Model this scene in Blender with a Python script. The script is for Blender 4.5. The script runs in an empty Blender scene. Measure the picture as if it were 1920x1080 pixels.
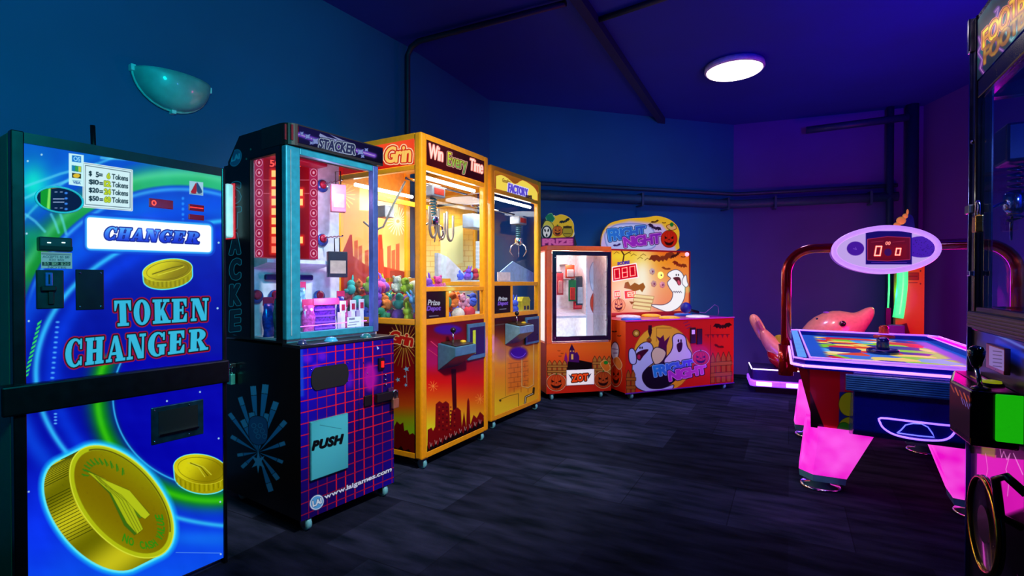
import bpy, bmesh, math, random
import numpy as np
from mathutils import Vector, Matrix
random.seed(7)
rng = np.random.default_rng(7)
SC = bpy.context.scene
COL = SC.collection

# ------------------------------------------------------------------ camera, world, exposure, room and fill lights
PITCH = math.radians(0.6); CAMH = 1.125; FOC = 960.0
cam_d = bpy.data.cameras.new('camera'); cam_d.lens = 18; cam_d.sensor_width = 36; cam_d.clip_start = 0.02
cam = bpy.data.objects.new('camera', cam_d); COL.objects.link(cam)
cam.location = (0, 0, CAMH); cam.rotation_euler = (math.pi/2 - PITCH, 0, 0)
SC.camera = cam
vs = SC.view_settings; vs.view_transform = 'Standard'; vs.look = 'None'; vs.exposure = 0.0; vs.gamma = 1.0; vs.use_curve_mapping = False
SC.cycles.use_denoising = True
SC.cycles.max_bounces = 8; SC.cycles.transparent_max_bounces = 16; SC.cycles.sample_clamp_indirect = 4.0
w = bpy.data.worlds.new('world'); SC.world = w; w.use_nodes = True
w.node_tree.nodes['Background'].inputs[0].default_value = (0.05, 0.10, 0.35, 1); w.node_tree.nodes['Background'].inputs[1].default_value = 0.05

def lamp(name, kind, loc, energy, color, size=0.3, target=None, spread=None):
    l = bpy.data.lights.new(name, kind); l.energy = energy; l.color = color
    if kind == 'AREA':
        l.shape = 'DISK'; l.size = size
        if spread: l.spread = math.radians(spread)
    elif kind == 'SPOT':
        l.shadow_soft_size = size; l.spot_size = math.radians(spread or 90); l.spot_blend = 0.8
    else: l.shadow_soft_size = size
    o = bpy.data.objects.new(name, l); COL.objects.link(o); o.location = loc
    if target is not None:
        o.rotation_euler = (Vector(target) - Vector(loc)).to_track_quat('-Z', 'Y').to_euler()
    return o
# unseen colour lights, added fill spots, and the round ceiling lamp's light
lamp('teal_wash_light', 'SPOT', (0.1, 0.2, 1.95), 270, (0.0, 0.47, 0.52), 0.2, (-2.3, 2.3, 1.9), 95)
lamp('blue_ceiling_wash_light', 'SPOT', (1.9, 0.9, 1.7), 1050, (0.0, 0.005, 1.0), 0.3, (1.75, 2.3, 3.06), 100)
lamp('blue_back_wash_light', 'SPOT', (1.3, 2.4, 1.9), 80, (0.0, 0.55, 0.9), 0.3, (0.9, 5.7, 1.6), 75)
lamp('row_fill_light', 'SPOT', (0.9, 1.1, 2.85), 430, (1.0, 0.92, 0.88), 0.12, (-0.45, 3.1, 0.85), 60)  # unseen spot added to brighten the fronts along the machine row
lamp('rear_fill_light', 'SPOT', (1.3, 2.9, 2.8), 165, (1.0, 0.9, 0.86), 0.12, (1.35, 5.3, 0.55), 52)  # unseen spot added to lift the mallet game's front
lamp('front_fill_light', 'SPOT', (0.5, 0.3, 2.75), 40, (0.75, 0.9, 1.0), 0.12, (-0.35, 2.9, 0.55), 62)  # added fill from near the viewpoint for the cranes' left sides
lamp('right_fill_light', 'SPOT', (0.95, 0.7, 2.7), 60, (0.85, 0.6, 1.0), 0.12, (1.85, 2.35, 0.55), 40)  # added violet-white fill for the hockey table's near end
lamp('ride_fill_light', 'SPOT', (2.5, 3.7, 2.85), 95, (1.0, 0.50, 0.50), 0.12, (2.95, 5.15, 0.55), 40)  # added warm fill that brightens the dolphin ride
lamp('round_lamp_light', 'AREA', (1.97, 4.56, 2.97), 14, (0.35, 0.40, 1.0), 0.42, (1.97, 4.56, 0), 120)
lamp('magenta_corner_light', 'POINT', (3.5, 4.0, 0.95), 34, (1.0, 0.0, 0.42), 0.25)
lamp('floor_neon_spill', 'POINT', (2.36, 5.05, 0.32), 5, (0.10, 0.02, 1.0), 0.12)

# ------------------------------------------------------------------ small tools
def lin(c):
    if isinstance(c, str):
        c = c.lstrip('#'); c = tuple(int(c[i:i+2], 16)/255 for i in (0, 2, 4))
    return tuple((x/12.92 if x <= 0.04045 else ((x+0.055)/1.055)**2.4) for x in c[:3])
def srgb(c):
    if isinstance(c, str):
        c = c.lstrip('#'); return np.array([int(c[i:i+2], 16)/255 for i in (0, 2, 4)])
    return np.array(c, float)
MATS = {}
def M(name, col='#808080', rough=0.5, metal=0.0, emit=None, es=0.0, coat=0.0, var=0.15, alpha=None, scale=30):
    """Principled material with a little procedural variation of colour and roughness."""
    if name in MATS: return MATS[name]
    m = bpy.data.materials.new(name); m.use_nodes = True; nt = m.node_tree; b = nt.nodes['Principled BSDF']
    c = lin(col)
    if var:
        tc = nt.nodes.new('ShaderNodeTexCoord'); nz = nt.nodes.new('ShaderNodeTexNoise'); nz.inputs['Scale'].default_value = scale
        nz.inputs['Detail'].default_value = 3
        nt.links.new(tc.outputs['Object'], nz.inputs['Vector'])
        cr = nt.nodes.new('ShaderNodeValToRGB')
        cr.color_ramp.elements[0].position = 0.3; cr.color_ramp.elements[1].position = 0.7
        cr.color_ramp.elements[0].color = (*[x*(1-var) for x in c], 1); cr.color_ramp.elements[1].color = (*[min(1, x*(1+var)) for x in c], 1)
        nt.links.new(nz.outputs['Fac'], cr.inputs['Fac']); nt.links.new(cr.outputs['Color'], b.inputs['Base Color'])
        mr = nt.nodes.new('ShaderNodeMapRange'); mr.inputs['To Min'].default_value = max(0.02, rough-0.06); mr.inputs['To Max'].default_value = min(1, rough+0.06)
        nt.links.new(nz.outputs['Fac'], mr.inputs['Value']); nt.links.new(mr.outputs['Result'], b.inputs['Roughness'])
    else:
        b.inputs['Base Color'].default_value = (*c, 1); b.inputs['Roughness'].default_value = rough
    b.inputs['Metallic'].default_value = metal
    b.inputs['Coat Weight'].default_value = coat; b.inputs['Coat Roughness'].default_value = 0.06
    if emit:
        b.inputs['Emission Color'].default_value = (*lin(emit), 1); b.inputs['Emission Strength'].default_value = es
    MATS[name] = m
    return m
def glass(name, tint=(0.9, 0.95, 1.0), refl=1.0):
    if name in MATS: return MATS[name]
    m = bpy.data.materials.new(name); m.use_nodes = True; nt = m.node_tree; nt.nodes.clear()
    out = nt.nodes.new('ShaderNodeOutputMaterial'); mix = nt.nodes.new('ShaderNodeMixShader')
    tr = nt.nodes.new('ShaderNodeBsdfTransparent'); tr.inputs[0].default_value = (*tint, 1)
    gl = nt.nodes.new('ShaderNodeBsdfGlossy'); gl.inputs['Roughness'].default_value = 0.03
    lw_ = nt.nodes.new('ShaderNodeLayerWeight'); pw = nt.nodes.new('ShaderNodeMath'); pw.operation = 'POWER'; pw.inputs[1].default_value = 4
    mu = nt.nodes.new('ShaderNodeMath'); mu.operation = 'MULTIPLY_ADD'; mu.inputs[1].default_value = 0.5*refl; mu.inputs[2].default_value = 0.025*refl
    nt.links.new(lw_.outputs['Facing'], pw.inputs[0]); nt.links.new(pw.outputs[0], mu.inputs[0]); nt.links.new(mu.outputs[0], mix.inputs[0])
    nt.links.new(tr.outputs[0], mix.inputs[1]); nt.links.new(gl.outputs[0], mix.inputs[2]); nt.links.new(mix.outputs[0], out.inputs[0])
    MATS[name] = m
    return m
def printed(name, es=1.0, base=1.0, rough=0.35, coat=0.3):
    """Printed sheet: its colours sit in the mesh's colour attribute, alpha says how far the sheet is lit from behind."""
    if name in MATS: return MATS[name]
    m = bpy.data.materials.new(name); m.use_nodes = True; nt = m.node_tree; b = nt.nodes['Principled BSDF']
    at = nt.nodes.new('ShaderNodeAttribute'); at.attribute_name = 'Col'
    vm = nt.nodes.new('ShaderNodeVectorMath'); vm.operation = 'SCALE'; vm.inputs['Scale'].default_value = base
    nt.links.new(at.outputs['Color'], vm.inputs[0]); nt.links.new(vm.outputs[0], b.inputs['Base Color'])
    nt.links.new(at.outputs['Color'], b.inputs['Emission Color'])
    ml = nt.nodes.new('ShaderNodeMath'); ml.operation = 'MULTIPLY'; ml.inputs[1].default_value = es
    nt.links.new(at.outputs['Alpha'], ml.inputs[0]); nt.links.new(ml.outputs[0], b.inputs['Emission Strength'])
    b.inputs['Roughness'].default_value = rough; b.inputs['Coat Weight'].default_value = coat*.4; b.inputs['Coat Roughness'].default_value = 0.08; b.inputs['Specular IOR Level'].default_value = 0.2
    MATS[name] = m
    return m

def ray(px, py):
    a = (px-960)/FOC; b = (540-py)/FOC
    return Vector((a, math.cos(PITCH)+b*math.sin(PITCH), -math.sin(PITCH)+b*math.cos(PITCH)))
class Frame:
    """A machine's own axes: u along its front (left to right), w into its depth, z height."""
    def __init__(s, x, y, ux, uy, wx=None, wy=None):
        n = math.hypot(ux, uy); s.O = Vector((x, y, 0)); s.U = Vector((ux/n, uy/n, 0))
        if wx is None: s.W = Vector((-s.U.y, s.U.x, 0))
        else:
            n = math.hypot(wx, wy); s.W = Vector((wx/n, wy/n, 0))
        s.N = Vector((-s.U.y, s.U.x, 0))
    def pt(s, u, w, z): return s.O + s.U*u + s.W*w + Vector((0, 0, z))
    def px(s, x, y, w=0):
        d = ray(x, y); o = s.O + s.W*w; t = o.dot(s.N)/d.dot(s.N); p = Vector((0, 0, CAMH)) + d*t
        return ((p-o).dot(s.U), p.z)
    def pu(s, x, y, u=0):                       # on the side plane u = const -> (w, z)
        d = ray(x, y); o = s.O + s.U*u; n = Vector((-s.W.y, s.W.x, 0)); t = o.dot(n)/d.dot(n); p = Vector((0, 0, CAMH)) + d*t
        return ((p-o).dot(s.W), p.z)
    def pz(s, x, y, z):                         # on a level plane -> (u, w)
        d = ray(x, y); t = (z-CAMH)/d.z; p = d*t - s.O
        det = s.U.x*s.W.y - s.U.y*s.W.x
        return ((p.x*s.W.y - p.y*s.W.x)/det, (s.U.x*p.y - s.U.y*p.x)/det)
WORLD = Frame(0, 0, 1, 0)

class MB:
    """Collects vertices and faces for one mesh."""
    def __init__(s, F=WORLD): s.F = F; s.v = []; s.f = []; s.sm = []
    def add(s, vs_, fs, smooth=False):
        b = len(s.v); s.v += [tuple(p) for p in vs_]; s.f += [tuple(i+b for i in f) for f in fs]; s.sm += [smooth]*len(fs); return s
    def box(s, u0, u1, w0, w1, z0, z1):
        P = [s.F.pt(u, w_, z) for z in (z0, z1) for w_ in (w0, w1) for u in (u0, u1)]
        return s.add(P, [(0, 2, 3, 1), (4, 5, 7, 6), (0, 1, 5, 4), (2, 6, 7, 3), (0, 4, 6, 2), (1, 3, 7, 5)])
    def rings(s, rings, cap=True, smooth=True, close=False):
        n = len(rings[0]); vs_ = [p for r in rings for p in r]; fs = []
        m = len(rings)
        for i in range(m if close else m-1):
            for j in range(n):
                a, b = i*n+j, i*n+(j+1) % n; c, d = ((i+1) % m)*n+(j+1) % n, ((i+1) % m)*n+j
                fs.append((a, b, c, d))
        b0 = len(s.v)
        s.add(vs_, fs, smooth)
        if cap and not close:
            s.f.append(tuple(b0+j for j in range(n-1, -1, -1))); s.sm.append(False)
            s.f.append(tuple(b0+(m-1)*n+j for j in range(n))); s.sm.append(False)
        return s
    def prism(s, poly, a, b, axis='w'):
        """poly extruded along an axis: 'w' poly in (u,z); 'u' poly in (w,z); 'z' poly in (u,w)"""
        g = {'w': lambda p, t: s.F.pt(p[0], t, p[1]), 'u': lambda p, t: s.F.pt(t, p[0], p[1]), 'z': lambda p, t: s.F.pt(p[0], p[1], t)}[axis]
        return s.rings([[g(p, a) for p in poly], [g(p, b) for p in poly]], smooth=False)
    def tube(s, path, r, n=10, closed=False, local=True):
        P = [s.F.pt(*p) if local else Vector(p) for p in path]; R = []
        rr = r if isinstance(r, (list, tuple)) else [r]*len(P)
        up = None
        for i, p in enumerate(P):
            if closed: t = P[(i+1) % len(P)] - P[i-1]
            else: t = P[min(i+1, len(P)-1)] - P[max(i-1, 0)]
            t = t.normalized() if t.length > 1e-9 else Vector((0, 0, 1))
            if up is None: up = t.orthogonal().normalized()
            up = (up - t*up.dot(t)); up = up.normalized() if up.length > 1e-6 else t.orthogonal().normalized()
            sd = t.cross(up)
            R.append([p + (up*math.cos(k*2*math.pi/n) + sd*math.sin(k*2*math.pi/n))*rr[i] for k in range(n)])
        return s.rings(R, close=closed)
    def lathe(s, c, prof, n=20, axis=(0, 0, 1)):
        """prof: (radius, height) pairs around an axis through c (world)"""
        A = Vector(axis).normalized(); X = A.orthogonal().normalized(); Y = A.cross(X); c = Vector(c)
        return s.rings([[c + A*h + (X*math.cos(k*2*math.pi/n) + Y*math.sin(k*2*math.pi/n))*max(r, 1e-4) for k in range(n)] for r, h in prof])
    def ball(s, c, rx, ry=None, rz=None, n=12, rot=None):
        ry = ry or rx; rz = rz or rx; R = []
        for i in range(n//2+1):
            th = math.pi*i/(n//2); rr = max(math.sin(th), 1e-3)
            row = []
            for k in range(n):
                v = Vector((rx*rr*math.cos(k*2*math.pi/n), ry*rr*math.sin(k*2*math.pi/n), -rz*math.cos(th)))
                if rot: v = rot @ v
                row.append(Vector(c)+v)
            R.append(row)
        return s.rings(R)
def fin(o, label=None, cat=None, group=None, kind=None):
    if label: o['label'] = label
    if cat: o['category'] = cat
    if group: o['group'] = group
    if kind: o['kind'] = kind
    return o
def obj(name, mb, mat, parent=None, bevel=0, subd=0, label=None):
    me = bpy.data.meshes.new(name); v = np.array(mb.v)
    o = bpy.data.objects.new(name, me); COL.objects.link(o)
    if parent is None:
        loc = np.array([(v[:, 0].min()+v[:, 0].max())/2, (v[:, 1].min()+v[:, 1].max())/2, v[:, 2].min()]); o.location = loc
    else:
        loc = np.array(world_loc(parent)); o.parent = parent
    me.from_pydata((v-loc).tolist(), [], mb.f); me.polygons.foreach_set('use_smooth', mb.sm)
    bm = bmesh.new(); bm.from_mesh(me); bmesh.ops.recalc_face_normals(bm, faces=bm.faces); bm.to_mesh(me); bm.free()
    me.materials.append(mat)
    if bevel:
        m = o.modifiers.new('bevel', 'BEVEL'); m.width = bevel; m.segments = 2; m.limit_method = 'ANGLE'
    if subd:
        m = o.modifiers.new('subd', 'SUBSURF'); m.levels = subd; m.render_levels = subd
    if label: o['label'] = label
    return o
def world_loc(o):
    l = Vector((0, 0, 0))
    while o: l += o.location; o = o.parent
    return l
def thing(name, label, cat, loc, group=None):
    o = bpy.data.objects.new(name, None); COL.objects.link(o); o.location = loc; o.empty_display_size = 0.1
    return fin(o, label, cat, group)
def struct(name, mb, mat, parent=None, **k):
    o = obj(name, mb, mat, parent, **k); o['kind'] = 'structure'; return o

# ------------------------------------------------------------------ printing artwork onto a sheet
def smooth(pts, k=5, closed=True):
    P = [np.array(p, float) for p in pts]; n = len(P); out = []
    for i in range(n if closed else n-1):
        p0, p1, p2, p3 = (P[(i-1) % n], P[i], P[(i+1) % n], P[(i+2) % n]) if closed else (P[max(i-1, 0)], P[i], P[i+1], P[min(i+2, n-1)])
        for j in range(k):
            t = j/k
            out.append(0.5*((2*p1)+(-p0+p2)*t+(2*p0-5*p1+4*p2-p3)*t*t+(-p0+3*p1-3*p2+p3)*t**3))
    if not closed: out.append(P[-1])
    return [tuple(p) for p in out]
def ell(cx, cy, rx, ry=None, rot=0, n=28, a0=0, a1=360):
    ry = ry or rx; r = math.radians(rot); o = []
    full = abs(a1-a0) >= 360
    for i in range(n if full else n+1):
        t = math.radians(a0+(a1-a0)*i/n); x, y = rx*math.cos(t), ry*math.sin(t)
        o.append((cx+x*math.cos(r)-y*math.sin(r), cy+x*math.sin(r)+y*math.cos(r)))
    return o
def rect(x0, y0, x1, y1): return [(x0, y0), (x1, y0), (x1, y1), (x0, y1)]
def edges(pts): return [(*pts[i], *pts[(i+1) % len(pts)]) for i in range(len(pts))]
FONT_CACHE = {}
def font_edges(ch):
    """outline edges of one character of Blender's own font, baseline at 0, with its advance"""
    if ch in FONT_CACHE: return FONT_CACHE[ch]
    cu = bpy.data.curves.new('t', 'FONT'); cu.body = ch; cu.resolution_u = 3
    o = bpy.data.objects.new('t', cu); COL.objects.link(o); bpy.context.view_layer.update()
    me = o.to_mesh(); cnt = {}
    for p in me.polygons:
        vi = list(p.vertices)
        for a, b in zip(vi, vi[1:]+vi[:1]):
            k = (min(a, b), max(a, b)); cnt[k] = cnt.get(k, 0)+1
    E = [(me.vertices[a].co.x, me.vertices[a].co.y, me.vertices[b].co.x, me.vertices[b].co.y) for (a, b), c in cnt.items() if c == 1]
    o.to_mesh_clear(); bpy.data.objects.remove(o); bpy.data.curves.remove(cu)
    xs = [e[0] for e in E]+[e[2] for e in E]
    FONT_CACHE[ch] = ([E] if E else [], (min(xs) if xs else 0), (max(xs) if xs else 0.25))
    return FONT_CACHE[ch]
def _arc(cx, cy, rx, ry, a0, a1, n=16): return [(cx+rx*math.cos(math.radians(a0+(a1-a0)*i/n)), cy+ry*math.sin(math.radians(a0+(a1-a0)*i/n))) for i in range(n+1)]
def _c_shape(): return [_arc(.55, .5, .52, .52, 42, 318)+_arc(.6, .5, .24, .43, 318, 42)]
S_ = .11
SLAB = {
 'T': [rect(.31, 0, .69, 1), rect(.16, 0, .84, S_), rect(0, 1-S_, 1, 1), [(0, 1), (0, .60), (.07, .60), (.2, .89)], [(1, 1), (1, .60), (.93, .60), (.8, .89)]],
 'O': ['ring'],
 'K': [rect(.12, 0, .46, 1), rect(0, 0, .56, S_), rect(0, 1-S_, .56, 1), [(.40, .42), (.74, .93), (.86, .93), (.46, .30)], [(.44, .55), (.62, .62), (1.0, .05), (.62, .05)], rect(.62, 1-S_, 1, 1), rect(.56, 0, 1.08, S_)],
 'E': [rect(.1, 0, .46, 1), rect(0, 0, .9, S_), rect(0, 1-S_, .88, 1), rect(.4, .46, .7, .56), rect(.62, .34, .70, .68), [(.9, 0), (.9, .36), (.83, .36), (.66, .08)], [(.88, 1), (.88, .66), (.81, .66), (.66, .92)]],
 'N': [rect(.1, 0, .22, 1), rect(0, 0, .34, S_), rect(0, 1-S_, .36, 1), [(.1, 1), (.46, 1), (.95, 0), (.64, 0)], rect(.84, 0, .95, 1), rect(.7, 1-S_, 1.05, 1)],
 'C': _c_shape()+[rect(.86, .62, .95, .99), rect(.86, .03, .95, .34)],
 'H': [rect(.08, 0, .40, 1), rect(.62, 0, .94, 1), rect(0, 0, .48, S_), rect(0, 1-S_, .48, 1), rect(.54, 0, 1.02, S_), rect(.54, 1-S_, 1.02, 1), rect(.3, .44, .7, .56)],
 'A': [[(.42, 1), (.62, 1), (1.0, 0), (.64, 0)], [(.42, 1), (.5, .86), (.2, 0), (.09, 0)], rect(.25, .26, .7, .36), rect(0, 0, .32, S_), rect(.54, 0, 1.08, S_)],
 'G': _c_shape()+[rect(.86, .66, .95, .99), rect(.66, .04, .95, .46), rect(.56, .38, 1.04, .48)],
 'R': [rect(.1, 0, .43, 1), rect(0, 0, .53, S_), rect(0, 1-S_, .6, 1), 'bowl', [(.46, .52), (.66, .5), (1.0, .06), (.66, .04)], rect(.62, 0, 1.08, S_)],
}
def slab_edges(ch):
    G = []
    for g in SLAB[ch]:
        if g == 'ring': G.append(edges(_arc(.5, .5, .5, .52, 0, 360, 28)[:-1])+edges(_arc(.5, .5, .17, .42, 0, 360, 20)[:-1]))
        elif g == 'bowl': G.append(edges(_arc(.5, .73, .42, .27, -90, 90)+[(.4, 1), (.4, .46)])+edges(_arc(.5, .73, .1, .18, -90, 90, 8)+[(.44, .91), (.44, .55)]))
        else: G.append(edges(g))
    return G
def text_groups(s, quad, slab=False, space=0.06, shear=0.0):
    """characters laid out inside the quad (bottom left, bottom right, top right, top left)"""
    x = 0; G = []
    for ch in s:
        if ch == ' ': x += 0.35; continue
        if slab:
            for g in slab_edges(ch): G.append([(a+x, b, c+x, d) for a, b, c, d in g])
            x += 1.0 + 0.16
        else:
            gs, x0, x1 = font_edges(ch)
            for g in gs: G.append([(a-x0+x, b, c-x0+x, d) for a, b, c, d in g])
            x += (x1-x0)+space
    if not G: return []
    A = np.array([e for g in G for e in g]); ymin = min(A[:, 1].min(), A[:, 3].min()); ymax = max(A[:, 1].max(), A[:, 3].max())
    if ymin < 0 and not slab: ymin = ymin
    xmax = max(A[:, 0].max(), A[:, 2].max())
    bl, br, tr, tl = [np.array(q, float) for q in quad]
    def mp(px, py):
        t = (py-ymin)/(ymax-ymin); u = px/xmax + shear*(t-.5)
        return bl*(1-u)*(1-t)+br*u*(1-t)+tr*u*t+tl*(1-u)*t
    return [[(*mp(a, b), *mp(c, d)) for a, b, c, d in g] for g in G]

class Sheet:
    """A flat printed sheet at origin o spanned by the vectors eu and ev. Colours are worked out per vertex."""
    def __init__(s, o, eu, ev, res=0.0016, base='#000000', e=0.0):
        s.nu = max(2, int(eu.length/res)+1); s.nv = max(2, int(ev.length/res)+1)
        a = np.linspace(0, 1, s.nu); b = np.linspace(0, 1, s.nv); A, B = np.meshgrid(a, b)
        o, eu, ev = (np.array(q) for q in (o, eu, ev))
        s.P = o + A[..., None]*eu + B[..., None]*ev; s.A = A; s.B = B
        v = s.P - np.array([0, 0, CAMH]); cp, sp = math.cos(PITCH), math.sin(PITCH)
        d = v[..., 1]*cp - v[..., 2]*sp; h = v[..., 1]*sp + v[..., 2]*cp
        d = np.maximum(d, 0.05)
        s.X = 960+FOC*v[..., 0]/d; s.Y = 540-FOC*h/d
        s.C = np.zeros(s.X.shape+(3,)); s.C[:] = srgb(base); s.E = np.full(s.X.shape, float(e))
    def _reg(s, x0, y0, x1, y1):
        m = (s.X >= x0) & (s.X <= x1) & (s.Y >= y0) & (s.Y <= y1)
        r = np.where(m.any(1))[0]; c = np.where(m.any(0))[0]
        if not len(r): return None
        return slice(max(r[0]-1, 0), r[-1]+2), slice(max(c[0]-1, 0), c[-1]+2)
    def _comp(s, R, al, color, e):
        al = np.clip(al, 0, 1); c = color(s.X[R], s.Y[R]) if callable(color) else srgb(color)
        s.C[R] = s.C[R]*(1-al[..., None]) + c*al[..., None]
        if e is not None: s.E[R] = s.E[R]*(1-al)+e*al
    @staticmethod
    def _dist(E, X, Y):
        D = np.full(X.shape, 1e9); cr = np.zeros(X.shape, bool)
        for x0, y0, x1, y1 in E:
            dx, dy = x1-x0, y1-y0; L = dx*dx+dy*dy+1e-12
            t = np.clip(((X-x0)*dx+(Y-y0)*dy)/L, 0, 1); D = np.minimum(D, (X-x0-t*dx)**2+(Y-y0-t*dy)**2)
            if abs(dy) > 1e-9: cr ^= ((y0 > Y) != (y1 > Y)) & (X < x0+(Y-y0)*dx/dy)
        return np.sqrt(D), cr
    def sdf(s, groups, pad):
        A = np.array([e for g in groups for e in g]); R = s._reg(A[:, 0::2].min()-pad, A[:, 1::2].min()-pad, A[:, 0::2].max()+pad, A[:, 1::2].max()+pad)
        if R is None: return None, None
        X, Y = s.X[R], s.Y[R]; out = np.full(X.shape, 1e9)
        for g in groups:
            ga = np.array(g); m = (X >= ga[:, 0::2].min()-pad) & (X <= ga[:, 0::2].max()+pad) & (Y >= ga[:, 1::2].min()-pad) & (Y <= ga[:, 1::2].max()+pad)
            if not m.any(): continue
            d, c = s._dist(g, X[m], Y[m]); out[m] = np.minimum(out[m], np.where(c, -d, d))
        return R, out
    def fill(s, pts, color, a=1.0, grow=0.0, soft=1.0, e=None, outline=None, groups=None):
        """outline: list of (extra width, colour), widest first, laid under the fill"""
        G = groups if groups is not None else [edges(pts)]
        if not G: return s
        pad = max([grow]+[grow+o[0] for o in (outline or [])])+soft+1
        R, D = s.sdf(G, pad)
        if R is None: return s
        for wd, oc in (outline or []): s._comp(R, (0.5-(D-grow-wd)/1.0), oc, e)
        s._comp(R, a*np.clip(0.5-(D-grow)/soft, 0, 1), color, e); return s
    def line(s, pts, wd, color, a=1.0, soft=1.0, closed=False, e=None, glow=0):
        E = [(*pts[i], *pts[i+1]) for i in range(len(pts)-1)]
        if closed: E.append((*pts[-1], *pts[0]))
        A = np.array(E); pad = wd+soft+glow*2.5+1
        R = s._reg(A[:, 0::2].min()-pad, A[:, 1::2].min()-pad, A[:, 0::2].max()+pad, A[:, 1::2].max()+pad)
        if R is None: return s
        D, _ = s._dist(E, s.X[R], s.Y[R])
        al = np.exp(-(np.maximum(D-wd/2, 0)/glow)**2) if glow else np.clip(0.5-(D-wd/2)/soft, 0, 1)
        s._comp(R, a*al, color, e); return s
    def text(s, t, quad, color, grow=0.0, outline=None, slab=False, e=None, shear=0.0, space=0.06, a=1.0):
        return s.fill(None, color, a=a, grow=grow, outline=outline, e=e, groups=text_groups(t, quad, slab, space, shear))
    def paint(s, fn, e=None):
        s.C[:] = fn(s.X, s.Y)
        if e is not None: s.E[:] = e
        return s
    def build(s, name, parent, mat, label=None, keep=None):
        n = s.nu*s.nv; me = bpy.data.meshes.new(name); loc = np.array(world_loc(parent))
        V = (s.P-loc).reshape(-1, 3)
        i = np.arange(n).reshape(s.nv, s.nu); q = np.stack([i[:-1, :-1], i[:-1, 1:], i[1:, 1:], i[1:, :-1]], -1).reshape(-1, 4)
        if keep is not None:
            kf = keep(s)[:-1, :-1].reshape(-1); q = q[kf]
        me.vertices.add(n); me.vertices.foreach_set('co', V.ravel().astype(np.float32))
        me.loops.add(q.size); me.loops.foreach_set('vertex_index', q.ravel().astype(np.int32))
        me.polygons.add(len(q)); me.polygons.foreach_set('loop_start', np.arange(0, q.size, 4, dtype=np.int32))
        me.polygons.foreach_set('loop_total', np.full(len(q), 4, np.int32))
        me.update(calc_edges=True)
        c = np.clip(s.C, 0, 1); l = np.where(c <= 0.04045, c/12.92, ((c+0.055)/1.055)**2.4)
        rgba = np.concatenate([l, s.E[..., None]], -1).reshape(-1).astype(np.float32)
        at = me.color_attributes.new('Col', 'FLOAT_COLOR', 'POINT'); at.data.foreach_set('color', rgba)
        me.materials.append(mat)
        o = bpy.data.objects.new(name, me); COL.objects.link(o); o.parent = parent
        if keep is not None:
            bm = bmesh.new(); bm.from_mesh(me); bmesh.ops.delete(bm, geom=[v_ for v_ in bm.verts if not v_.link_faces], context='VERTS'); bm.to_mesh(me); bm.free()
        if label: o['label'] = label
        return o
def front(F, u0, u1, z0, z1, w=0.0, **k):
    return Sheet(F.pt(u0, w, z0), F.U*(u1-u0), Vector((0, 0, z1-z0)), **k)
def side(F, w0, w1, z0, z1, u=0.0, **k):
    return Sheet(F.pt(u, w1, z0), F.W*(w0-w1), Vector((0, 0, z1-z0)), **k)
def mixc(a, b, t):
    t = np.clip(t, 0, 1)[..., None]; return srgb(a)*(1-t)+srgb(b)*t
def grad(stops, f):
    """colour function: stops [(value, colour)] of f(X, Y)"""
    def g(X, Y):
        t = f(X, Y); out = np.zeros(t.shape+(3,)); vals = [v for v, _ in stops]; cs = np.array([srgb(c) for _, c in stops])
        for k in range(3): out[..., k] = np.interp(t, vals, cs[:, k])
        return out
    return g
def noise2(X, Y, sc, seed=0, oct=3):
    r = np.random.default_rng(seed); o = np.zeros(X.shape)
    for i in range(oct*3):
        a = r.uniform(0, 2*math.pi); f = (2**(i//3))/sc; o += np.sin((X*math.cos(a)+Y*math.sin(a))*f*2*math.pi+r.uniform(0, 6.3))/(2**(i//3))
    return o/(3*1.75)

def rquad(q, r=5, k=5):
    """quad with rounded corners"""
    q = [np.array(p, float) for p in q]; out = []
    for i in range(4):
        p, a, b_ = q[i], q[i-1], q[(i+1) % 4]; da = (a-p)/np.linalg.norm(a-p)*r; db = (b_-p)/np.linalg.norm(b_-p)*r
        for j in range(k+1):
            t = j/k; out.append(tuple((p+da)*(1-t)**2+2*p*t*(1-t)+(p+db)*t*t))
    return out
SEG = {'0': 'abcdef', '1': 'bc', '2': 'abged', '3': 'abgcd', '5': 'afgcd', '8': 'abcdefg'}
def seg7(c, s_, quad, wd, col, glowc, e=1.3, gap=.3):
    bl, br, tr, tl = [np.array(p, float) for p in quad]; n = len(s_); tot = n+gap*(n-1)
    for i, ch in enumerate(s_):
        u0, u1 = i*(1+gap)/tot, (i*(1+gap)+1)/tot
        P_ = lambda u, v: tuple(bl*(1-u)*(1-v)+br*u*(1-v)+tr*u*v+tl*(1-u)*v)
        L_ = {'a': ((u0, 1), (u1, 1)), 'b': ((u1, 1), (u1, .5)), 'c': ((u1, .5), (u1, 0)), 'd': ((u0, 0), (u1, 0)), 'e': ((u0, 0), (u0, .5)), 'f': ((u0, .5), (u0, 1)), 'g': ((u0, .5), (u1, .5))}
        for w_, cc in ((wd+2, glowc), (wd, col)):
            for g in SEG[ch]: c.line([P_(*L_[g][0]), P_(*L_[g][1])], w_, cc, e=e)
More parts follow.
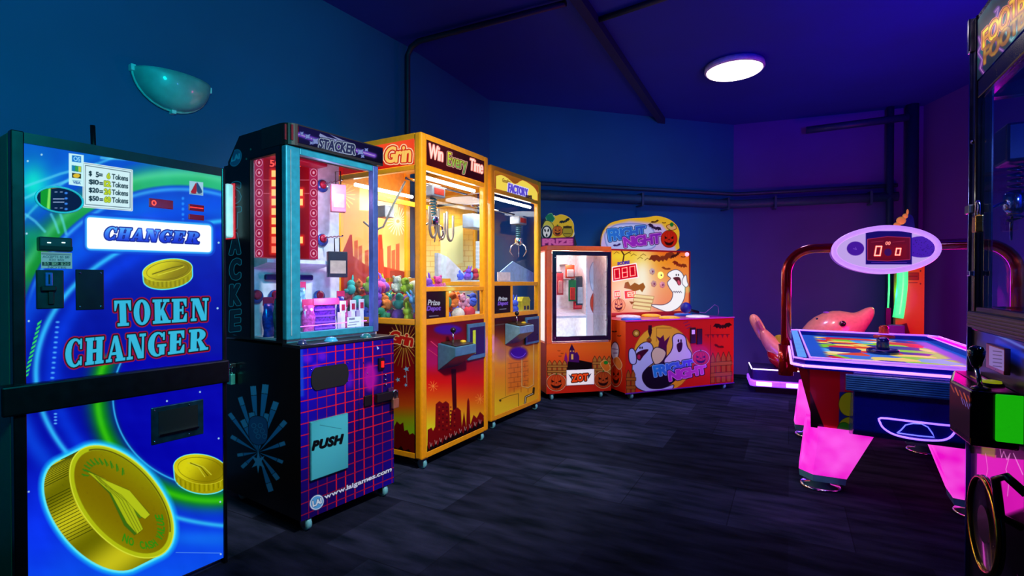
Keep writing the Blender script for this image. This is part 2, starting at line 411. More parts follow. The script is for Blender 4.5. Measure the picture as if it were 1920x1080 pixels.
# shared little drawings
def bat(c, x, y, s_, rot=0, col='#1a0a08', a=1):
    p = [(0, -.12), (.08, -.22), (.12, -.1), (.35, -.3), (.75, -.34), (1, -.05), (.78, -.02), (.62, .16), (.45, .06), (.28, .24), (.12, .12), (0, .26)]
    p = p + [(-q[0], q[1]) for q in p[-2::-1]]
    r = math.radians(rot); c.fill([(x+(q[0]*math.cos(r)-q[1]*math.sin(r))*s_, y+(q[0]*math.sin(r)+q[1]*math.cos(r))*s_) for q in p], col, a=a)
def pumpkin(c, x, y, rx, ry, body='#d84a10', line='#3a0a04', ring=None):
    if ring: c.fill(ell(x, y, rx+1.5, ry+1.5), ring)
    c.fill(ell(x, y, rx, ry), body, outline=[(.6, line)])
    for k in (-.55, -.2, .2, .55): c.line(ell(x, y, rx*abs(k)+.3, ry*.97, a0=(90 if k < 0 else -90), a1=(270 if k < 0 else 90), n=12), .6, '#8a2408')
    for sx in (-1, 1): c.fill([(x+sx*rx*.55, y-ry*.35), (x+sx*rx*.18, y-ry*.1), (x+sx*rx*.5, y+ry*.02)], '#2a0804')
    c.fill([(x-rx*.12, y+ry*.12), (x, y-ry*.06), (x+rx*.12, y+ry*.12)], '#2a0804')
    c.fill(smooth([(x-rx*.6, y+ry*.25), (x-rx*.2, y+ry*.42), (x+rx*.2, y+ry*.42), (x+rx*.6, y+ry*.2), (x+rx*.3, y+ry*.7), (x-rx*.3, y+ry*.7)]), '#2a0804')
    c.fill(rect(x-1, y-ry-2.5, x+1, y-ry+1), '#2c6a18')
def fence_art(c, x0, x1, y, h, col='#b0722c', dark='#3a1606', dy=0):
    n = max(2, int((x1-x0)/9)); st = (x1-x0)/n
    for i in range(n):
        x = x0+st*i; yy = y+dy*i/n
        c.fill([(x+1, yy+h), (x+1, yy+h*.18), (x+st*.45, yy), (x+st*.82, yy+h*.18), (x+st*.82, yy+h)], col, outline=[(.8, dark)])
    for f in (.32, .68): c.fill([(x0, y+h*f), (x1, y+h*f+dy), (x1, y+h*f+dy+h*.12), (x0, y+h*f+h*.12)], col, outline=[(.7, dark)])

BLACK = M('black_metal', '#0a0b0e', .4); CHROME = M('chrome', '#d8dce0', .12, 1.0, var=.03); STEEL = M('brushed_steel', '#9aa0a6', .3, 1.0)
RUBBER = M('caster_rubber', '#68b8c0', .5); GLASS = glass('clear_glass'); PRINT = printed('printed_sheet', es=1.0)
LIT = printed('backlit_sheet', es=1.0, base=.12, coat=.4)
BRASS = M('brass', '#c9a24a', .28, 1.0)
def casters(F, parent, spots, r=.03):
    for u, w_ in spots:
        m = MB(F); c = F.pt(u, w_, 0); m.box(u-.022, u+.022, w_-.022, w_+.022, .058, .066)
        m.box(u-.018, u-.014, w_-.014, w_+.02, .022, .06); m.box(u+.014, u+.018, w_-.014, w_+.02, .022, .06)
        k = obj('caster', m, STEEL, parent)
        obj('wheel', MB().lathe(F.pt(u-.012, w_+.006, r), [(r*.4, 0), (r, .002), (r, .022), (r*.4, .024)], 18, F.U), RUBBER, k)
def screws(F, parent, pts, w=0.0, r=.005, mat=None):
    for x, y in pts:
        u, z = F.px(x, y, w)
        obj('screw', MB().lathe(F.pt(u, w, z), [(r, 0), (r*.9, .002), (r*.4, .003)], 10, -F.W), mat or CHROME, parent)
def padlock(F, x, y, w, name_label, body, z_h=.045):
    u, z = F.px(x, y, w); t = thing('padlock', name_label, 'padlock', F.pt(u, w, z-.05))
    obj('body', MB(F).box(u-.02, u+.02, w-.009, w+.009, z-.05, z), body, t, bevel=.003)
    pts = [(u-.013, w, z-.004), (u-.013, w, z+.03)]+[(u-.013*math.cos(a), w, z+.03+.013*math.sin(a)) for a in np.linspace(0, math.pi, 7)[1:-1]]+[(u+.013, w, z+.03), (u+.013, w, z-.004)]
    obj('shackle', MB(F).tube(pts, .0035, 8), CHROME, t)
    return t
# ------------------------------------------------------------------ the room
H = 3.06
def paint_mat(name, col, rough=.75):
    m = M(name, col, rough, var=.12, scale=1.2); return m
WALLM = paint_mat('blue_wall_paint', '#0e5a94'); VIOM = paint_mat('violet_lit_wall_paint', '#54349a'); CEILM = paint_mat('ceiling_paint', '#12289c', .8)  # purple light on the right-hand walls is put into their paint colour
C = [(-4.38, -1.27), (-0.866, 4.2), (-0.238, 5.455), (2.72, 6.30), (4.51, 5.63), (3.75, -2.4), (-3.4, -2.4)]
def wall(name, a, b, z0=0, z1=H, th=.1, mat=WALLM):
    F = Frame(*a, b[0]-a[0], b[1]-a[1]); L = math.hypot(b[0]-a[0], b[1]-a[1])
    return struct(name, MB(F).box(-.02, L+.02, 0, th, z0, z1), mat)
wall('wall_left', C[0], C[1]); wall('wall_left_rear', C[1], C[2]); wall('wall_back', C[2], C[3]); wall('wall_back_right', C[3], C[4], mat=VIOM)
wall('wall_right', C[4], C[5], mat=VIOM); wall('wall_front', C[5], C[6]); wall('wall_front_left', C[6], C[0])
m = MB(); m.add([(x, y, H) for x, y in C]+[(x, y, H+.1) for x, y in C], [tuple(range(7)), tuple(range(13, 6, -1))]+[(i, (i+1) % 7, 7+(i+1) % 7, 7+i) for i in range(7)])
struct('ceiling', m, CEILM)
# carpet tiles
cm = bpy.data.materials.new('carpet_tile'); cm.use_nodes = True; nt = cm.node_tree; b = nt.nodes['Principled BSDF']; N = nt.nodes.new; L = nt.links.new
tc = N('ShaderNodeTexCoord'); mp = N('ShaderNodeMapping'); mp.inputs['Rotation'].default_value = (0, 0, math.radians(28.5)); mp.inputs['Location'].default_value = (.13, .2, 0)
L(tc.outputs['Object'], mp.inputs['Vector'])
br = N('ShaderNodeTexBrick'); br.inputs['Scale'].default_value = 1; br.inputs['Brick Width'].default_value = .5; br.inputs['Row Height'].default_value = .5
br.inputs['Mortar Size'].default_value = .003; br.inputs['Mortar Smooth'].default_value = .3; br.inputs['Color1'].default_value = (.12, .14, .16, 1); br.inputs['Color2'].default_value = (1, 1, 1, 1)
br.inputs['Mortar'].default_value = (.25, .25, .25, 1); L(mp.outputs[0], br.inputs['Vector'])
mp2 = N('ShaderNodeMapping'); mp2.inputs['Scale'].default_value = (2.2, 9, 1); L(mp.outputs[0], mp2.inputs['Vector'])
nz = N('ShaderNodeTexNoise'); nz.inputs['Scale'].default_value = 1.6; nz.inputs['Detail'].default_value = 6; L(mp2.outputs[0], nz.inputs['Vector'])
nz2 = N('ShaderNodeTexNoise'); nz2.inputs['Scale'].default_value = 420; L(tc.outputs['Object'], nz2.inputs['Vector'])
cr = N('ShaderNodeValToRGB'); cr.color_ramp.elements[0].position = .3; cr.color_ramp.elements[0].color = (*lin('#10202e'), 1); cr.color_ramp.elements[1].position = .72; cr.color_ramp.elements[1].color = (*lin('#424868'), 1)
L(nz.outputs['Fac'], cr.inputs['Fac'])
mx = N('ShaderNodeMix'); mx.data_type = 'RGBA'; mx.blend_type = 'MULTIPLY'; mx.inputs['Factor'].default_value = .75; L(cr.outputs['Color'], mx.inputs[6]); L(br.outputs['Color'], mx.inputs[7])
mx2 = N('ShaderNodeMix'); mx2.data_type = 'RGBA'; mx2.blend_type = 'MULTIPLY'; mx2.inputs['Factor'].default_value = .6; L(mx.outputs[2], mx2.inputs[6]); L(nz2.outputs['Color'], mx2.inputs[7])
L(mx2.outputs[2], b.inputs['Base Color']); b.inputs['Roughness'].default_value = .95; b.inputs['Specular IOR Level'].default_value = .04
bp = N('ShaderNodeBump'); bp.inputs['Strength'].default_value = .5; bp.inputs['Distance'].default_value = .003; L(nz2.outputs['Fac'], bp.inputs['Height']); L(bp.outputs[0], b.inputs['Normal'])
m = MB(); m.add([(x, y, 0) for x, y in C]+[(x, y, -.1) for x, y in C], [tuple(range(7)), tuple(range(13, 6, -1))]+[(i, (i+1) % 7, 7+(i+1) % 7, 7+i) for i in range(7)])
fl = struct('floor', m, cm)
# long shallow beam under the ceiling
F = Frame(.405, 3.25, 1.419, 2.79)
struct('trim_1', MB(F).box(-4.6, 3.15, .02, .09, H-.07, H), M('beam_paint', '#0c1650', .85))
PIPE = M('painted_pipe', '#2b4468', .55)
FB = Frame(*C[1], C[2][0]-C[1][0], C[2][1]-C[1][1]); FL = Frame(*C[0], C[1][0]-C[0][0], C[1][1]-C[0][1])
# conduit rising in the left corner, then crossing the ceiling
a = Vector((-0.835, 4.11, 0))
path = [(a.x, a.y, 0.0), (a.x, a.y, 2.94), (a.x+.03, a.y-.01, 3.0), (a.x+.10, a.y-.06, 3.025), (.366, 3.50, 3.025)]
fin(obj('conduit', MB().tube(path, .022, 10), M('dark_conduit', '#16263c', .5)), 'dark vertical conduit rising behind the yellow cranes and turning across the ceiling', 'conduit')
fin(obj('conduit', MB().tube([(.58, 3.78, 3.035), (1.10, 3.40, 3.035), (1.8, 2.9, 3.035)], .02, 8), M('dark_conduit', '#16263c')), 'short dark conduit running across the ceiling toward the top edge, nearest the round lamp', 'conduit')
# double pipe along the back walls
FBk = Frame(*C[2], C[3][0]-C[2][0], C[3][1]-C[2][1]); Lb = (Vector(C[3])-Vector(C[2])).length
FBr = Frame(*C[3], C[4][0]-C[3][0], C[4][1]-C[3][1]); Lr = (Vector(C[4])-Vector(C[3])).length
def joined_pipe(off, z, r):
    p = [FBk.pt(.02, -off, z), FBk.pt(Lb-.05-off*.3, -off, z), FBr.pt(.06+off*.3, -off, z), FBr.pt(Lr-.25, -off, z)]
    return MB().tube([tuple(q) for q in p], r, 12, local=True)
pp = fin(obj('wall_pipe', joined_pipe(.075, 2.075, .052), PIPE), 'thick painted pipe running level along the back walls above the orange machines', 'pipe')
for F_, u in ((FBk, 1.75), (FBk, 2.9), (FBr, .45), (FBr, 1.4)):
    p = F_.pt(u, -.075, 0)
    mb = MB(F_); mb.box(u-.012, u+.012, -.135, 0, 2.13, 2.142); mb.box(u-.012, u+.012, -.14, -.128, 2.01, 2.142); mb.box(u-.012, u+.012, -.135, 0, 1.995, 2.01)
    obj('bracket', mb, PIPE, pp)
fin(obj('wall_pipe', joined_pipe(.06, 2.20, .022), M('thin_pipe_paint', '#22385a')), 'thin painted pipe running just above the thick one along the back walls', 'pipe')
for u, r, lab in ((Lr-.13, .06, 'thick dark vertical pipe in the far right corner'), (Lr-.33, .035, 'thinner dark vertical pipe standing left of the thick one in the right corner')):
    p = FBr.pt(u, -.09, 0); fin(obj('drain_pipe', MB().tube([(p.x, p.y, 0), (p.x, p.y, H)], r, 14), M('vertical_pipe_paint', '#1a2e58', .45)), lab, 'pipe')
p0 = FBr.pt(.75, -.2, 2.86); p1 = FBr.pt(Lr-.2, -.2, 2.90)
fin(obj('ceiling_pipe', MB().tube([tuple(p0), tuple(p1)], .04, 10), M('vertical_pipe_paint')), 'dark pipe hung below the ceiling near the far right corner', 'pipe')
# round ceiling lamp
t = thing('ceiling_light', 'round white ceiling light glowing near the back of the dark ceiling', 'ceiling light', (1.97, 4.56, H-.08))
obj('housing', MB().lathe((1.97, 4.56, H), [(.20, 0), (.245, -.01), (.25, -.045), (.235, -.062), (.228, -.05)], 40), M('white_enamel', '#d8d4e0', .4), t)
obj('diffuser', MB().lathe((1.97, 4.56, H-.048), [(.05, 0), (.228, 0), (.222, -.018), (.15, -.026), (.01, -.028)], 40), M('lamp_diffuser', '#ffffff', .5, emit='#fff4f0', es=5, var=0), t)
# half bowl glass sconce on the left wall
def on_wall(px_, py_): return FL.px(px_, py_)
ul, zl = on_wall(245, 124); ur, zr = on_wall(388, 172); uc, rr = (ul+ur)/2, (ur-ul)/2; zt = (zl+zr)/2
mb = MB(); R = []
for i in range(13):
    th = math.pi*i/12; row = []
    for k in range(11):
        ph = math.pi/2*k/10; row.append(FL.pt(uc-rr*math.cos(th), -.02-.13*math.sin(th)*math.cos(ph)**.8, zt-.17*math.sin(th)*math.sin(ph)))
    R.append(row)
vs_ = [p for r_ in R for p in r_]; fs = [(i*11+j, i*11+j+1, (i+1)*11+j+1, (i+1)*11+j) for i in range(12) for j in range(10)]
mb.add(vs_, fs, True)
fr_gl = M('frosted_glass', '#7fc0c0', .35, coat=.6, var=.25, scale=9)
t = thing('wall_sconce', 'unlit half bowl frosted glass wall light above the token machine', 'wall light', FL.pt(uc, 0, zt-.17))
o = obj('glass_bowl', mb, fr_gl, t); sm = o.modifiers.new('solid', 'SOLIDIFY'); sm.thickness = .005
rim = [(uc-rr*math.cos(a_), -.014, zt-.17*math.sin(a_)) for a_ in np.linspace(0, math.pi, 17)]
obj('rim', MB(FL).tube(rim, .007, 8), M('pale_rim', '#9fd0d0', .4), t)
obj('wall_plate', MB(FL).box(uc-rr*.5, uc+rr*.5, -.02, 0, zt-.1, zt-.005), M('pale_rim'), t)
for du, z in ((-rr, zt-.005), (rr, zt-.005), (0.0, zt-.17)):
    obj('clip', MB(FL).box(uc+du-.011, uc+du+.011, -.035, 0, z-.016, z+.016), M('clip_plastic', '#f0fbff', .3, emit=None), t, bevel=.003)

# ------------------------------------------------------------------ token change machine
FC = Frame(-1.501, 1.534, .555, .832); WD = .627; TOPZ = 1.58
t = chg = thing('change_machine', 'tall token changer with a glowing blue and green front and big gold coins', 'change machine', FC.pt(WD/2, .3, 0))
OLIVE = M('olive_steel', '#a88c62', .45, var=.1)
CB = M('gloss_black_steel', '#08090c', .3)
obj('cabinet', MB(FC).box(0, WD, .02, .60, .0, TOPZ), OLIVE, t, bevel=.006)
obj('side_trim', MB(FC).box(.0, .03, -.012, .02, .0, TOPZ+.002), CB, t, bevel=.003)
obj('side_trim', MB(FC).box(WD-.014, WD, -.012, .02, .0, TOPZ), CB, t, bevel=.003)
obj('top_trim', MB(FC).box(.03, WD-.014, -.010, .02, 1.548, TOPZ), M('top_trim_steel', '#23282a', .35), t)
obj('crossbar', MB(FC).box(-.03, WD, -.035, .02, .728, .818), CB, t, bevel=.006)
def swirl_paint(X, Y):
    # deep blue sheet with sweeping lit bands
    base = grad([(250, '#0a58c8'), (420, '#0a3cc8'), (560, '#0614a0'), (700, '#0410a0'), (800, '#0404a0'), (960, '#0a28d8'), (1080, '#0a50f0')], lambda X, Y: Y + .12*(X-230))(X, Y)
    d = lambda x0, y0, rx, ry: np.hypot((X-x0)/rx, (Y-y0)/ry)
    def band(C, f, c, wd, col, a=1, up=True):
        q = a*np.exp(-((f-c)/wd)**2); return C*(1-q[..., None])+srgb(col)*q[..., None]
    f = d(335, 640, 1.0, .98)
    Cc = base
    gm = np.clip((430-Y)/60, 0, 1)
    inn = np.clip((f-296)/5, 0, 1); out_ = np.clip((352-f)/34, 0, 1); gm = inn*out_*np.clip((600-Y)/90, 0, 1)
    gc = mixc('#148c28', '#28b474', np.clip((X-90)/180, 0, 1)); Cc = Cc*(1-gm[..., None])+gc*gm[..., None]
    hi = np.exp(-((f-322)/9)**2)*gm*.45; Cc = Cc*(1-hi[..., None])+srgb('#70e8b0')*hi[..., None]
    up_ = np.clip((600-Y)/90, 0, 1)
    q = np.exp(-((f-291)/4)**2)*up_*.9; Cc = Cc*(1-q[..., None])+srgb('#38a0f0')*q[..., None]
    q = np.exp(-((f-262)/18)**2)*up_*.55; Cc = Cc*(1-q[..., None])+srgb('#0870e8')*q[..., None]
    q = np.exp(-((f-372)/3)**2)*up_*.8*np.clip((Y-250)/40, 0, 1); Cc = Cc*(1-q[..., None])+srgb('#48b8f0')*q[..., None]
    q = np.exp(-((f-392)/14)**2)*up_*.5; Cc = Cc*(1-q[..., None])+srgb('#1088e0')*q[..., None]
    g2 = d(520, 700, 1.0, 1.0)                          # pale ring sweeping down
    sel = np.clip((X-0)/1, 0, 1)
    Cc = band(Cc, d(470, 700, 1.16, .83), 347, 5.5, '#30b8f8', 1)
    Cc = band(Cc, d(470, 700, 1.16, .83), 320, 16, '#0838e0', .8)
    Cc = band(Cc, d(470, 700, 1.16, .83), 385, 18, '#0a50e8', .7)
    # green loop round the payout window
    g = d(400, 745, 1.12, 1.0)
    wl = (np.clip((Y-660)/16, 0, 1))[..., None]
    Cg = band(Cc, g, 192, 19, '#0a8a10', 1); Cg = band(Cg, g, 194, 6, '#3cc810', .8); Cg = band(Cg, g, 168, 1.6, '#30b0f0', 1)
    gi = np.clip((166-g)/6, 0, 1)[..., None]; Cg = Cg*(1-gi)+srgb('#0404a8')*gi
    Cc = Cc*(1-wl)+Cg*wl
    # light patches, top left
    q = np.exp(-(((X-62)/30)**2+((Y-345)/40)**2)); Cc = Cc*(1-q[..., None])+srgb('#10d8c8')*q[..., None]
    q = np.exp(-(((X-56)/26)**2+((Y-446)/30)**2))*.8; Cc = Cc*(1-q[..., None])+srgb('#109858')*q[..., None]
    q = np.exp(-(((X-70)/34)**2+((Y-1000)/90)**2))*.6; Cc = Cc*(1-q[..., None])+srgb('#0a38ff')*q[..., None]
    q = np.exp(-(((X-390)/90)**2+((Y-1010)/14)**2))*.7; Cc = Cc*(1-q[..., None])+srgb('#1070f0')*q[..., None]
    nz_ = noise2(X, Y, 90, 3)[..., None]*.05
    return np.clip(Cc+nz_*srgb('#3080ff'), 0, 1)
up = front(FC, .03, WD-.014, .818, 1.548, -.004, res=.0013, e=.95); up.paint(swirl_paint)
for i, (x0, y0, x1, y1) in enumerate([(46, 350, 180, 308), (46, 372, 130, 338), (190, 296, 300, 308), (96, 402, 110, 436), (112, 398, 124, 438), (48, 402, 84, 434)]):
    up.line([(x0, y0), ((x0+x1)/2, (y0+y1)/2-3), (x1, y1)], 1.5, '#60d8f0', a=.6, glow=2)
for k in range(12):   # rows of little lights down the sheet
    up.fill(ell(108-k*.9, 604+k*9.5, 3.4, 1.6), '#58b8ff', soft=3)
    up.fill([(78-k*2.2, 600+k*9), (70-k*2.2, 606+k*9), (70-k*2.4, 611+k*9), (77-k*2.2, 605+k*9)], '#30e060', soft=2)
for k in range(11): up.fill(ell(343, 372+k*10, 2.2, 2.6), '#2a90ff', soft=3)
for p in ((78, 290), (52, 302), (410, 455), (50, 438), (54, 602), (408, 578)): up.fill(ell(*p, 2, 2), '#a0d0e8')
# price panel and card stickers
up.fill([(157, 306), (247, 320), (247, 394), (157, 387)], '#d4eef2', outline=[(2, '#f4ffff'), (.5, '#203038')])
up.line([(160, 310), (244, 323), (244, 390), (160, 383)], 1, '#24384a', closed=True)
for i, (a_, b_) in enumerate((('$  5 =', '6'), ('$10 =', '12'), ('$20 =', '24'), ('$50 =', '60'))):
    y = 330+i*15.6; sl = .13-.022*i
    q = lambda x0, x1, h=9.5: [(x0, y+(x0-167)*sl), (x1, y+(x1-167)*sl), (x1, y+(x1-167)*sl-h), (x0, y+(x0-167)*sl-h)]
    if i == 0:
        up.text('$', q(167, 172), '#0e2a34', grow=.5); up.text('5=', q(180, 192), '#0e2a34', grow=.5)
        up.text('6', q(201, 206), '#c8d820', grow=.6, outline=[(.8, '#5a7a10')])
    else:
        up.text(a_[:3], q(167, 185), '#0e2a34', grow=.5); up.text('=', [(187, y-2+20*sl), (193, y-2+26*sl), (193, y-6+26*sl), (187, y-6+20*sl)], '#0e2a34', grow=.4)
        up.text(b_, q(196, 207), '#c8d820', grow=.6, outline=[(.8, '#5a7a10')])
    up.text('Tokens', q(210, 240), '#0e2a34', grow=.3)
up.fill([(129, 287), (157, 291), (157, 350), (129, 346)], '#c8f0f4')
up.fill([(135, 291), (152, 293), (152, 305), (135, 303)], '#1070c8'); up.text('OS', [(138, 301), (150, 303), (150, 295), (138, 293)], '#a0e0ff', grow=.3)
for k, cc in enumerate(('#1880b0', '#38a040', '#c0c838')): up.fill([(135+k*6, 310+k*.8), (140+k*6, 311+k*.8), (140+k*6, 321+k*.8), (135+k*6, 320+k*.8)], cc, outline=[(.5, '#207890')])
up.fill([(135, 324), (152, 326), (152, 335), (135, 333)], '#20281a'); up.fill(ell(143.5, 329.5, 6.5, 4), '#e0b820')
up.text('VISA', [(137, 344), (151, 345.5), (151, 341), (137, 339.5)], '#2858a0', grow=.3); up.line([(136, 338), (152, 339.5)], .7, '#5090b0')
# sail badge
up.fill([(355, 339), (381, 342), (381, 367), (355, 364)], '#9cc8dc')
up.fill(smooth([(368, 343), (361, 354), (358, 361), (368, 362)]), '#a02030'); up.fill(smooth([(369, 342), (376, 352), (379, 361), (370, 361)]), '#204878'); up.line([(357, 363), (379, 364)], .8, '#404860')
# lit word panel
G = [(163, 407), (396, 423), (396, 473), (163, 466)]
up.fill(rquad(G, 8), '#1048d0', grow=8, soft=1.5, a=.8); up.fill(rquad(G, 8), '#38a8f8', grow=3.5, soft=3); up.fill(rquad(G, 6), lambda X, Y: np.ones(X.shape+(3,))*np.array([.97, .98, 1.0]), e=1.15)
up.text('CHANGER', [(193, 449), (372, 457), (378, 436), (199, 425)], lambda X, Y: mixc('#50a0f0', '#1830c0', (Y-428)/24), grow=.25, outline=[(2.2, '#101c80')], slab=True)
# small gold coin
def hull(P):
    P = sorted(map(tuple, P)); 
    def half(P):
        h = []
        for p in P:
            while len(h) > 1 and (h[-1][0]-h[-2][0])*(p[1]-h[-2][1])-(h[-1][1]-h[-2][1])*(p[0]-h[-2][0]) <= 0: h.pop()
            h.append(p)
        return h
    a, b = half(P), half(P[::-1]); return a[:-1]+b[:-1]
def small_coin(c, cx, cy, rx, ry, th, glowc='#60e8f0', rot=-8):
    low = hull(ell(cx, cy, rx, ry, rot, 40)+ell(cx+1, cy+th, rx*.99, ry, rot, 40)); c.fill(low, '#a09800', outline=[(2, glowc)])
    for k in range(22):
        x = cx-rx*.92+k*rx*1.84/21; yy = cy+ry*math.sqrt(max(0, 1-((x-cx)/rx)**2)); c.line([(x, yy+1), (x+.5, yy+th*.8)], .7, '#c8c020' if k % 2 else '#5a5400')
    c.fill(ell(cx, cy, rx, ry, rot), lambda X, Y: mixc('#d8d010', '#8a7c00', .5+.5*np.sin((X-cx)/rx*2.2+(Y-cy)/ry)), outline=[(.8, '#e0e030')])
    c.line(ell(cx, cy, rx*.86, ry*.82, rot), .8, '#6a6400', closed=True)
small_coin(up, 314, 507, 46, 20, 14)
up.line([(286, 514), (322, 502), (342, 498)], 2, '#6a6400'); up.line([(296, 516), (330, 506), (345, 500)], 1.2, '#e0e040')
# the big words
for word, q in (('TOKEN', [(216, 613), (390, 601), (391, 558), (214, 563)]), ('CHANGER', [(121, 691), (390, 656), (391, 615), (122, 636)])):
    up.text(word, q, '#34b4d8', grow=.3, outline=[(4.2, '#a01030'), (2.2, '#08101c')], slab=True)
UPP = up.build('upper_panel', t, LIT, label='glowing blue upper panel with the words TOKEN CHANGER')
lo = front(FC, .03, WD-.014, .022, .728, -.004, res=.0013, e=.95); lo.paint(swirl_paint)
# big gold coin
def rotp(x, y, cx, cy, a): a = math.radians(a); return (cx+x*math.cos(a)-y*math.sin(a), cy+x*math.sin(a)+y*math.cos(a))
face = ell(228, 941, 124, 72, 49.5, n=60); sh = (-48, 24)
back = [(x+sh[0], y+sh[1]) for x, y in face]
hullp = np.array(face+back)
HB = hull(hullp)
lo.fill(HB, '#18b8ff', grow=9, soft=9); lo.fill(HB, '#60e8f8', grow=4, soft=3)
lo.fill(HB, lambda X, Y: mixc('#c8c018', '#6c6a00', .5+.5*np.sin((X*.74+Y*1.0)/22.0)))
for k in range(64):       # milled edge, in three ribbed stretches
    an = 88+k*2.9
    if 132 < an < 146 or 176 < an < 192: continue
    x, y = rotp(124*math.cos(math.radians(an)), 72*math.sin(math.radians(an)), 228, 941, 49.5)
    lo.line([(x+sh[0]*.98, y+sh[1]*.98), (x+sh[0]*.06, y+sh[1]*.06)], 1.1, '#2a3000' if an < 192 else '#3c4208')
lo.fill(face, '#b0bc10'); lo.line(face, 2.2, '#d8e038', closed=True)
lo.fill(ell(228, 941, 114, 63, 49.5, n=60), lambda X, Y: mixc('#a8b808', '#7c6a00', .5+.5*np.sin(((X-228)*.55-(Y-941)*.75)/46+1.7)), outline=[(1.2, '#8a8a08')])
lo.line(ell(228, 941, 117, 66, 49.5, a0=195, a1=330), 2.5, '#4a3c04', a=.8)
for pts, cc in (([(160, 880), (205, 925), (233, 985), (252, 1003), (262, 998), (238, 945), (196, 898)], '#3a6a10'), ([(185, 905), (225, 930), (262, 972), (280, 962), (240, 918), (175, 893)], '#4c7c14'),
                ([(163, 884), (208, 924), (238, 980), (257, 1001), (268, 992), (246, 945), (198, 899)], '#a8b814'), ([(190, 905), (228, 928), (264, 968), (272, 973), (281, 965), (243, 920), (180, 893)], '#b4c218')):
    lo.fill(pts, cc, outline=[(.6, '#565a08')])
for k in range(3): lo.line([(176+k*5, 890+k*3), (222+k*7, 935+k*2), (256+k*4, 999-k*3)], .9, '#5a6408')
def arc_text(c, s_, cx, cy, rx, ry, rot, a0, a1, h, col):
    n = len(s_)
    for i, ch in enumerate(s_):
        if ch == ' ': continue
        aa = a0+(a1-a0)*i/n; ab = a0+(a1-a0)*(i+.8)/n
        def P_(a_, k): return rotp((rx+k*h)*math.cos(math.radians(a_)), (ry+k*h)*math.sin(math.radians(a_)), cx, cy, rot)
        sgn = 1 if a1 > a0 else -1
        if sgn > 0: q = [P_(aa, -.5), P_(ab, -.5), P_(ab, .5), P_(aa, .5)]
        else: q = [P_(aa, .5), P_(ab, .5), P_(ab, -.5), P_(aa, -.5)]
        c.text(ch, q, col, grow=.5)
arc_text(lo, 'NO CASH VALUE', 228, 941, 99, 48, 49.5, 58, -52, 14, '#2a8a10')
for k in range(11):
    aa = math.radians(152+k*9); x, y = rotp(99*math.cos(aa), 48*math.sin(aa), 228, 941, 49.5); x2, y2 = rotp(87*math.cos(aa+.04), 38*math.sin(aa+.04), 228, 941, 49.5)
    lo.line([(x, y), (x2, y2)], 2.4, '#2c7c14'); lo.line([(x+2, y+3), (x2+3, y2-1)], 1.2, '#2c7c14')
small_coin(lo, 376, 880, 50, 27, 18, rot=8)
for dx in (0, 5, 10): lo.line([(352+dx, 868), (372+dx, 876), (384+dx*1.2, 894-dx*.4)], 1.6, '#c8c830' if dx != 5 else '#5a5400')
for p in ((54, 922), (410, 822), (413, 941), (414, 1039), (375, 735), (313, 752)): lo.fill(ell(*p, 1.8, 1.8), '#a0c8e8')
lo.line([(330, 1036), (413, 1037)], 1, '#60a0f0')
for k in range(4): lo.fill(ell(104, 776+k*6, 3, 1.5), '#60b8ff', soft=2)
LOP = lo.build('lower_panel', t, LIT, label='glowing blue lower panel with large gold coins')
# fittings on the changer
def plate(F, par, name, x0, y0, x1, y1, w0, w1, mat, bev=.002, label=None):
    (ua, za), (ub, zb) = F.px(x0, y1, w1), F.px(x1, y0, w1)
    # level edges: take the mean height of the two ends
    za2, zb2 = F.px(x1, y1, w1)[1], F.px(x0, y0, w1)[1]
    return obj(name, MB(F).box(ua, ub, min(w0, w1), max(w0, w1), za, zb2 if zb2 > za else zb), mat, par, bevel=bev, label=label)
DK = M('dark_grey_plastic', '#1c2b2c', .4)
ba = plate(FC, t, 'bill_acceptor', 74, 443, 136, 470, -.004, -.035, DK, .004)
u0, z0 = FC.px(76, 470, -.035); u1, z1 = FC.px(136, 458, -.035)
obj('slot', MB(FC).box(u0, u1, -.037, -.034, z0+.004, z0+.016), M('slot_black', '#020304', .7), ba)
for x in (92, 119):
    u, z = FC.px(x, 455, -.036); obj('indicator', MB(FC).box(u-.004, u+.004, -.038, -.035, z-.0015, z+.0015), M('white_led', '#ffffff', emit='#d0fff8', es=2), ba)
st = front(FC, *[FC.px(76, 500)[0], FC.px(134, 500)[0]], FC.px(76, 503)[1], FC.px(76, 472)[1], -.0065, res=.0012, base='#7cc8d4', e=.5)
st.text('ACCEPTS $5 $10', [(80, 484), (130, 485), (130, 480), (80, 479)], '#205868'); st.line([(78, 476), (132, 478)], 1, '#205868'); st.text('$20 $50', [(92, 489), (120, 490), (120, 486), (92, 485)], '#205868')
st.fill(rect(79, 491, 132, 498), '#103c40'); st.text('$5 $10 $20', [(82, 497), (130, 498), (130, 492), (82, 491)], '#80e0c0'); st.text('NOTES', [(90, 503), (124, 504), (124, 500), (90, 499)], '#205868')
st.build('note_label', t, LIT)
cp = plate(FC, t, 'coin_mechanism', 69, 506, 120, 580, -.004, -.016, M('coin_plate', '#22383a', .35, .6), .003)
u, z = FC.px(91, 523, -.017); obj('coin_entry', MB(FC).box(u-.009, u+.009, -.024, -.015, z-.022, z+.02), M('entry_trim', '#4a6cc0', .3, .5), cp, bevel=.002)
obj('coin_slot', MB(FC).box(u-.002, u+.002, -.026, -.02, z-.016, z+.014), M('slot_black'), cp)
u, z = FC.px(88, 541, -.017); obj('reject_lever', MB(FC).box(u-.016, u+.02, -.032, -.014, z-.008, z+.008), BLACK, cp, bevel=.003)
obj('return_cup', MB(FC).box(u+.002, u+.016, -.024, -.014, z-.05, z-.008), BLACK, cp, bevel=.002)
bp_ = plate(FC, t, 'blanking_plate', 143, 505, 195, 582, -.004, -.012, M('satin_black', '#050608', .35), .002)
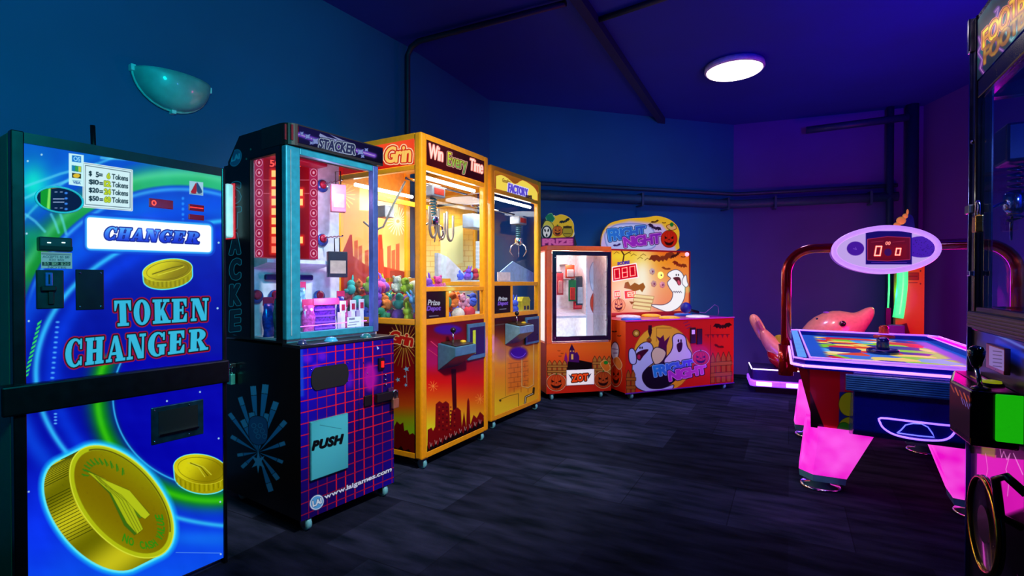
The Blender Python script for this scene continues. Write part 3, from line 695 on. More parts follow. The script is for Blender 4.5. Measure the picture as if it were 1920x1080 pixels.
screws(FC, t, [(150, 512), (189, 512), (150, 575), (189, 574)], -.012, .0035)
# oval window
u, z = FC.px(112, 375, -.008)
ring = [(u+.058*math.cos(a_), -.01, z+.040*math.sin(a_)) for a_ in np.linspace(0, 2*math.pi, 33)[:-1]]
obj('oval_bezel', MB(FC).tube(ring, .0035, 8, closed=True), M('white_bezel', '#cfe4ea', .3), t)
ov = front(FC, u-.058, u+.058, z-.040, z+.040, -.008, res=.0011, base='#081040', e=.8)
ov.fill(rect(76, 340, 95, 412), '#12a020'); ov.fill([(92, 340), (96, 340), (92, 412), (86, 412)], '#90f060', soft=2); ov.line([(98, 352), (122, 350)], 3, '#c8c010')
for k in range(5): ov.fill(ell(124, 362+k*10, 3, 2), '#4090ff', soft=2)
for y in (373, 379): ov.line([(100, y), (120, y)], 1.5, '#c0d8ff')
for y in (360, 390): ov.line([(103, y), (107, y)], 1.4, '#a0b8e0'); ov.line([(113, y), (117, y)], 1.4, '#a0b8e0')
ov.build('oval_window', t, LIT, keep=lambda s: ((s.A-.5)**2+(s.B-.5)**2) < .25)
# small red displays
for (x0, y0, x1, y1, lab) in ((280, 371, 325, 388, 0), (354, 382, 383, 394, 1), (354, 401, 383, 411, 2)):
    ua, za = FC.px(x0, y1, -.01); ub, zb = FC.px(x1, y1, -.01); zt_ = FC.px(x0, y0, -.01)[1]
    d_ = obj('red_display', MB(FC).box(ua, ub, -.01, -.004, za, zt_), M('red_display_plastic', '#5a0408', .2, emit='#7c0810', es=.5), t, bevel=.002)
    if lab == 0:
        obj('digit', MB(FC).tube([(ua+.014+.006*math.cos(a_), -.0115, (za+zt_)/2+.008*math.sin(a_)) for a_ in np.linspace(0, 6.283, 13)[:-1]], .0016, 6, closed=True), M('red_led', '#ff2010', emit='#ff4030', es=3, var=0), d_)
    if lab == 1: obj('lit_word', MB(FC).box(ua+.004, ub-.004, -.0112, -.0095, (za+zt_)/2-.002, (za+zt_)/2+.002), M('red_led_dim', '#ff2010', emit='#ff3020', es=1.2, var=0), d_)
# payout recess
(ua, zb), (ub, _) = FC.px(281, 757), FC.px(379, 757); za = FC.px(281, 835)[1]; zb = FC.px(281, 752)[1]
pay = obj('payout_bezel', MB(FC).box(ua, ub, -.012, -.003, za, za+.135), M('bezel_steel', '#2c5a6a', .3, .8, var=.3), t, bevel=.003)
obj('payout_opening', MB(FC).box(ua+.022, ub-.022, -.014, -.01, za+.036, za+.118), M('slot_black'), pay)
obj('payout_lip', MB(FC).box(ua+.022, ub-.022, -.024, -.01, za+.030, za+.036), CHROME, pay)
for du, dz in ((.01, .012), (.01, .123), (.125, .012), (.125, .123)):
    obj('screw', MB().lathe(FC.pt(ua+min(du, ub-ua-.01), -.012, za+dz), [(.004, 0), (.0035, .002), (.001, .003)], 8, -FC.W), CHROME, pay)
# aerial standing on top
fin(obj('aerial', MB(FC).tube([(.36, .5, TOPZ), (.355, .5, TOPZ+.19)], .009, 8), BLACK), 'thin black rod standing on top of the token changer', 'aerial')
# white lightbox edge between changer and crane
# ------------------------------------------------------------------ block stacking prize machine
FS = Frame(-.936, 2.264, .567, .824); SW = .545; W1 = .137; ZT = 1.853
t = stk = thing('stacking_game', 'dark prize machine with a red block display behind teal framed glass', 'arcade machine', FS.pt(SW/2, .35, 0))
SB = M('stacker_black', '#040507', .5)
TEAL = M('teal_metal', '#2c9ab0', .35, .3)
m = MB(FS); m.box(.0, SW, .004, .68, .062, .832)
obj('lower_cabinet', m, SB, t, bevel=.004)
lw = front(FS, 0, SW, .062, .832, .002, res=.0016, base='#0a0650')
lw.paint(lambda X, Y: mixc('#1208b0', '#1a0660', .5+.5*np.sin(X/60+Y/90)))
for k in range(10):       # red grid
    x = 577+k*17.4; lw.line([(x, 640), (x+2, 990)], 2.0 if 2 < k < 8 else 1.3, '#f01828' if 2 < k < 8 else '#a01038')
for k in range(15):
    y = 668+k*21.5; sl = -.119-(.31)*(y-652)/329
    lw.line([(560, y), (742, y+182*sl)], 1.7, '#e81828' if k < 9 else '#a81038')
for x, y in ((604, 668), (594, 690), (576, 672)): lw.fill(ell(x, y, 9, 8), '#7a18d0', a=.7, soft=8)
lw.fill(ell(694, 707, 13, 26), '#b0109a', a=.9, soft=10); lw.fill(ell(655, 712, 8, 16), '#6010c0', a=.7, soft=10)
lw.line([(564, 650), (566, 740)], 3, '#1050d0', a=.7, glow=3)
lw.fill(ell(594, 942, 12, 15, 35), '#e8f4ff', outline=[(1.2, '#1a3a80')]); lw.fill(ell(594, 942, 10.5, 12.5, 35), '#5cb0e8'); lw.text('LAI', [(587, 950), (603, 943), (602, 934), (586, 940)], '#e8f8ff', grow=.8, outline=[(.6, '#18407a')])
lw.text('www.laigames.com', [(610, 938), (733, 886), (735, 875), (608, 928)], '#e8f0ff', grow=.55, outline=[(1.0, '#101040')])
lw.fill([(706, 648), (711, 653), (708, 656)], '#c0d8ff')
lw.build('grid_panel', t, PRINT)
# prize door, coin fittings
(ua, za), (ub, zb) = FS.px(583, 893, -.012), FS.px(653, 778, -.012); zt_ = .498; zl_ = .232
pd = obj('prize_door', MB(FS).box(ua, ub, -.012, .002, zl_, zt_), M('prize_door_plastic', '#3c9aa4', .3, coat=.4), t, bevel=.003)
pn = front(FS, ua+.004, ub-.004, zl_+.004, zt_-.004, -.0135, res=.0014, base='#4cb0bc')
pn.paint(lambda X, Y: mixc('#48b4c0', '#3490a0', .5+.5*np.sin((X+Y*.7)/40)))
pn.text('PUSH', [(587, 844), (641, 831), (642, 815), (588, 828)], '#080c10', grow=1.6, shear=.05, space=.14)
pn.line([(600, 797), (640, 804)], .7, '#1c606c'); pn.build('door_sheet', pd, PRINT)
(ua, za), (ub, zb) = FS.px(583, 722), FS.px(653, 722)
zm = FS.px(618, 706)[1]
obj('hand_slot', MB(FS).prism([(ua+.03*math.cos(a_)+.03 if math.cos(a_) < 0 else ub-.03+.03*math.cos(a_), zm+.052*math.sin(a_)) for a_ in np.linspace(.01, 6.27, 24)], -.004, .01), M('slot_black'), t)
u, z = FS.px(716, 682, -.01); cm_ = obj('coin_entry', MB(FS).box(u-.018, u+.018, -.012, .0, z-.03, z+.03), BLACK, t, bevel=.002)
obj('coin_button', MB(FS).box(u-.007, u+.007, -.02, -.01, z-.018, z+.014), M('red_lens', '#a01818', .2, emit='#ff2010', es=.8), cm_)
for k in range(3):
    u, z = FS.px(723.5, 703+k*9, -.004); obj('bolt', MB().lathe(FS.pt(u, -.002, z), [(.007, 0), (.006, .004), (.002, .006)], 10, -FS.W), CHROME, t)
u, z = FS.px(693, 750, -.01); obj('lock_plate', MB(FS).box(u-.03, u+.02, -.01, .0, z-.03, z+.025), SB, t, bevel=.004)
u, z = FS.px(718, 745, -.02); obj('lock_bar', MB(FS).box(u-.04, SW+.01, -.025, 0, z-.022, z+.022), SB, t, bevel=.003)
screws(FS, t, [(584, 693), (584, 728), (652, 680), (652, 714), (682, 680), (682, 757), (708, 750), (689, 700)], .001, .0035)
obj('door_trim', MB(FS).box(*[FS.px(672, 760)[0], FS.px(672, 760)[0]+.003], -.004, .002, .40, .80), CHROME, t)
# control deck
obj('deck', MB(FS).box(-.005, SW+.005, -.004, W1, .832, .846), M('deck_dark', '#15181f', .3), t, bevel=.003)
for x, y, rx, cc, nm in ((637, 640, .032, '#38a8d8', 'start_button'), (574, 645, .022, '#203060', 'side_button'), (717, 634, .03, '#207078', 'side_button')):
    u, w_ = FS.pz(x, y, .85); w_ = min(max(w_, .035), .09)
    c = FS.pt(u, w_, .845); obj(nm, MB().lathe(c, [(rx, 0), (rx, .006), (rx*.8, .010), (rx*.75, .018), (rx*.3, .022)], 20), M('button_'+cc[1:], cc, .25, coat=.5), t)
casters(FS, t, [(.045, .028), (SW-.05, .028), (.06, .6), (SW-.06, .6)], .032)
# black side with blue burst
sd = side(FS, .004, .68, .062, .832, u=-.002, res=.002, base='#040507')
cx, cy = 484, 848; r_ = np.random.default_rng(5)
for an, ln, wd in ((-97, 108, 9), (-80, 112, 10), (-118, 100, 8), (-140, 96, 8), (-160, 70, 9), (-60, 92, 10), (-35, 84, 10), (-12, 66, 10), (14, 60, 8), (40, 62, 9), (62, 66, 9), (-128, 60, 9), (-105, 60, 9), (-70, 60, 8), (175, 46, 8), (150, 40, 8)):
    a_ = math.radians(an); dx, dy = math.cos(a_)*.62, math.sin(a_); px_, py_ = -dy, dx
    x1, y1 = cx+dx*ln, cy+dy*ln
    sd.fill([(cx, cy), (x1-px_*wd*.6, y1-py_*wd*.6), (x1+px_*wd*.6, y1+py_*wd*.6)], '#2c90d8')
    sd.fill([(x1-px_*wd*.6, y1-py_*wd*.6), (x1+px_*wd*.6, y1+py_*wd*.6), (x1+px_*wd*.6+dx*17, y1+py_*wd*.6+dy*17), (x1-px_*wd*.6+dx*17, y1-py_*wd*.6+dy*17)], '#48a8e8', outline=[(1, '#0a1c30')])
    sd.line([(x1, y1), (x1+dx*17, y1+dy*17)], 1.2, '#60b0e0')
sd.fill(smooth([(cx-14, cy-64), (cx+14, cy-62), (cx+16, cy-24), (cx, cy-14), (cx-16, cy-26)]), '#2060a0', outline=[(1, '#081420')])
for k in range(6): sd.line(ell(cx-8+k*4, cy-50+(k % 3)*10, 4, 4), .9, '#50a8e0', closed=True)
sd.fill([(cx+(20 if k % 2 else 8)*math.cos(k*.5236)*.7, cy+18+(22 if k % 2 else 8)*math.sin(k*.5236)) for k in range(12)], '#58b0f0')
sd.build('side_graphic', t, PRINT)
# upper box
sidep = [(W1, .846), (.68, .846), (.68, 1.60), (.635, 1.72), (.51, ZT), (W1, ZT)]
win = (.19, .411, .852, 1.722)
m = MB(FS)
for z0, z1, w0, w1 in ((.846, win[2], W1, .68), (win[3], 1.74, W1, .62), (win[2], win[3], W1, win[0]), (win[2], win[3], win[1], .66)):
    m.box(0, .018, w0, w1, z0, z1)
m.prism([(W1, 1.74), (.62, 1.74), (.51, ZT), (W1, ZT)], 0, .018, 'u')
obj('side_panel', m, SB, t)
m = MB(FS); m.prism([(.66, .846), (.68, .846), (.68, 1.60), (.635, 1.72), (.51, ZT), (.50, ZT-.015), (.62, 1.71), (.66, 1.60)], .018, SW, 'u')
obj('rear_panel', m, M('white_inner_panel', '#e8e4ec', .5), t)
obj('roof', MB(FS).box(.018, SW, W1, .51, 1.80, ZT), SB, t)
obj('inner_floor', MB(FS).box(.018, SW, W1, .66, .846, .862), M('white_inner_panel'), t)
obj('side_glass', MB(FS).box(.006, .010, win[0], win[1], win[2], win[3]), GLASS, t)
obj('right_glass', MB(FS).box(SW-.012, SW-.006, W1+.03, .40, .862, 1.80), GLASS, t)
# white backboard and score display inside
obj('backboard', MB(FS).box(.018, SW-.012, .44, .46, .862, 1.80), M('white_inner_panel'), t)
WD_ = .425
def sq(x, y): return FS.px(x, y, WD_)
u0 = sq(476, 400)[0]; u1 = sq(594, 400)[0]; z0 = sq(535, 484)[1]; z1 = sq(535, 306)[1]
print('score', u0, u1, z0, z1)
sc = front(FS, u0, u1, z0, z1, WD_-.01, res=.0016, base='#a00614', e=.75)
x0, x1 = sc.X.min(), sc.X.max(); y0, y1 = sc.Y.min(), sc.Y.max(); XX = lambda f: x0+f*(x1-x0)
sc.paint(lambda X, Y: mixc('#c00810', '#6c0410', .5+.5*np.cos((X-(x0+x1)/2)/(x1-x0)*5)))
sl = .10
def qd(a, b, c_, d): # a..b across, c..d down, fractions
    return [(XX(a), y0+d*(y1-y0)), (XX(b), y0+d*(y1-y0)), (XX(b), y0+c_*(y1-y0)), (XX(a), y0+c_*(y1-y0))]
sc.fill(qd(0, .14, 0, 1), '#b82450'); sc.fill(qd(.86, 1, 0, 1), '#b82450')
for k in range(10):
    for f in (.07, .93): sc.fill(ell(XX(f), y0+(.06+k*.098)*(y1-y0), 5.5, 6.5), '#b01038', outline=[(1, '#ffc0d0')]); sc.fill(ell(XX(f), y0+(.06+k*.098)*(y1-y0), 2.2, 3), '#ffb0c0')
for k in range(1, 3): sc.line([(XX(.14), y0+(.1+k*.13)*(y1-y0)), (XX(.86), y0+(.1+k*.13)*(y1-y0))], 1, '#f08090')
bl = '#ffb060'
for k in range(9):
    sc.fill(qd(.26, .40, .13+k*.092, .205+k*.092), '#ff3018', grow=3, soft=5, a=.8); sc.fill(qd(.265, .395, .135+k*.092, .20+k*.092), bl if k < 7 else '#ff7050', e=1.5)
for k in (2, 3, 7): sc.fill(qd(.62, .76, .13+k*.092, .205+k*.092), '#ff3018', grow=3, soft=5, a=.8); sc.fill(qd(.62, .76, .135+k*.092, .20+k*.092), bl, e=1.5)
sc.text('50', qd(.24, .40, .035, .10), '#ff5040', grow=.5, e=1.4); sc.text('33', qd(.58, .74, .035, .10), '#ff5040', grow=.5, e=1.4)
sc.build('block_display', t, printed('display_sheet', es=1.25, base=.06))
obj('display_cap', MB(FS).box(u0-.01, u1+.01, .34, .44, z1+.005, z1+.035), M('dark_red_plastic', '#7a0a20', .3, emit='#a01028', es=.35), t, bevel=.006)
for k in range(4): obj('grille_bar', MB(FS).box(u0, u1, .35, .44, z1+.045+k*.014, z1+.051+k*.014), M('dark_red_plastic'), t)
obj('display_shelf', MB(FS).prism([(.43, z0-.005), (.30, z0-.012), (.30, z0-.03), (.43, z0-.055)], u0-.005, u1+.01, 'u'), M('white_plastic', '#e8e4f0', .35), t)
obj('name_bar', MB(FS).box(u0+.05, u1-.03, .41, .43, z0-.115, z0-.085), M('navy_plastic', '#140c50', .3), t, bevel=.008)
obj('lit_word', MB(FS).box((u0+u1)/2-.03, (u0+u1)/2+.02, .405, .42, z0-.103, z0-.097), M('pink_led', '#ff4060', emit='#ff6080', es=1.5, var=0), t)
# prize wheel rosettes and rails
def rosette(u, z, w_):
    r = obj('rosette', MB().lathe(FS.pt(u, w_, z), [(.035, 0), (.034, .008), (.012, .012)], 18, -FS.W), M('blue_red_rosette', '#3048a0', .3, coat=.5), t)
    obj('rosette_cap', MB().lathe(FS.pt(u, w_-.012, z+.008), [(.024, 0), (.012, .006)], 14, -FS.W), M('rosette_red', '#c02040', .3), r)
    return r
hooks = []
for x, y in ((604, 349), (604, 450)):
    u, z = FS.px(x, y, .43); rosette(u, z, .43)
    pts = [(u+.0, .43-.012*k, z+.012+.0035*math.sin(k*2.2)) for k in range(16)]
    obj('prize_hook', MB(FS).tube(pts, .004, 6), CHROME, t); hooks.append((u, z))
for x in (480, 515, 560, 598):
    u, z = FS.px(x, 556, .43); rosette(u, z, .43)
# glass front door, teal
z0d, z1d = .862, 1.752
obj('door_post', MB(FS).box(.0, .072, W1-.03, W1+.008, z0d, z1d), TEAL, t, bevel=.006)
obj('door_post', MB(FS).box(SW-.045, SW-.01, W1-.03, W1+.008, z0d, z1d), M('violet_teal_metal', '#4a64a8', .3, .3), t, bevel=.004)
obj('door_rail', MB(FS).box(.072, SW-.045, W1-.028, W1+.006, z1d-.032, z1d), TEAL, t, bevel=.003)
obj('door_rail', MB(FS).box(.072, SW-.045, W1-.028, W1+.006, z0d, z0d+.03), TEAL, t, bevel=.003)
obj('door_glass', MB(FS).box(.070, SW-.043, W1-.012, W1-.008, z0d+.028, z1d-.03), GLASS, t)
for k in range(26): 
    pass
obj('door_seal', MB(FS).box(.020, .024, W1-.034, W1-.029, z0d+.02, z1d-.02), M('grey_seal', '#8aa0a8', .5), t)
st = front(FS, *[FS.px(651, 600, W1-.014)[0], FS.px(677, 600, W1-.014)[0]], FS.px(664, 613, W1-.014)[1], FS.px(664, 594, W1-.014)[1], W1-.014, res=.0015, base='#c8d4f0', e=.25)
st.text('PRIZES', [(655, 600), (665, 599), (665, 596), (655, 597)], '#303858', grow=.2); st.line([(655, 605), (673, 603)], 1, '#505880'); st.line([(653, 610), (668, 608)], 1, '#303858')
st.build('price_label', t, PRINT)
# marquee with rounded left corner
arc = [(-.004+.055*(1-math.cos(a_)), W1-.045+.055*(1-math.sin(a_))) for a_ in np.linspace(0, math.pi/2, 7)]
prof = [( -.004, .30)]+arc+[(SW+.01, W1-.045), (SW+.01, .30)]
m = MB(FS); m.prism(prof, 1.755, ZT, 'z'); mq = obj('marquee', m, SB, t)
ms = front(FS, .05, SW+.008, 1.768, ZT-.006, W1-.047, res=.0013, base='#0a0648', e=.35)
ms.paint(lambda X, Y: mixc('#0a0650', '#060420', (Y-255)/50))
for k in range(2): ms.fill([(541+k*14, 236), (546+k*14, 237), (546+k*14, 272), (541+k*14, 271)], '#901020')
ms.line([(545, 253), (562, 252), (590, 262), (640, 274), (702, 292)], 3, '#a060ff', glow=3); ms.line([(545, 253), (562, 252), (590, 262), (640, 274), (702, 292)], 1.3, '#f0e0ff')
for x, y, s_ in ((566, 250, 4), (577, 256, 6), (592, 265, 8), (584, 268, 4), (676, 285, 7), (687, 281, 4), (680, 293, 4)):
    ms.fill([(x+s_*(1 if k % 2 else .5)*math.cos(k*.7854)*1.1, y+s_*(1 if k % 2 else .5)*math.sin(k*.7854)) for k in range(8)], '#a8b8ff', outline=[(.6, '#3040a0')])
ms.fill(smooth([(600, 250), (622, 262), (612, 256), (634, 262), (618, 252), (646, 264), (660, 268), (668, 276), (640, 272), (604, 262)], 2), '#b8c0f8')
ms.text('STACKER', [(598, 277), (665, 290), (667, 272), (600, 260)], '#30386c', grow=.9, outline=[(2.6, '#101040'), (1.5, '#d8e8ff')], space=.1)
ms.fill([(615, 281), (640, 286), (664, 294), (636, 290)], '#c0c8ff')
ms.build('marquee_sheet', mq, LIT)
# wrap round the corner of the marquee
for k in range(2):
    u_, w_ = arc[2+k*2]; obj('corner_stripe', MB(FS).box(u_-.004, u_+.006, w_-.006, w_+.004, 1.775, 1.845), M('dark_red_print', '#7a0c18', .4), mq)
ss = side(FS, .15, .66, .86, 1.85, u=-.002, res=.0022, base='#040507')
ss.fill(ell(441.5, 296, 11, 17, 20), '#2c90b8'); ss.fill(ell(441.5, 296, 9.6, 15, 20), '#1c6a98'); ss.text('LAI', [(434, 303), (449, 297), (449, 288), (434, 293)], '#60c0e0', grow=.8)
for x, y in ((502, 251), (511, 256), (494, 272), (470, 280), (462, 298)): ss.fill(ell(x, y, 1.6, 2), '#5a7a70')
for i, ch in enumerate('STACKER'):
    y0_ = 338+i*48
    q = [(432, y0_+42), (449, y0_+40), (450, y0_+4), (433, y0_+6)]
    if ss._reg(428, y0_, 452, y0_+44): ss.text(ch, q, '#0e3446', grow=1.2, outline=[(2.4, '#3cb4d0'), (1.0, '#061018')])
ss.build('side_letter_sheet', t, PRINT, keep=lambda s: ~((s.A > (.66-win[1]-.003)/.51) & (s.A < (.66-win[0]+.003)/.51) & (s.B > (win[2]-.863)/.99) & (s.B < (win[3]-.857)/.99)) & ~((s.A < .30*(s.B-.80)/.20) & (s.B > .80)))
# prizes inside
def prize_box(u, w_, z, du, dw, dz, mat, lab, lidmat, tilt=0, name='prize_box', hook=True):
    Fp = Frame(*FS.pt(u, w_, 0)[:2], *(Matrix.Rotation(tilt, 3, 'Z') @ FS.U)[:2])
    t_ = thing(name, lab, 'prize box', FS.pt(u, w_, z))
    obj('box', MB(Fp).box(-du/2, du/2, -dw/2, dw/2, z, z+dz), mat, t_, bevel=.003)
    obj('label_panel', MB(Fp).box(-du/2+.01, du/2-.01, -dw/2-.002, -dw/2, z+dz*.15, z+dz*.65), lidmat, t_)
    if hook: obj('hang_strap', MB(Fp).tube([(-.012, 0, z+dz), (-.014, 0, z+dz+.07), (.012, 0, z+dz+.075), (.014, 0, z+dz)], .003, 6), BLACK, t_)
    return t_
for (x, yt, yb, du, cc, c2, lab, tl) in ((634, 347, 398, .075, '#f088a0', '#f8b0c0', 'pink boxed prize hanging from the upper chrome hook', -.5), (632, 472, 520, .10, '#2a2030', '#c8a890', 'dark prize box with a pale picture hanging from the lower hook', -.45)):
    u, zt_ = FS.px(x, yt, .27); _, zb = FS.px(x, yb, .27); print('prize', u, zt_, zb)
    prize_box(u, .27, zb, du, .05, zt_-zb, M('box_'+cc[1:], cc, .35), lab, M('boxlabel_'+c2[1:], c2, .3), tl)
# low row of packaged prizes standing on the inner floor
low = [(.05, .25, .055, .15, '#1c8080', 'small green and blue packet at the left end of the low prize row'), (.115, .26, .06, .16, '#2a2a60', 'dark striped packet second from the left in the low prize row'),
       (.045, .33, .06, .13, '#2048c0', 'blue packet standing behind the green and blue one at the left end'), (.165, .33, .05, .17, '#c8a020', 'tall gold packet standing behind the dark striped packet'), (.075, .19, .05, .09, '#a03090', 'small violet packet nearest the side window of the stacking machine'),
       (.225, .345, .06, .19, '#80c0e0', 'tall pale blue packet behind the pink packet in the prize row'), (.46, .33, .05, .15, '#3030a0', 'indigo packet at the right rear of the low prize row'),
       (.20, .24, .07, .12, '#d050a0', 'pink packet standing left of the purple prize case'), (.41, .24, .05, .11, '#c04080', 'pink packet standing right of the purple prize case')]
for u, w_, du, dz, cc, lab in low:
    dz *= 1.25
    Fp = Frame(*FS.pt(u, w_, 0)[:2], *FS.U[:2]); t_ = thing('prize_packet', lab, 'prize', FS.pt(u, w_, .862))
    m = MB(Fp); R = []
    for k in range(6):
        f = k/5; s_ = du/2*(1-.15*math.sin(f*9)) ; th = .022*math.sin(math.pi*(.15+.8*f))
        R.append([Fp.pt(s_*math.cos(a_), th*math.sin(a_), .862+dz*f) for a_ in np.linspace(0, 6.283, 13)[:-1]])
    m.rings(R); obj('packet', m, M('foil_'+cc[1:], cc, .25, .2, coat=.8, var=.6, scale=60), t_)
    obj('header_card', MB(Fp).box(-du/2, du/2, -.002, .002, .862+dz-.01, .862+dz+.03), M('header_card', '#d83060', .4), t_)
t_ = thing('prize_case', 'wide purple studded prize case in the low prize row', 'prize', FS.pt(.30, .27, .862))
obj('case', MB(FS).box(.235, .37, .25, .30, .862, 1.03), M('purple_case', '#5a1c8c', .3, coat=.6, var=.7, scale=90), t_, bevel=.01)
obj('title_strip', MB(FS).box(.225, .38, .235, .25, 1.01, 1.045), M('pink_title', '#e04070', .4, emit='#e04070', es=.3), t_, bevel=.003)
for k in range(4): obj('rib', MB(FS).box(.24, .365, .246, .25, .885+k*.032, .894+k*.032), M('violet_rib', '#8a48d8', .3), t_)
for i, x in enumerate((643, 662, 678)):
    u, z = FS.px(x, 575-i*2, .20); t_ = thing('prize_tag', ['white framed red prize tag, leftmost of the three low tags', 'white framed red prize tag in the middle of the three low tags', 'white framed red prize tag, rightmost of the three low tags'][i], 'tag', FS.pt(u, .20, z-.03))
    obj('card', MB(FS).box(u-.018, u+.018, .198, .202, z-.03, z+.03), M('white_card', '#f0e8f0', .5), t_); obj('red_patch', MB(FS).box(u-.010, u+.010, .196, .198, z-.02, z+.012), M('red_patch', '#c82848', .4), t_)
    obj('stand', MB(FS).box(u-.012, u+.012, .198, .23, .862, z-.03), M('white_card'), t_)
# light tube inside
obj('light_tube', MB(FS).tube([(.04, .22, 1.785), (SW-.03, .22, 1.785)], .008, 8), M('pink_tube', '#ffffff', emit='#ff9cb8', es=9, var=0), t)
lamp('stacker_interior_light', 'POINT', FS.pt(.30, .22, 1.6), 2.6, (1, .42, .60), .05); lamp('stacker_low_light', 'POINT', FS.pt(.30, .18, 1.05), 1.5, (.6, .45, 1), .03)
obj('violet_led_strip', MB(FS).tube([(.08, W1+.02, .915), (SW-.05, W1+.02, .92)], .0022, 6), M('violet_led', '#c060ff', emit='#c050ff', es=4, var=0), t)
# hasps and padlocks
o = plate(FS, t, 'hasp', 729, 728, 738, 748, -.012, -.022, STEEL, .001)
padlock(FS, 741, 747, -.025, 'brass padlock hanging at the right edge of the stacking machine cabinet', M('padlock_brass', '#d89070', .25, .7))
FSd = FS
w_, z_ = FS.pu(433, 700, -.02)
t_ = thing('padlock', 'silver padlock hanging on the black side between token changer and crane', 'padlock', FS.pt(-.02, w_, z_-.06))
obj('body', MB(FS).box(-.03, -.008, w_-.02, w_+.02, z_-.055, z_-.002), M('padlock_steel', '#58c8b8', .25, .6), t_, bevel=.003)
obj('shackle', MB(FS).tube([(-.02, w_-.013, z_-.006), (-.02, w_-.013, z_+.03), (-.02, w_-.008, z_+.044), (-.02, w_+.008, z_+.044), (-.02, w_+.013, z_+.03), (-.02, w_+.013, z_-.006)], .0035, 8), CHROME, t_)
obj('hasp', MB(FS).box(-.03, -.002, w_-.015, w_+.015, z_+.03, z_+.05), STEEL, stk, bevel=.002)
# white lit box on the stacker's side nearest the changer
w_, z_ = FS.pu(424, 345, -.03); _, zb_ = FS.pu(424, 446, -.03)
t_ = thing('light_box', 'small white lit box on the side between token changer and crane', 'light box', FS.pt(-.02, w_, zb_))
obj('cover', MB(FS).box(-.045, -.004, w_-.03, w_+.05, zb_, z_), M('white_cover', '#cfeef0', .35, emit='#a0e0e8', es=.35), t_, bevel=.012)
obj('base_strip', MB(FS).box(-.01, -.002, w_-.035, w_+.055, zb_-.004, z_+.004), M('red_strip', '#c82030', .4, emit='#ff2030', es=.5), t_, bevel=.002)

# ------------------------------------------------------------------ claw machines
YEL = M('yellow_enamel', '#f4a208', .35, coat=.4, var=.06)
CABLE = M('cable_grey', '#5a6468', .45)
def sky_colors(X, Y):
    return grad([(610, '#6a0818'), (680, '#a80c14'), (720, '#e01808'), (750, '#e86a10'), (775, '#f0c820'), (800, '#c8e020'), (825, '#b8d818'), (870, '#c0e020')], lambda X, Y: Y)(X, Y)
def claw_gear(F, t, u, w_, zc, s_=1.0):
    car = obj('claw_carriage', MB(F).box(u-.07, u+.07, w_-.05, w_+.05, zc-.07, zc), M('carriage_grey', '#8a9098', .4), t, bevel=.008)
    obj('carriage_badge', MB(F).box(u-.05, u+.05, w_-.053, w_-.05, zc-.055, zc-.015), M('badge_red', '#b83020', .4), car)
    obj('gantry_rail', MB(F).tube([(.05, w_, zc+.012), (.70, w_, zc+.012)], .009, 8), CHROME, t)
    pts = [(u+.021*math.cos(k*.9), w_+.021*math.sin(k*.9), zc-.07-k*.0026) for k in range(64)]
    obj('coil_cable', MB(F).tube(pts, .006, 6), M('teal_coil', '#1c5c68', .25, coat=.6), t)
    zb = zc-.24
    hub = obj('claw_hub', MB().lathe(F.pt(u, w_, zb), [(.03, .05), (.036, .04), (.036, 0), (.02, -.02)], 16), CHROME, t)
    for k in range(3):
        a_ = k*2.094+.5; c, s = math.cos(a_), math.sin(a_)
        obj('claw_finger', MB(F).tube([(u+c*.02, w_+s*.02, zb+.01), (u+c*.075, w_+s*.075, zb-.03), (u+c*.085, w_+s*.085, zb-.075), (u+c*.05, w_+s*.05, zb-.12)], [.006, .006, .006, .003], 8), CHROME, hub)
def frame_parts(F, t, wd, dp, zb, zt, bars, mat=None):
    mat = mat or YEL
    for u0, u1, w0, w1 in ((0, .055, 0, .055), (wd-.05, wd, 0, .05), (0, .05, dp-.05, dp), (wd-.05, wd, dp-.05, dp)):
        obj('corner_post', MB(F).box(u0, u1, w0, w1, zb, zt), mat, t, bevel=.012 if w0 == 0 else .004)
    for z0, z1 in bars:
        obj('front_rail', MB(F).box(.055, wd-.05, .006, .04, z0, z1), mat, t, bevel=.004)
        obj('side_rail', MB(F).box(.006, .04, .055, dp-.05, z0, z1), mat, t, bevel=.004)
def brickwall(*a): pass
F3 = Frame(-.537, 3.03, .497, .868); CW, CD = .742, .78
t = clw = thing('claw_machine', 'yellow crane game headed Win Every Time, packed with soft toys', 'claw machine', F3.pt(CW/2, CD/2, 0))
bars = [(.065, .10), (.868, .905), (1.07, 1.098), (1.80, 1.83), (1.985, 2.02)]
frame_parts(F3, t, CW, CD, .065, 2.02, bars[:2]+bars[3:])
obj('front_rail', MB(F3).box(.055, CW-.05, .006, .04, 1.07, 1.10), YEL, t, bevel=.004)
obj('window_divider', MB(F3).box(.255, .285, .008, .035, .905, 1.07), YEL, t, bevel=.003)
obj('rear_panel', MB(F3).box(.05, CW-.05, CD-.03, CD, .10, 1.985), M('orange_back_board', '#e0902a', .5), t)
obj('roof', MB(F3).box(.005, CW-.005, .005, CD-.005, 1.975, 1.99), YEL, t)
obj('deck', MB(F3).box(.045, CW-.045, .045, CD-.03, .855, .872), M('white_deck', '#e8e0d8', .5), t)
obj('side_window', MB(F3).box(.018, .023, .05, CD-.05, .90, 1.80), GLASS, t)
obj('right_window', MB(F3).box(CW-.023, CW-.018, .05, CD-.05, .90, 1.80), GLASS, t)
obj('front_window', MB(F3).box(.05, CW-.045, .018, .023, 1.10, 1.80), GLASS, t)
obj('small_window', MB(F3).box(.285, CW-.05, .018, .023, .905, 1.07), GLASS, t)
obj('right_lower_panel', MB(F3).box(CW-.03, CW-.02, .05, CD-.05, .10, .87), M('dark_red_board', '#5a0a10', .5), t)
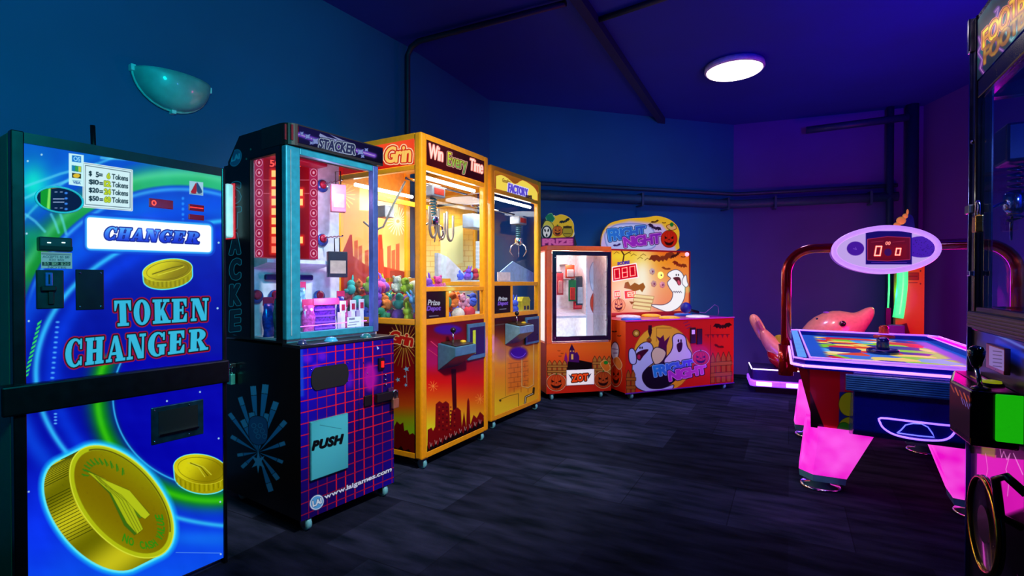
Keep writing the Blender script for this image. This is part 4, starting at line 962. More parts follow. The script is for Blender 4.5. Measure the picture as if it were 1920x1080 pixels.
# interior back scenery seen through the windows
bk = front(F3, .05, CW-.05, .88, 1.80, CD-.034, res=.003, e=.15)
bk.paint(grad([(330, '#f8c060'), (400, '#f08a50'), (450, '#f8a050'), (500, '#fcc070'), (560, '#fce0a0')], lambda X, Y: Y))
for k in range(20):
    a_ = k*.314; bk.line([(640+6*math.cos(a_), 365+6*math.sin(a_)), (640+26*math.cos(a_), 365+30*math.sin(a_))], 1.4, '#f8d870')
bk.fill([(598, 560), (598, 470), (612, 445), (622, 450), (626, 470), (640, 478), (650, 455), (656, 440), (660, 440), (662, 480), (690, 500), (700, 490), (710, 440), (716, 440), (720, 500), (760, 510), (780, 560)], '#b03018')
for k in range(22):
    a_ = k*.2856; bk.line([(746+4*math.cos(a_), 415+4*math.sin(a_)), (746+20*math.cos(a_), 415+26*math.sin(a_))], 1.3, '#fce8b0')
bk.fill([(674, 345), (746, 350), (746, 399), (674, 394)], '#fcec90')
for x, h_ in ((664, 452), (672, 462), (684, 470), (704, 455), (712, 468), (726, 462), (734, 470), (742, 458)): bk.fill([(x, h_), (x+7, h_-2), (x+7, 560), (x, 560)], '#c04828', a=.8)
bk.build('back_scenery', t, PRINT)
# pale yellow inner board and poster
# prize chute wall with white sloping cover
obj('chute_wall', MB(F3).box(.056, .062, .06, .30, .872, 1.2), glass('chute_acrylic', (.85, .9, .9)), t)
obj('inner_ledge', MB(F3).box(.05, CW-.05, .30, .33, 1.13, 1.155), YEL, t)
claw_gear(F3, t, F3.px(812, 350, .16)[0], .16, 1.755)
for k in range(3):
    u = F3.px(812+k*16, 420, .14+k*.03)[0]; pts = [(u+.035*math.cos(a_), .14+k*.03, 1.49+.07*math.sin(a_)) for a_ in np.linspace(math.pi*.95, math.pi*2.05, 14)]
    obj('hanging_cable', MB(F3).tube([(u-.035, .14+k*.03, 1.62)]+pts+[(u+.035, .14+k*.03, 1.60)], .009, 8), M('ribbed_cable', '#8a7a68', .5), t)
obj('side_cable', MB(F3).tube([(.05, .52, 1.52), (.06, .44, 1.46), (.06, .36, 1.48), (.07, .28, 1.62), (.09, .20, 1.76)], .007, 8), M('pale_cable', '#b0b0a0', .4), t)
obj('motor_box', MB(F3).box(.16, .25, .44, .52, 1.56, 1.64), M('carriage_grey'), t, bevel=.006)
obj('cross_rail', MB(F3).box(.05, CW-.05, .42, .45, 1.66, 1.69), YEL, t)
obj('light_tube', MB(F3).tube([(.08, .07, 1.775), (CW-.08, .07, 1.775)], .012, 8), M('white_tube', '#ffffff', emit='#fff6e0', es=14, var=0), t)
obj('light_tube', MB(F3).tube([(.09, CD-.14, 1.78), (CW-.08, CD-.14, 1.78)], .012, 8), M('white_tube'), t)
lamp('claw_interior_light', 'AREA', F3.pt(.36, .38, 1.79), 17, (1, .90, .80), .42, F3.pt(.36, .38, 0), 170)
# headers
mq = front(F3, .055, CW-.05, 1.832, 1.984, .004, res=.0013, base='#5a0a10', e=.45)
mq.paint(lambda X, Y: mixc('#5a0c10', '#380408', .5+.5*np.sin(X/17)))
W_ = '#ffe8d8'
mq.text('Win', [(804, 295), (830, 303), (831, 278), (805, 269)], W_, grow=.5, outline=[(2.4, '#300408'), (1.3, '#ff8878')], e=.9)
mq.text('Every', [(839, 317), (875, 327), (875, 297), (840, 285)], lambda X, Y: mixc('#e8e030', '#60b060', (Y-285)/36), grow=.3, outline=[(2.0, '#f8c8b0'), (1.0, '#603010')], e=.9)
mq.text('Time', [(881, 318), (905, 326), (906, 303), (882, 297)], W_, grow=.4, outline=[(2.4, '#300408'), (1.3, '#ff8878')], e=.9)
mq.build('header_sheet', t, LIT, label='dark red header reading Win Every Time')
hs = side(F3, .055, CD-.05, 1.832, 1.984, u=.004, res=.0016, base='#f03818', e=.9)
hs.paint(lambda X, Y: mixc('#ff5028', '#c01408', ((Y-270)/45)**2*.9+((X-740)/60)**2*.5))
hs.text("Grin", [(722, 305), (771, 303), (770, 271), (723, 277)], '#ffc860', grow=1.2, outline=[(4, '#ffe0b0'), (2.2, '#d02010')], shear=.06)
hs.text("n'", [(700, 310), (712, 308), (712, 280), (700, 284)], '#ffb0a0', grow=1.2, outline=[(2.5, '#ffe0c0')])
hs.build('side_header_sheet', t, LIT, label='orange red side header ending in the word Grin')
def skyline_front(F, c, x0, x1, yb0, yb1):
    c.paint(sky_colors)
# lower front art
lf = front(F3, .055, CW-.05, .10, .868, .008, res=.0015); lf.paint(sky_colors)
q = lf
q.paint(lambda X, Y: grad([(600, '#5a0410'), (680, '#a00c18'), (715, '#e01408'), (745, '#e85808'), (775, '#f0a818'), (800, '#e8e020'), (860, '#f0e820')], lambda X, Y: Y+.0*X)(X, Y))
q.fill(ell(812, 668, 24, 26), '#c010a0', a=.5, soft=22); q.fill(ell(840, 618, 26, 10), '#3010a0', a=.9, soft=6)
q.line([(808, 640), (826, 655)], 1.2, '#f05070'); q.line([(803, 655), (824, 670)], 1, '#e04060')
q.fill([(851, 822), (846, 692), (855, 692), (857, 822)], '#3c0408')
b_ = [(801, 862), (802, 806), (809, 802), (812, 808), (816, 800), (817, 758), (824, 752), (830, 756), (836, 752), (842, 757), (844, 800), (847, 770), (858, 764), (864, 770), (866, 800), (870, 772), (874, 800), (876, 752), (878, 746), (880, 752), (882, 796), (888, 778), (894, 784), (900, 772), (908, 780), (913, 778), (915, 830)]
q.fill(b_, '#7a0808')
for k in range(34): q.fill(rect(822+(k % 5)*7.2, 762+(k//5)*7, 825+(k % 5)*7.2, 765+(k//5)*7), '#4c0406' if k % 3 else '#b03010')
q.fill([(802, 865), (803, 850), (808, 842), (812, 850), (818, 838), (824, 846), (830, 832), (838, 836), (846, 828), (852, 832), (860, 820), (868, 824), (876, 812), (884, 818), (892, 806), (900, 810), (908, 800), (915, 804), (915, 812)]+[(915, 830), (802, 872)], '#140404')
q.fill([(x_, 838-(x_-802)*.47+(5 if i_ % 2 else -3)+(2 if i_ % 3 else 0)) for i_, x_ in enumerate(np.linspace(801, 917, 30))]+[(918, 880), (800, 880)], '#120304')
for k in range(12): 
    x = 806+k*9.2; y = 838-k*4.3; q.line([(x, y-8), (x+2, y), (x+4, y-7)], 1, '#b8a898'); q.fill(ell(x+2, y+2, 2.2, 2.6), '#140404')
for x, y in ((812, 724), (900, 748)):
    for k in range(9): q.line([(x, y), (x+9*math.cos(k*.7), y+10*math.sin(k*.7))], .8, '#ffa040')
lf.build('lower_front_sheet', t, PRINT)
ls = side(F3, .055, CD-.05, .10, .868, u=.008, res=.0018)
ls.paint(lambda X, Y: grad([(600, '#300408'), (660, '#6a0810'), (720, '#a80c10'), (760, '#d05010'), (785, '#a0a010'), (810, '#88c818'), (870, '#90d020')], lambda X, Y: Y)(X, Y))
for k in range(26):
    a_ = math.radians(k*14); ls.line([(758+8*math.cos(a_), 645+8*math.sin(a_)), (758+32*math.cos(a_), 645+44*math.sin(a_))], 1.2, '#e0b840' if k % 2 else '#a06818')
ls.text('Grin', [(732, 640), (774, 650), (774, 628), (732, 620)], '#c01810', grow=1.5, outline=[(1.6, '#f8c880')], shear=.1)
for x, y, s_ in ((762, 692, 6), (746, 712, 5), (761, 722, 4), (759, 706, 3)): ls.fill([(x+s_*(1 if k % 2 else .45)*math.cos(k*.63), y+s_*(1 if k % 2 else .45)*math.sin(k*.63)) for k in range(10)], '#80c0e0')
ls.line([(762, 698), (763, 718)], .8, '#a0d0e0')
ls.fill([(738, 870), (739, 800), (744, 790), (750, 796), (756, 792), (758, 808), (764, 806), (768, 815), (774, 812), (782, 820), (784, 880)], '#600808')
ls.fill([(738, 870), (739, 838), (746, 842), (752, 836), (758, 846), (766, 842), (774, 852), (782, 850), (784, 880)], '#100404')
ls.build('lower_side_sheet', t, PRINT)
# prize depot sign
def depot(F, t, u0, u1, z0, z1, q1, q2, ln):
    d = front(F, u0, u1, z0, z1, .012, res=.0013, base='#0a0814', e=.5)
    d.text('Prize', q1, '#d8e0f0', grow=.5, shear=.08); d.text('Depot', q2, '#8a60e8', grow=.6, outline=[(.9, '#201050')], shear=.08); d.line(ln, 1, '#c0c8e0')
    d.build('prize_depot_sign', t, LIT)
depot(F3, t, .058, .253, .907, 1.068, [(803, 572), (825, 572), (825, 563), (803, 562)], [(801, 585), (826, 584), (826, 574), (801, 574)], [(805, 593), (822, 592)])
obj('sign_backing', MB(F3).box(.057, .254, .014, .03, .906, 1.069), BLACK, t)
def control_box(F, t, x0, x1, yt, ybk, ybot, wdp, mat):
    ua = F.px(x0, ybk)[0]; ub = F.px(x1, ybk-4, -wdp)[0]
    zt_ = F.px((x0+x1)/2, ybk-18, -.02)[1]; zb = zt_-.17
    print('ctl', ua, ub, zt_)
    cb = obj('control_box', MB(F).prism([(0.006, zt_), (-wdp, zt_-.02), (-wdp, zt_-.075), (.006, zb)], ua, ub, 'u'), mat, t, bevel=.004)
    m = (ua+ub)/2
    obj('control_plate', MB(F).prism([(-.004, zt_+.001), (-wdp+.012, zt_-.017), (-wdp+.012, zt_-.012), (-.004, zt_+.006)], ua+.02, ub-.02, 'u'), M('control_plate', '#3a3020', .3, .3), cb)
    j = obj('joystick', MB(F).tube([(m-.05, -wdp*.5, zt_-.01), (m-.048, -wdp*.5, zt_+.07)], .006, 8), CHROME, cb)
    obj('joystick_knob', MB().ball(F.pt(m-.048, -wdp*.5, zt_+.08), .018), BLACK, j)
    obj('drop_button', MB().lathe(F.pt(m+.06, -wdp*.5, zt_-.008), [(.02, 0), (.02, .01), (.008, .016)], 14), M('yellow_button', '#e0c020', .3), cb)
    return ua, ub, zt_
BLUEM = M('blue_grey_steel', '#4a8aa8', .35, .3)
ua, ub, zt_ = control_box(F3, t, 822, 893, 0, 657, 690, .13, BLUEM)
u0 = F3.px(876, 650)[0]; u1 = CW-.055
cd = obj('coin_door', MB(F3).box(u0, u1, -.01, .006, .60, .845), BLUEM, t, bevel=.003)
obj('coin_door_face', MB(F3).box(u0+.02, u1-.015, -.012, -.009, .63, .82), M('navy_steel', '#1a1c4c', .3, .3), cd)
obj('menu_strip', MB(F3).box(u0+.05, u0+.082, -.014, -.011, .64, .80), M('lime_strip', '#b8d020', .4, emit='#a0b820', es=.3), cd)
casters(F3, t, [(.05, .03), (CW-.06, .03), (.06, CD-.1), (CW-.07, CD-.1)], .03)
# second crane
F4 = Frame(-.157, 3.87, .518, .855); C4, D4 = .805, .74
t = clw2 = thing('claw_machine', 'yellow crane game headed Factory, nearly empty, standing in the row corner', 'claw machine', F4.pt(C4/2, D4/2, 0))
frame_parts(F4, t, C4, D4, .065, 2.02, [(.065, .10), (.85, .885), (1.10, 1.133), (1.815, 1.845), (1.985, 2.02)])
obj('window_divider', MB(F4).box(.30, .33, .008, .035, .885, 1.10), YEL, t, bevel=.003)
obj('roof', MB(F4).box(.005, C4-.005, .005, D4-.005, 1.975, 1.99), YEL, t)
obj('rear_panel', MB(F4).box(.05, C4-.05, D4-.03, D4, .10, 1.985), M('amber_back_board', '#e8a030', .45), t)
bk = front(F4, .05, C4-.05, .86, 1.82, D4-.034, res=.004, e=.12)
bk.paint(grad([(330, '#f0a828'), (430, '#f0a030'), (500, '#f8d880'), (560, '#f8e8c0')], lambda X, Y: Y))
for k in range(16):
    y = 370+k*10; bk.line([(770, y), (900, y)], .7, '#c07018', a=.7)
    for j in range(8): bk.line([(775+j*16+(k % 2)*8, y), (775+j*16+(k % 2)*8, y+10)], .7, '#c07018', a=.7)
bk.fill([(826, 432), (868, 422), (868, 492), (826, 506)], '#f8e890')
bk.build('brick_scenery', t, PRINT)
obj('deck', MB(F4).box(.045, C4-.045, .045, D4-.03, .84, .857), M('white_deck'), t)
obj('side_window', MB(F4).box(.018, .023, .05, D4-.05, .885, 1.815), GLASS, t)
obj('right_window', MB(F4).box(C4-.023, C4-.018, .05, D4-.05, .885, 1.815), GLASS, t)
obj('front_window', MB(F4).box(.05, C4-.045, .018, .023, 1.133, 1.815), GLASS, t)
obj('small_window', MB(F4).box(.33, C4-.05, .018, .023, .885, 1.10), GLASS, t)
obj('side_lower_panel', MB(F4).box(.012, .03, .05, D4-.05, .10, .85), M('amber_board', '#c86a10', .45), t)
obj('right_lower_panel', MB(F4).box(C4-.03, C4-.012, .05, D4-.05, .10, .85), M('amber_board'), t)
claw_gear(F4, t, F4.px(972, 390, .22)[0], .22, 1.72)
obj('motor_box', MB(F4).box(.36, .60, .42, .54, 1.60, 1.72), M('carriage_grey'), t, bevel=.006)
obj('side_gantry_rail', MB(F4).box(.10, .12, .05, D4-.05, 1.752, 1.775), CHROME, t)
obj('chute_cover', MB(F4).box(F4.px(934, 520, .08)[0], F4.px(957, 520, .08)[0], .08, .09, 1.14, 1.21), M('white_deck'), t)
obj('white_slope', MB(F4).prism([F4.px(*p, .56) for p in ((822, 474), (840, 482), (876, 518), (876, 529), (822, 529))], .56, .60), M('white_deck'), t)
obj('sloping_shelf', MB(F4).prism([F4.px(*p, .14) for p in ((936, 512), (962, 490), (1000, 511), (1000, 529), (936, 529))], .14, .15, 'w'), M('pale_blue_board', '#8ab4d8', .4), t)
obj('light_tube', MB(F4).tube([(.08, .07, 1.79), (C4-.08, .07, 1.79)], .012, 8), M('white_tube'), t)
lamp('second_claw_interior_light', 'AREA', F4.pt(.4, .37, 1.80), 14, (1, .95, .88), .42, F4.pt(.4, .37, 0), 170)
h2 = front(F4, .055, C4-.05, 1.847, 1.984, .004, res=.0016, base='#e8a020', e=.5)
h2.paint(lambda X, Y: mixc('#e09018', '#b86010', (Y-315)/40))
h2.fill(smooth([(930, 330), (940, 328), (952, 334), (966, 345), (980, 338), (1000, 350), (1008, 362)], 3, False)+[(1008, 382), (930, 360)], '#f8dc50', outline=[(1.2, '#a04818')], e=.9)
h2.text('Goodies', [(942, 341), (957, 345), (957, 338), (942, 334)], '#603810', grow=.1)
h2.text('FACTORY', [(953, 359), (990, 369), (989, 355), (954, 344)], '#5848d0', grow=.9, outline=[(1.6, '#e8e0ff')], e=.9); h2.text('GAMES', [(986, 371), (997, 373), (997, 367), (986, 366)], '#201018', grow=.5)
h2.build('header_sheet', t, LIT, label='yellow header with purple word FACTORY')
l2 = front(F4, .055, C4-.05, .10, .85, .008, res=.0018)
l2.paint(grad([(600, '#300a10'), (618, '#5a1010'), (648, '#c87a10'), (668, '#f0b020'), (700, '#f09018'), (730, '#f0a818'), (760, '#f8d020'), (800, '#f8e030')], lambda X, Y: Y+.25*(X-960)*0))
l2.fill([(952, 672), (990, 664), (990, 722), (952, 738)], '#e88018', soft=8)
for k in range(6):
    y = 682+k*9; l2.line([(953, y), (990, y-5)], .7, '#9a4010')
    for j in range(3): x = 958+j*13+(k % 2)*6; l2.line([(x, y), (x, y+8)], .7, '#9a4010')
l2.line([(979, 650), (979, 724), (990, 728), (1001, 722), (1001, 640)], 2.4, '#d09030'); l2.line([(978, 650), (978, 724), (990, 727), (1000, 721), (1000, 640)], .7, '#f8e8a0')
l2.line([(936, 750), (955, 742), (972, 738), (972, 770)], 1, '#7a5a10'); l2.line([(984, 758), (986, 744), (1000, 738), (1001, 728)], 4, '#383008'); l2.line([(984, 757), (986, 744), (999, 738)], 1.2, '#f8f0c0')
l2.line([(948, 640), (948, 742)], .8, '#b07820'); l2.fill(ell(938, 751, 2, 2), '#4a3008')
l2.fill(ell(940, 664, 12, 14), '#a050c0', a=.4, soft=14); l2.fill(ell(972, 662, 17, 12), '#3808a0', soft=6); l2.line(ell(972, 658, 14, 12, a0=20, a1=160), 1, '#a080ff')
l2.build('lower_front_sheet', t, PRINT)
depot(F4, t, .058, .298, .887, 1.098, [(935, 564), (951, 563), (951, 556), (935, 557)], [(934, 574), (952, 573), (952, 565), (934, 566)], [(937, 580), (949, 579)])
obj('sign_backing', MB(F4).box(.057, .299, .014, .03, .886, 1.099), BLACK, t)
control_box(F4, t, 948, 1001, 0, 622, 650, .13, M('pale_blue_steel', '#7ab0c8', .3, .3))
u0 = F4.px(985, 620)[0]
cd = obj('coin_door', MB(F4).box(u0, C4-.055, -.01, .006, .60, .83), BLUEM, t, bevel=.003)
obj('coin_door_face', MB(F4).box(u0+.02, C4-.07, -.012, -.009, .62, .81), M('navy_steel'), cd)
casters(F4, t, [(.06, .03), (C4-.06, .03), (.06, D4-.1), (C4-.07, D4-.1)], .03)

u0, z0 = F3.px(880, 505, .5); u1, z1 = F3.px(905, 450, .5)
gr = side(F4, .58, .705, 1.22, 1.52, u=C4-.03, res=.003, base='#e8f0f4', e=.3)
xa, xb = gr.X.min(), gr.X.max(); ya, yb = gr.Y.min(), gr.Y.max()
for i in range(5):
    for j in range(7): gr.fill(rect(xa+3+i*(xb-xa-5)/5, ya+5+j*(yb-ya-8)/7, xa+1+(i+.8)*(xb-xa-5)/5, ya+3+(j+.8)*(yb-ya-8)/7), '#7090b0')
gr.build('grid_poster', t, PRINT)
# soft toys: one of each kind, then copies
TOYC = ['#e8c830', '#38b8a8', '#d84898', '#4060d0', '#e87828', '#b8d838', '#c83040', '#8048c0', '#60a8e0', '#f0a0b8', '#e8e0c8', '#2c8c60']
def toy_mesh(kind, mat):
    m = MB()
    if kind == 'ball': m.ball((0, 0, .045), .045, n=14)
    else:
        m.ball((0, 0, .035), .034, .030, .036, 12); m.ball((0, -.008, .078), .027, n=12)
        if kind == 'bear':
            for sx in (-1, 1): m.ball((sx*.020, -.006, .101), .010, n=8); m.ball((sx*.034, -.012, .040), .012, .012, .020, 8); m.ball((sx*.020, -.026, .014), .014, .018, .012, 8)
            m.ball((0, -.034, .073), .010, n=8)
        elif kind == 'rabbit':
            for sx in (-1, 1): m.ball((sx*.012, -.004, .118), .008, .006, .026, 8); m.ball((sx*.020, -.026, .014), .013, .018, .011, 8)
        elif kind == 'duck':
            m.ball((0, -.040, .074), .010, .016, .005, 8)
            for sx in (-1, 1): m.ball((sx*.034, 0, .038), .008, .024, .016, 8)
    me = bpy.data.meshes.new('soft_'+kind); me.from_pydata(m.v, [], m.f); me.polygons.foreach_set('use_smooth', m.sm); me.materials.append(mat)
    return me
KIND = ['bear', 'rabbit', 'ball', 'duck']
def toy_mat(c): return M('plush_'+c[1:], c, .85, var=.3, scale=200)
TOYS = {}
for k in KIND:
    for c in TOYC: TOYS[(k, c)] = toy_mesh(k, toy_mat(c))
names = {'bear': 'plush_bear', 'rabbit': 'plush_rabbit', 'ball': 'soft_ball', 'duck': 'plush_duck'}
cats = {'bear': 'soft toy', 'rabbit': 'soft toy', 'ball': 'ball', 'duck': 'soft toy'}
cname = dict(zip(TOYC, ['yellow', 'teal', 'magenta', 'blue', 'orange', 'lime', 'red', 'purple', 'sky blue', 'pink', 'cream', 'green']))
def toy(F, u, w_, z, kind, c, lab, group, s_=1.0, tilt=.5):
    o = bpy.data.objects.new(names[kind], TOYS[(kind, c)]); COL.objects.link(o); o.location = F.pt(u, w_, z)
    o.rotation_euler = (random.uniform(-tilt, tilt), random.uniform(-tilt, tilt), random.uniform(-2.2, .6)); o.scale = (s_,)*3
    return fin(o, lab, cats[kind], group)
kn = {'bear': 'teddy', 'rabbit': 'long eared plush rabbit', 'ball': 'soft ball', 'duck': 'plush duck'}
n = 0
for lay in range(3):
    for iu in range(7):
        for iw in range(8):
            if lay == 2 and (iu+iw) % 3 == 0: continue
            if iu > 0 and iw > 1 and lay < 2 and iu < 6 and iw < 7 and lay == 0: continue   # nothing of these shows
            u = .085+iu*.094+random.uniform(-.012, .012); w_ = .085+iw*.086+random.uniform(-.012, .012); z = .874+lay*.082+(.03 if lay == 2 else 0)*random.random()
            if lay == 2 and w_ < .28 and u > .3: continue
            k = KIND[(iu*3+iw*5+lay) % 4] if random.random() < .8 else 'ball'; c = TOYC[(iu*5+iw*3+lay*7+random.randrange(3)) % 12]
            toy(F3, u, w_, z, k, c, f'{cname[c]} {kn[k]} in the heap inside the Win Every Time crane', f'{cname[c]} {kn[k]} toys in the toy heap', 1.0); n += 1
print('toys', n)
for i in range(12):   # toys lying on the inner ledge heap behind
    u = .36+(i % 6)*.066; w_ = .545+(i//6)*.09
    c = ['#4060d0', '#8048c0', '#60a8e0', '#c83040', '#e8c830'][i % 5]; k = KIND[i % 4]
    toy(F4, u, w_, 1.149, k, c, f'{cname[c]} {kn[k]} on the raised rear shelf inside the Factory crane', f'{cname[c]} {kn[k]} toys on the rear shelf')
obj('rear_toy_shelf', MB(F4).box(.30, C4-.05, .50, D4-.04, 1.135, 1.148), M('white_deck'), clw2)
for i, (u, w_, k, c) in enumerate(((.37, .10, 'bear', '#c83040'), (.44, .11, 'duck', '#e87828'), (.50, .10, 'rabbit', '#4060d0'), (.46, .22, 'ball', '#8048c0'), (.55, .2, 'bear', '#60a8e0'))):
    toy(F4, u, w_, .859, k, c, f'{cname[c]} {kn[k]} lying in the small window of the Factory crane', None, 1.15, .2)
t_ = thing('toy_box', 'yellow toy box in the small window of the Factory crane', 'toy', F4.pt(.64, .10, .857))
obj('box', MB(F4).box(.57, .71, .06, .14, .857, .965), M('yellow_card', '#e0d020', .45), t_, bevel=.004); obj('lid_flap', MB(F4).prism([(.56, .965), (.72, .965), (.69, 1.0), (.59, 1.0)], .06, .14, 'w'), M('yellow_card'), t_)
for du in (.6, .655): obj('printed_window', MB(F4).box(du, du+.03, .057, .06, .89, .925), M('navy_print', '#303050', .4), t_)
# ------------------------------------------------------------------ orange prize cabinet
F5 = Frame(.328, 4.85, .648, .16); PW, PD = .665, .42
OR = M('orange_enamel', '#f06018', .35, coat=.4, var=.06)
t = thing('prize_cabinet', 'narrow orange cabinet with a dark framed glass door showing hanging prizes', 'prize cabinet', F5.pt(PW/2, PD/2, 0))
obj('lower_body', MB(F5).box(0, PW, .004, PD, .065, .545), OR, t, bevel=.004)
obj('top_panel', MB(F5).box(0, PW, .0, PD, 1.432, 1.478), OR, t, bevel=.004)
obj('right_side', MB(F5).box(PW-.02, PW, .004, PD, .545, 1.432), OR, t)
m = MB(F5); m.box(0, .018, .0, .06, .545, 1.432); m.box(0, .018, PD-.06, PD, .545, 1.432)
obj('left_side', m, OR, t)
obj('front_stile', MB(F5).box(0, .052, -.002, .01, .545, 1.432), OR, t)
obj('front_stile', MB(F5).box(PW-.012, PW, -.002, .01, .545, 1.432), OR, t)
obj('side_window', MB(F5).box(.006, .012, .06, PD-.06, .56, 1.42), M('white_lit_acrylic', '#f8f0ec', .3, emit='#ffe8e0', es=.8), t)
obj('back_board', MB(F5).box(.018, PW-.02, PD-.02, PD, .545, 1.432), M('white_board', '#f4f0f4', .5), t)
obj('inner_base', MB(F5).box(.018, PW-.02, .02, PD-.02, .545, .56), M('white_board'), t)
obj('inner_divider', MB(F5).box(.44, .452, .10, PD-.02, .56, 1.40), M('white_board'), t)
obj('white_liner', MB(F5).box(PW-.026, PW-.02, .03, PD-.02, .56, 1.42), M('white_board'), t)
obj('prize_tray', MB(F5).prism([(.08, .80), (PD-.02, .86), (PD-.02, .84), (.08, .78)], .05, .44, 'u'), M('white_board'), t)
DF = M('violet_black_frame', '#14102c', .25, coat=.5)
z0, z1 = .567, 1.425
for a in ((.055, .093, z0, z1), (PW-.053, PW-.013, z0, z1)): obj('door_stile', MB(F5).box(a[0], a[1], -.018, .006, a[2], a[3]), DF, t, bevel=.003)
for a in ((z0, z0+.045), (z1-.04, z1)): obj('door_rail', MB(F5).box(.093, PW-.053, -.018, .006, *a), DF, t, bevel=.003)
obj('door_glass', MB(F5).box(.093, PW-.053, -.006, -.002, z0+.045, z1-.04), GLASS, t)
screws(F5, t, [(1136, 483), (1136, 510), (1136, 538), (1136, 570), (1136, 600), (1041, 483), (1041, 634), (1136, 630)], -.019, .005)
obj('light_tube', MB(F5).tube([(.06, .09, 1.415), (PW-.06, .09, 1.415)], .008, 8), M('white_tube'), t)
lamp('prize_cabinet_light', 'POINT', F5.pt(.25, .12, 1.33), 3.2, (1, .93, .95), .04); lamp('prize_cabinet_low_light', 'POINT', F5.pt(.25, .10, .72), 1.3, (1, .93, .98), .04)
pi = front(F5, .455, PW-.022, .56, 1.40, PD-.03, res=.004, base='#f4d8e0', e=.15)
pumpkin(pi, 1120, 568, 13, 22, '#e05038'); pi.fill(smooth([(1108, 500), (1116, 490), (1128, 500), (1126, 530), (1112, 545), (1106, 520)]), '#d8e0f8', outline=[(1, '#8090b8')])
pi.build('inner_picture', t, PRINT)
for i, (x0, y0, x1, y1, cc, c2, lab) in enumerate(((1060, 497, 1077, 522, '#e84820', '#f8d0c0', 'orange packet hanging at the top inside the orange prize cabinet'), (1044, 512, 1056, 553, '#d04040', '#f0a090', 'thin red packet hanging leftmost inside the orange prize cabinet'),
        (1066, 525, 1080, 565, '#308848', '#e04030', 'green edged packet hanging in the middle of the orange prize cabinet'), (1080, 520, 1096, 572, '#38404c', '#c0c8d0', 'dark long packet hanging right of the green edged one'), (1075, 562, 1092, 580, '#d82020', '#f04038', 'small red packet hanging lowest inside the orange prize cabinet'))):
    wq = .14+.02*i
    ua, zb = F5.px(x0, y1, wq); ub, zt_ = F5.px(x1, y0, wq)
    q = thing('prize_packet', lab, 'prize', F5.pt((ua+ub)/2, wq, zb))
    obj('card', MB(F5).box(ua, ub, wq-.004, wq+.004, zb, zt_), M('card_'+cc[1:], cc, .4), q); obj('blister', MB(F5).box(ua+.012, ub-.012, wq-.02, wq-.004, zb+.015, zb+(zt_-zb)*.65), M('blister_'+c2[1:], c2, .25, coat=.5), q, bevel=.006)
    obj('hang_clip', MB(F5).box((ua+ub)/2-.018, (ua+ub)/2+.018, wq-.003, PD-.02, zt_-.004, zt_+.012), M('clip_grey', '#605858', .4), q)
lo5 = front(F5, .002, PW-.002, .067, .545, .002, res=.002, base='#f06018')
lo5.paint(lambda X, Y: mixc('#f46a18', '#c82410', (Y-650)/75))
lo5.fill([(1063, 690), (1065, 678), (1080, 674), (1110, 680), (1111, 700), (1063, 700)], '#0c0608')
lo5.fill([(1066, 678), (1068, 655), (1072, 646), (1076, 655), (1078, 662), (1082, 660), (1086, 668), (1086, 680)], '#481060'); lo5.fill([(1067, 657), (1072, 645), (1078, 657)], '#28083c'); lo5.fill(rect(1071, 664, 1075, 674), '#f0c060')
for x, y in ((1070, 658), (1075, 658)): lo5.fill(rect(x-1, y-1, x+1, y+2), '#f0b050')
lo5.fill([(1058, 672), (1061, 660), (1064, 672), (1064, 682), (1058, 682)], '#8a1870')
fence_art(lo5, 1026, 1064, 676, 28); fence_art(lo5, 1111, 1147, 668, 34)
pumpkin(lo5, 1043, 717, 17, 15, '#d04a18', ring='#f8d8a0'); pumpkin(lo5, 1131, 712, 16, 15, '#b84818', ring='#f8c080')
lo5.fill(smooth([(1126, 682), (1136, 676), (1144, 690), (1136, 696)], 4), '#e07020', outline=[(.8, '#f8d080')]); lo5.fill(ell(1136, 680, 4, 3.4), '#188828')
for x, y in ((1048, 658), (1054, 663), (1050, 668)): bat(lo5, x, y, 3, 0, '#7a2808')
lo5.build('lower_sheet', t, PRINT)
(ua, za), (ub, zb) = F5.px(1063, 722), F5.px(1113, 693)
fl5 = front(F5, ua, ub, za, zb, -.004, res=.0015, base='#f0ece8', e=.35)
fl5.text('ZOT', [(1073, 716), (1102, 713), (1102, 701), (1073, 703)], '#e04010', grow=1, outline=[(1.6, '#301008')]); fl5.fill([(1066, 702), (1073, 706), (1072, 713)], '#283048'); fl5.fill([(1109, 700), (1102, 704), (1103, 711)], '#283048')
obj('flap_frame', MB(F5).box(ua-.006, ub+.006, -.003, .003, za-.006, zb+.006), M('white_card'), t, bevel=.002)
fl5.build('prize_flap', t, PRINT)
casters(F5, t, [(.06, .03), (PW-.1, .03), (.06, PD-.08), (PW-.08, PD-.08)], .03)
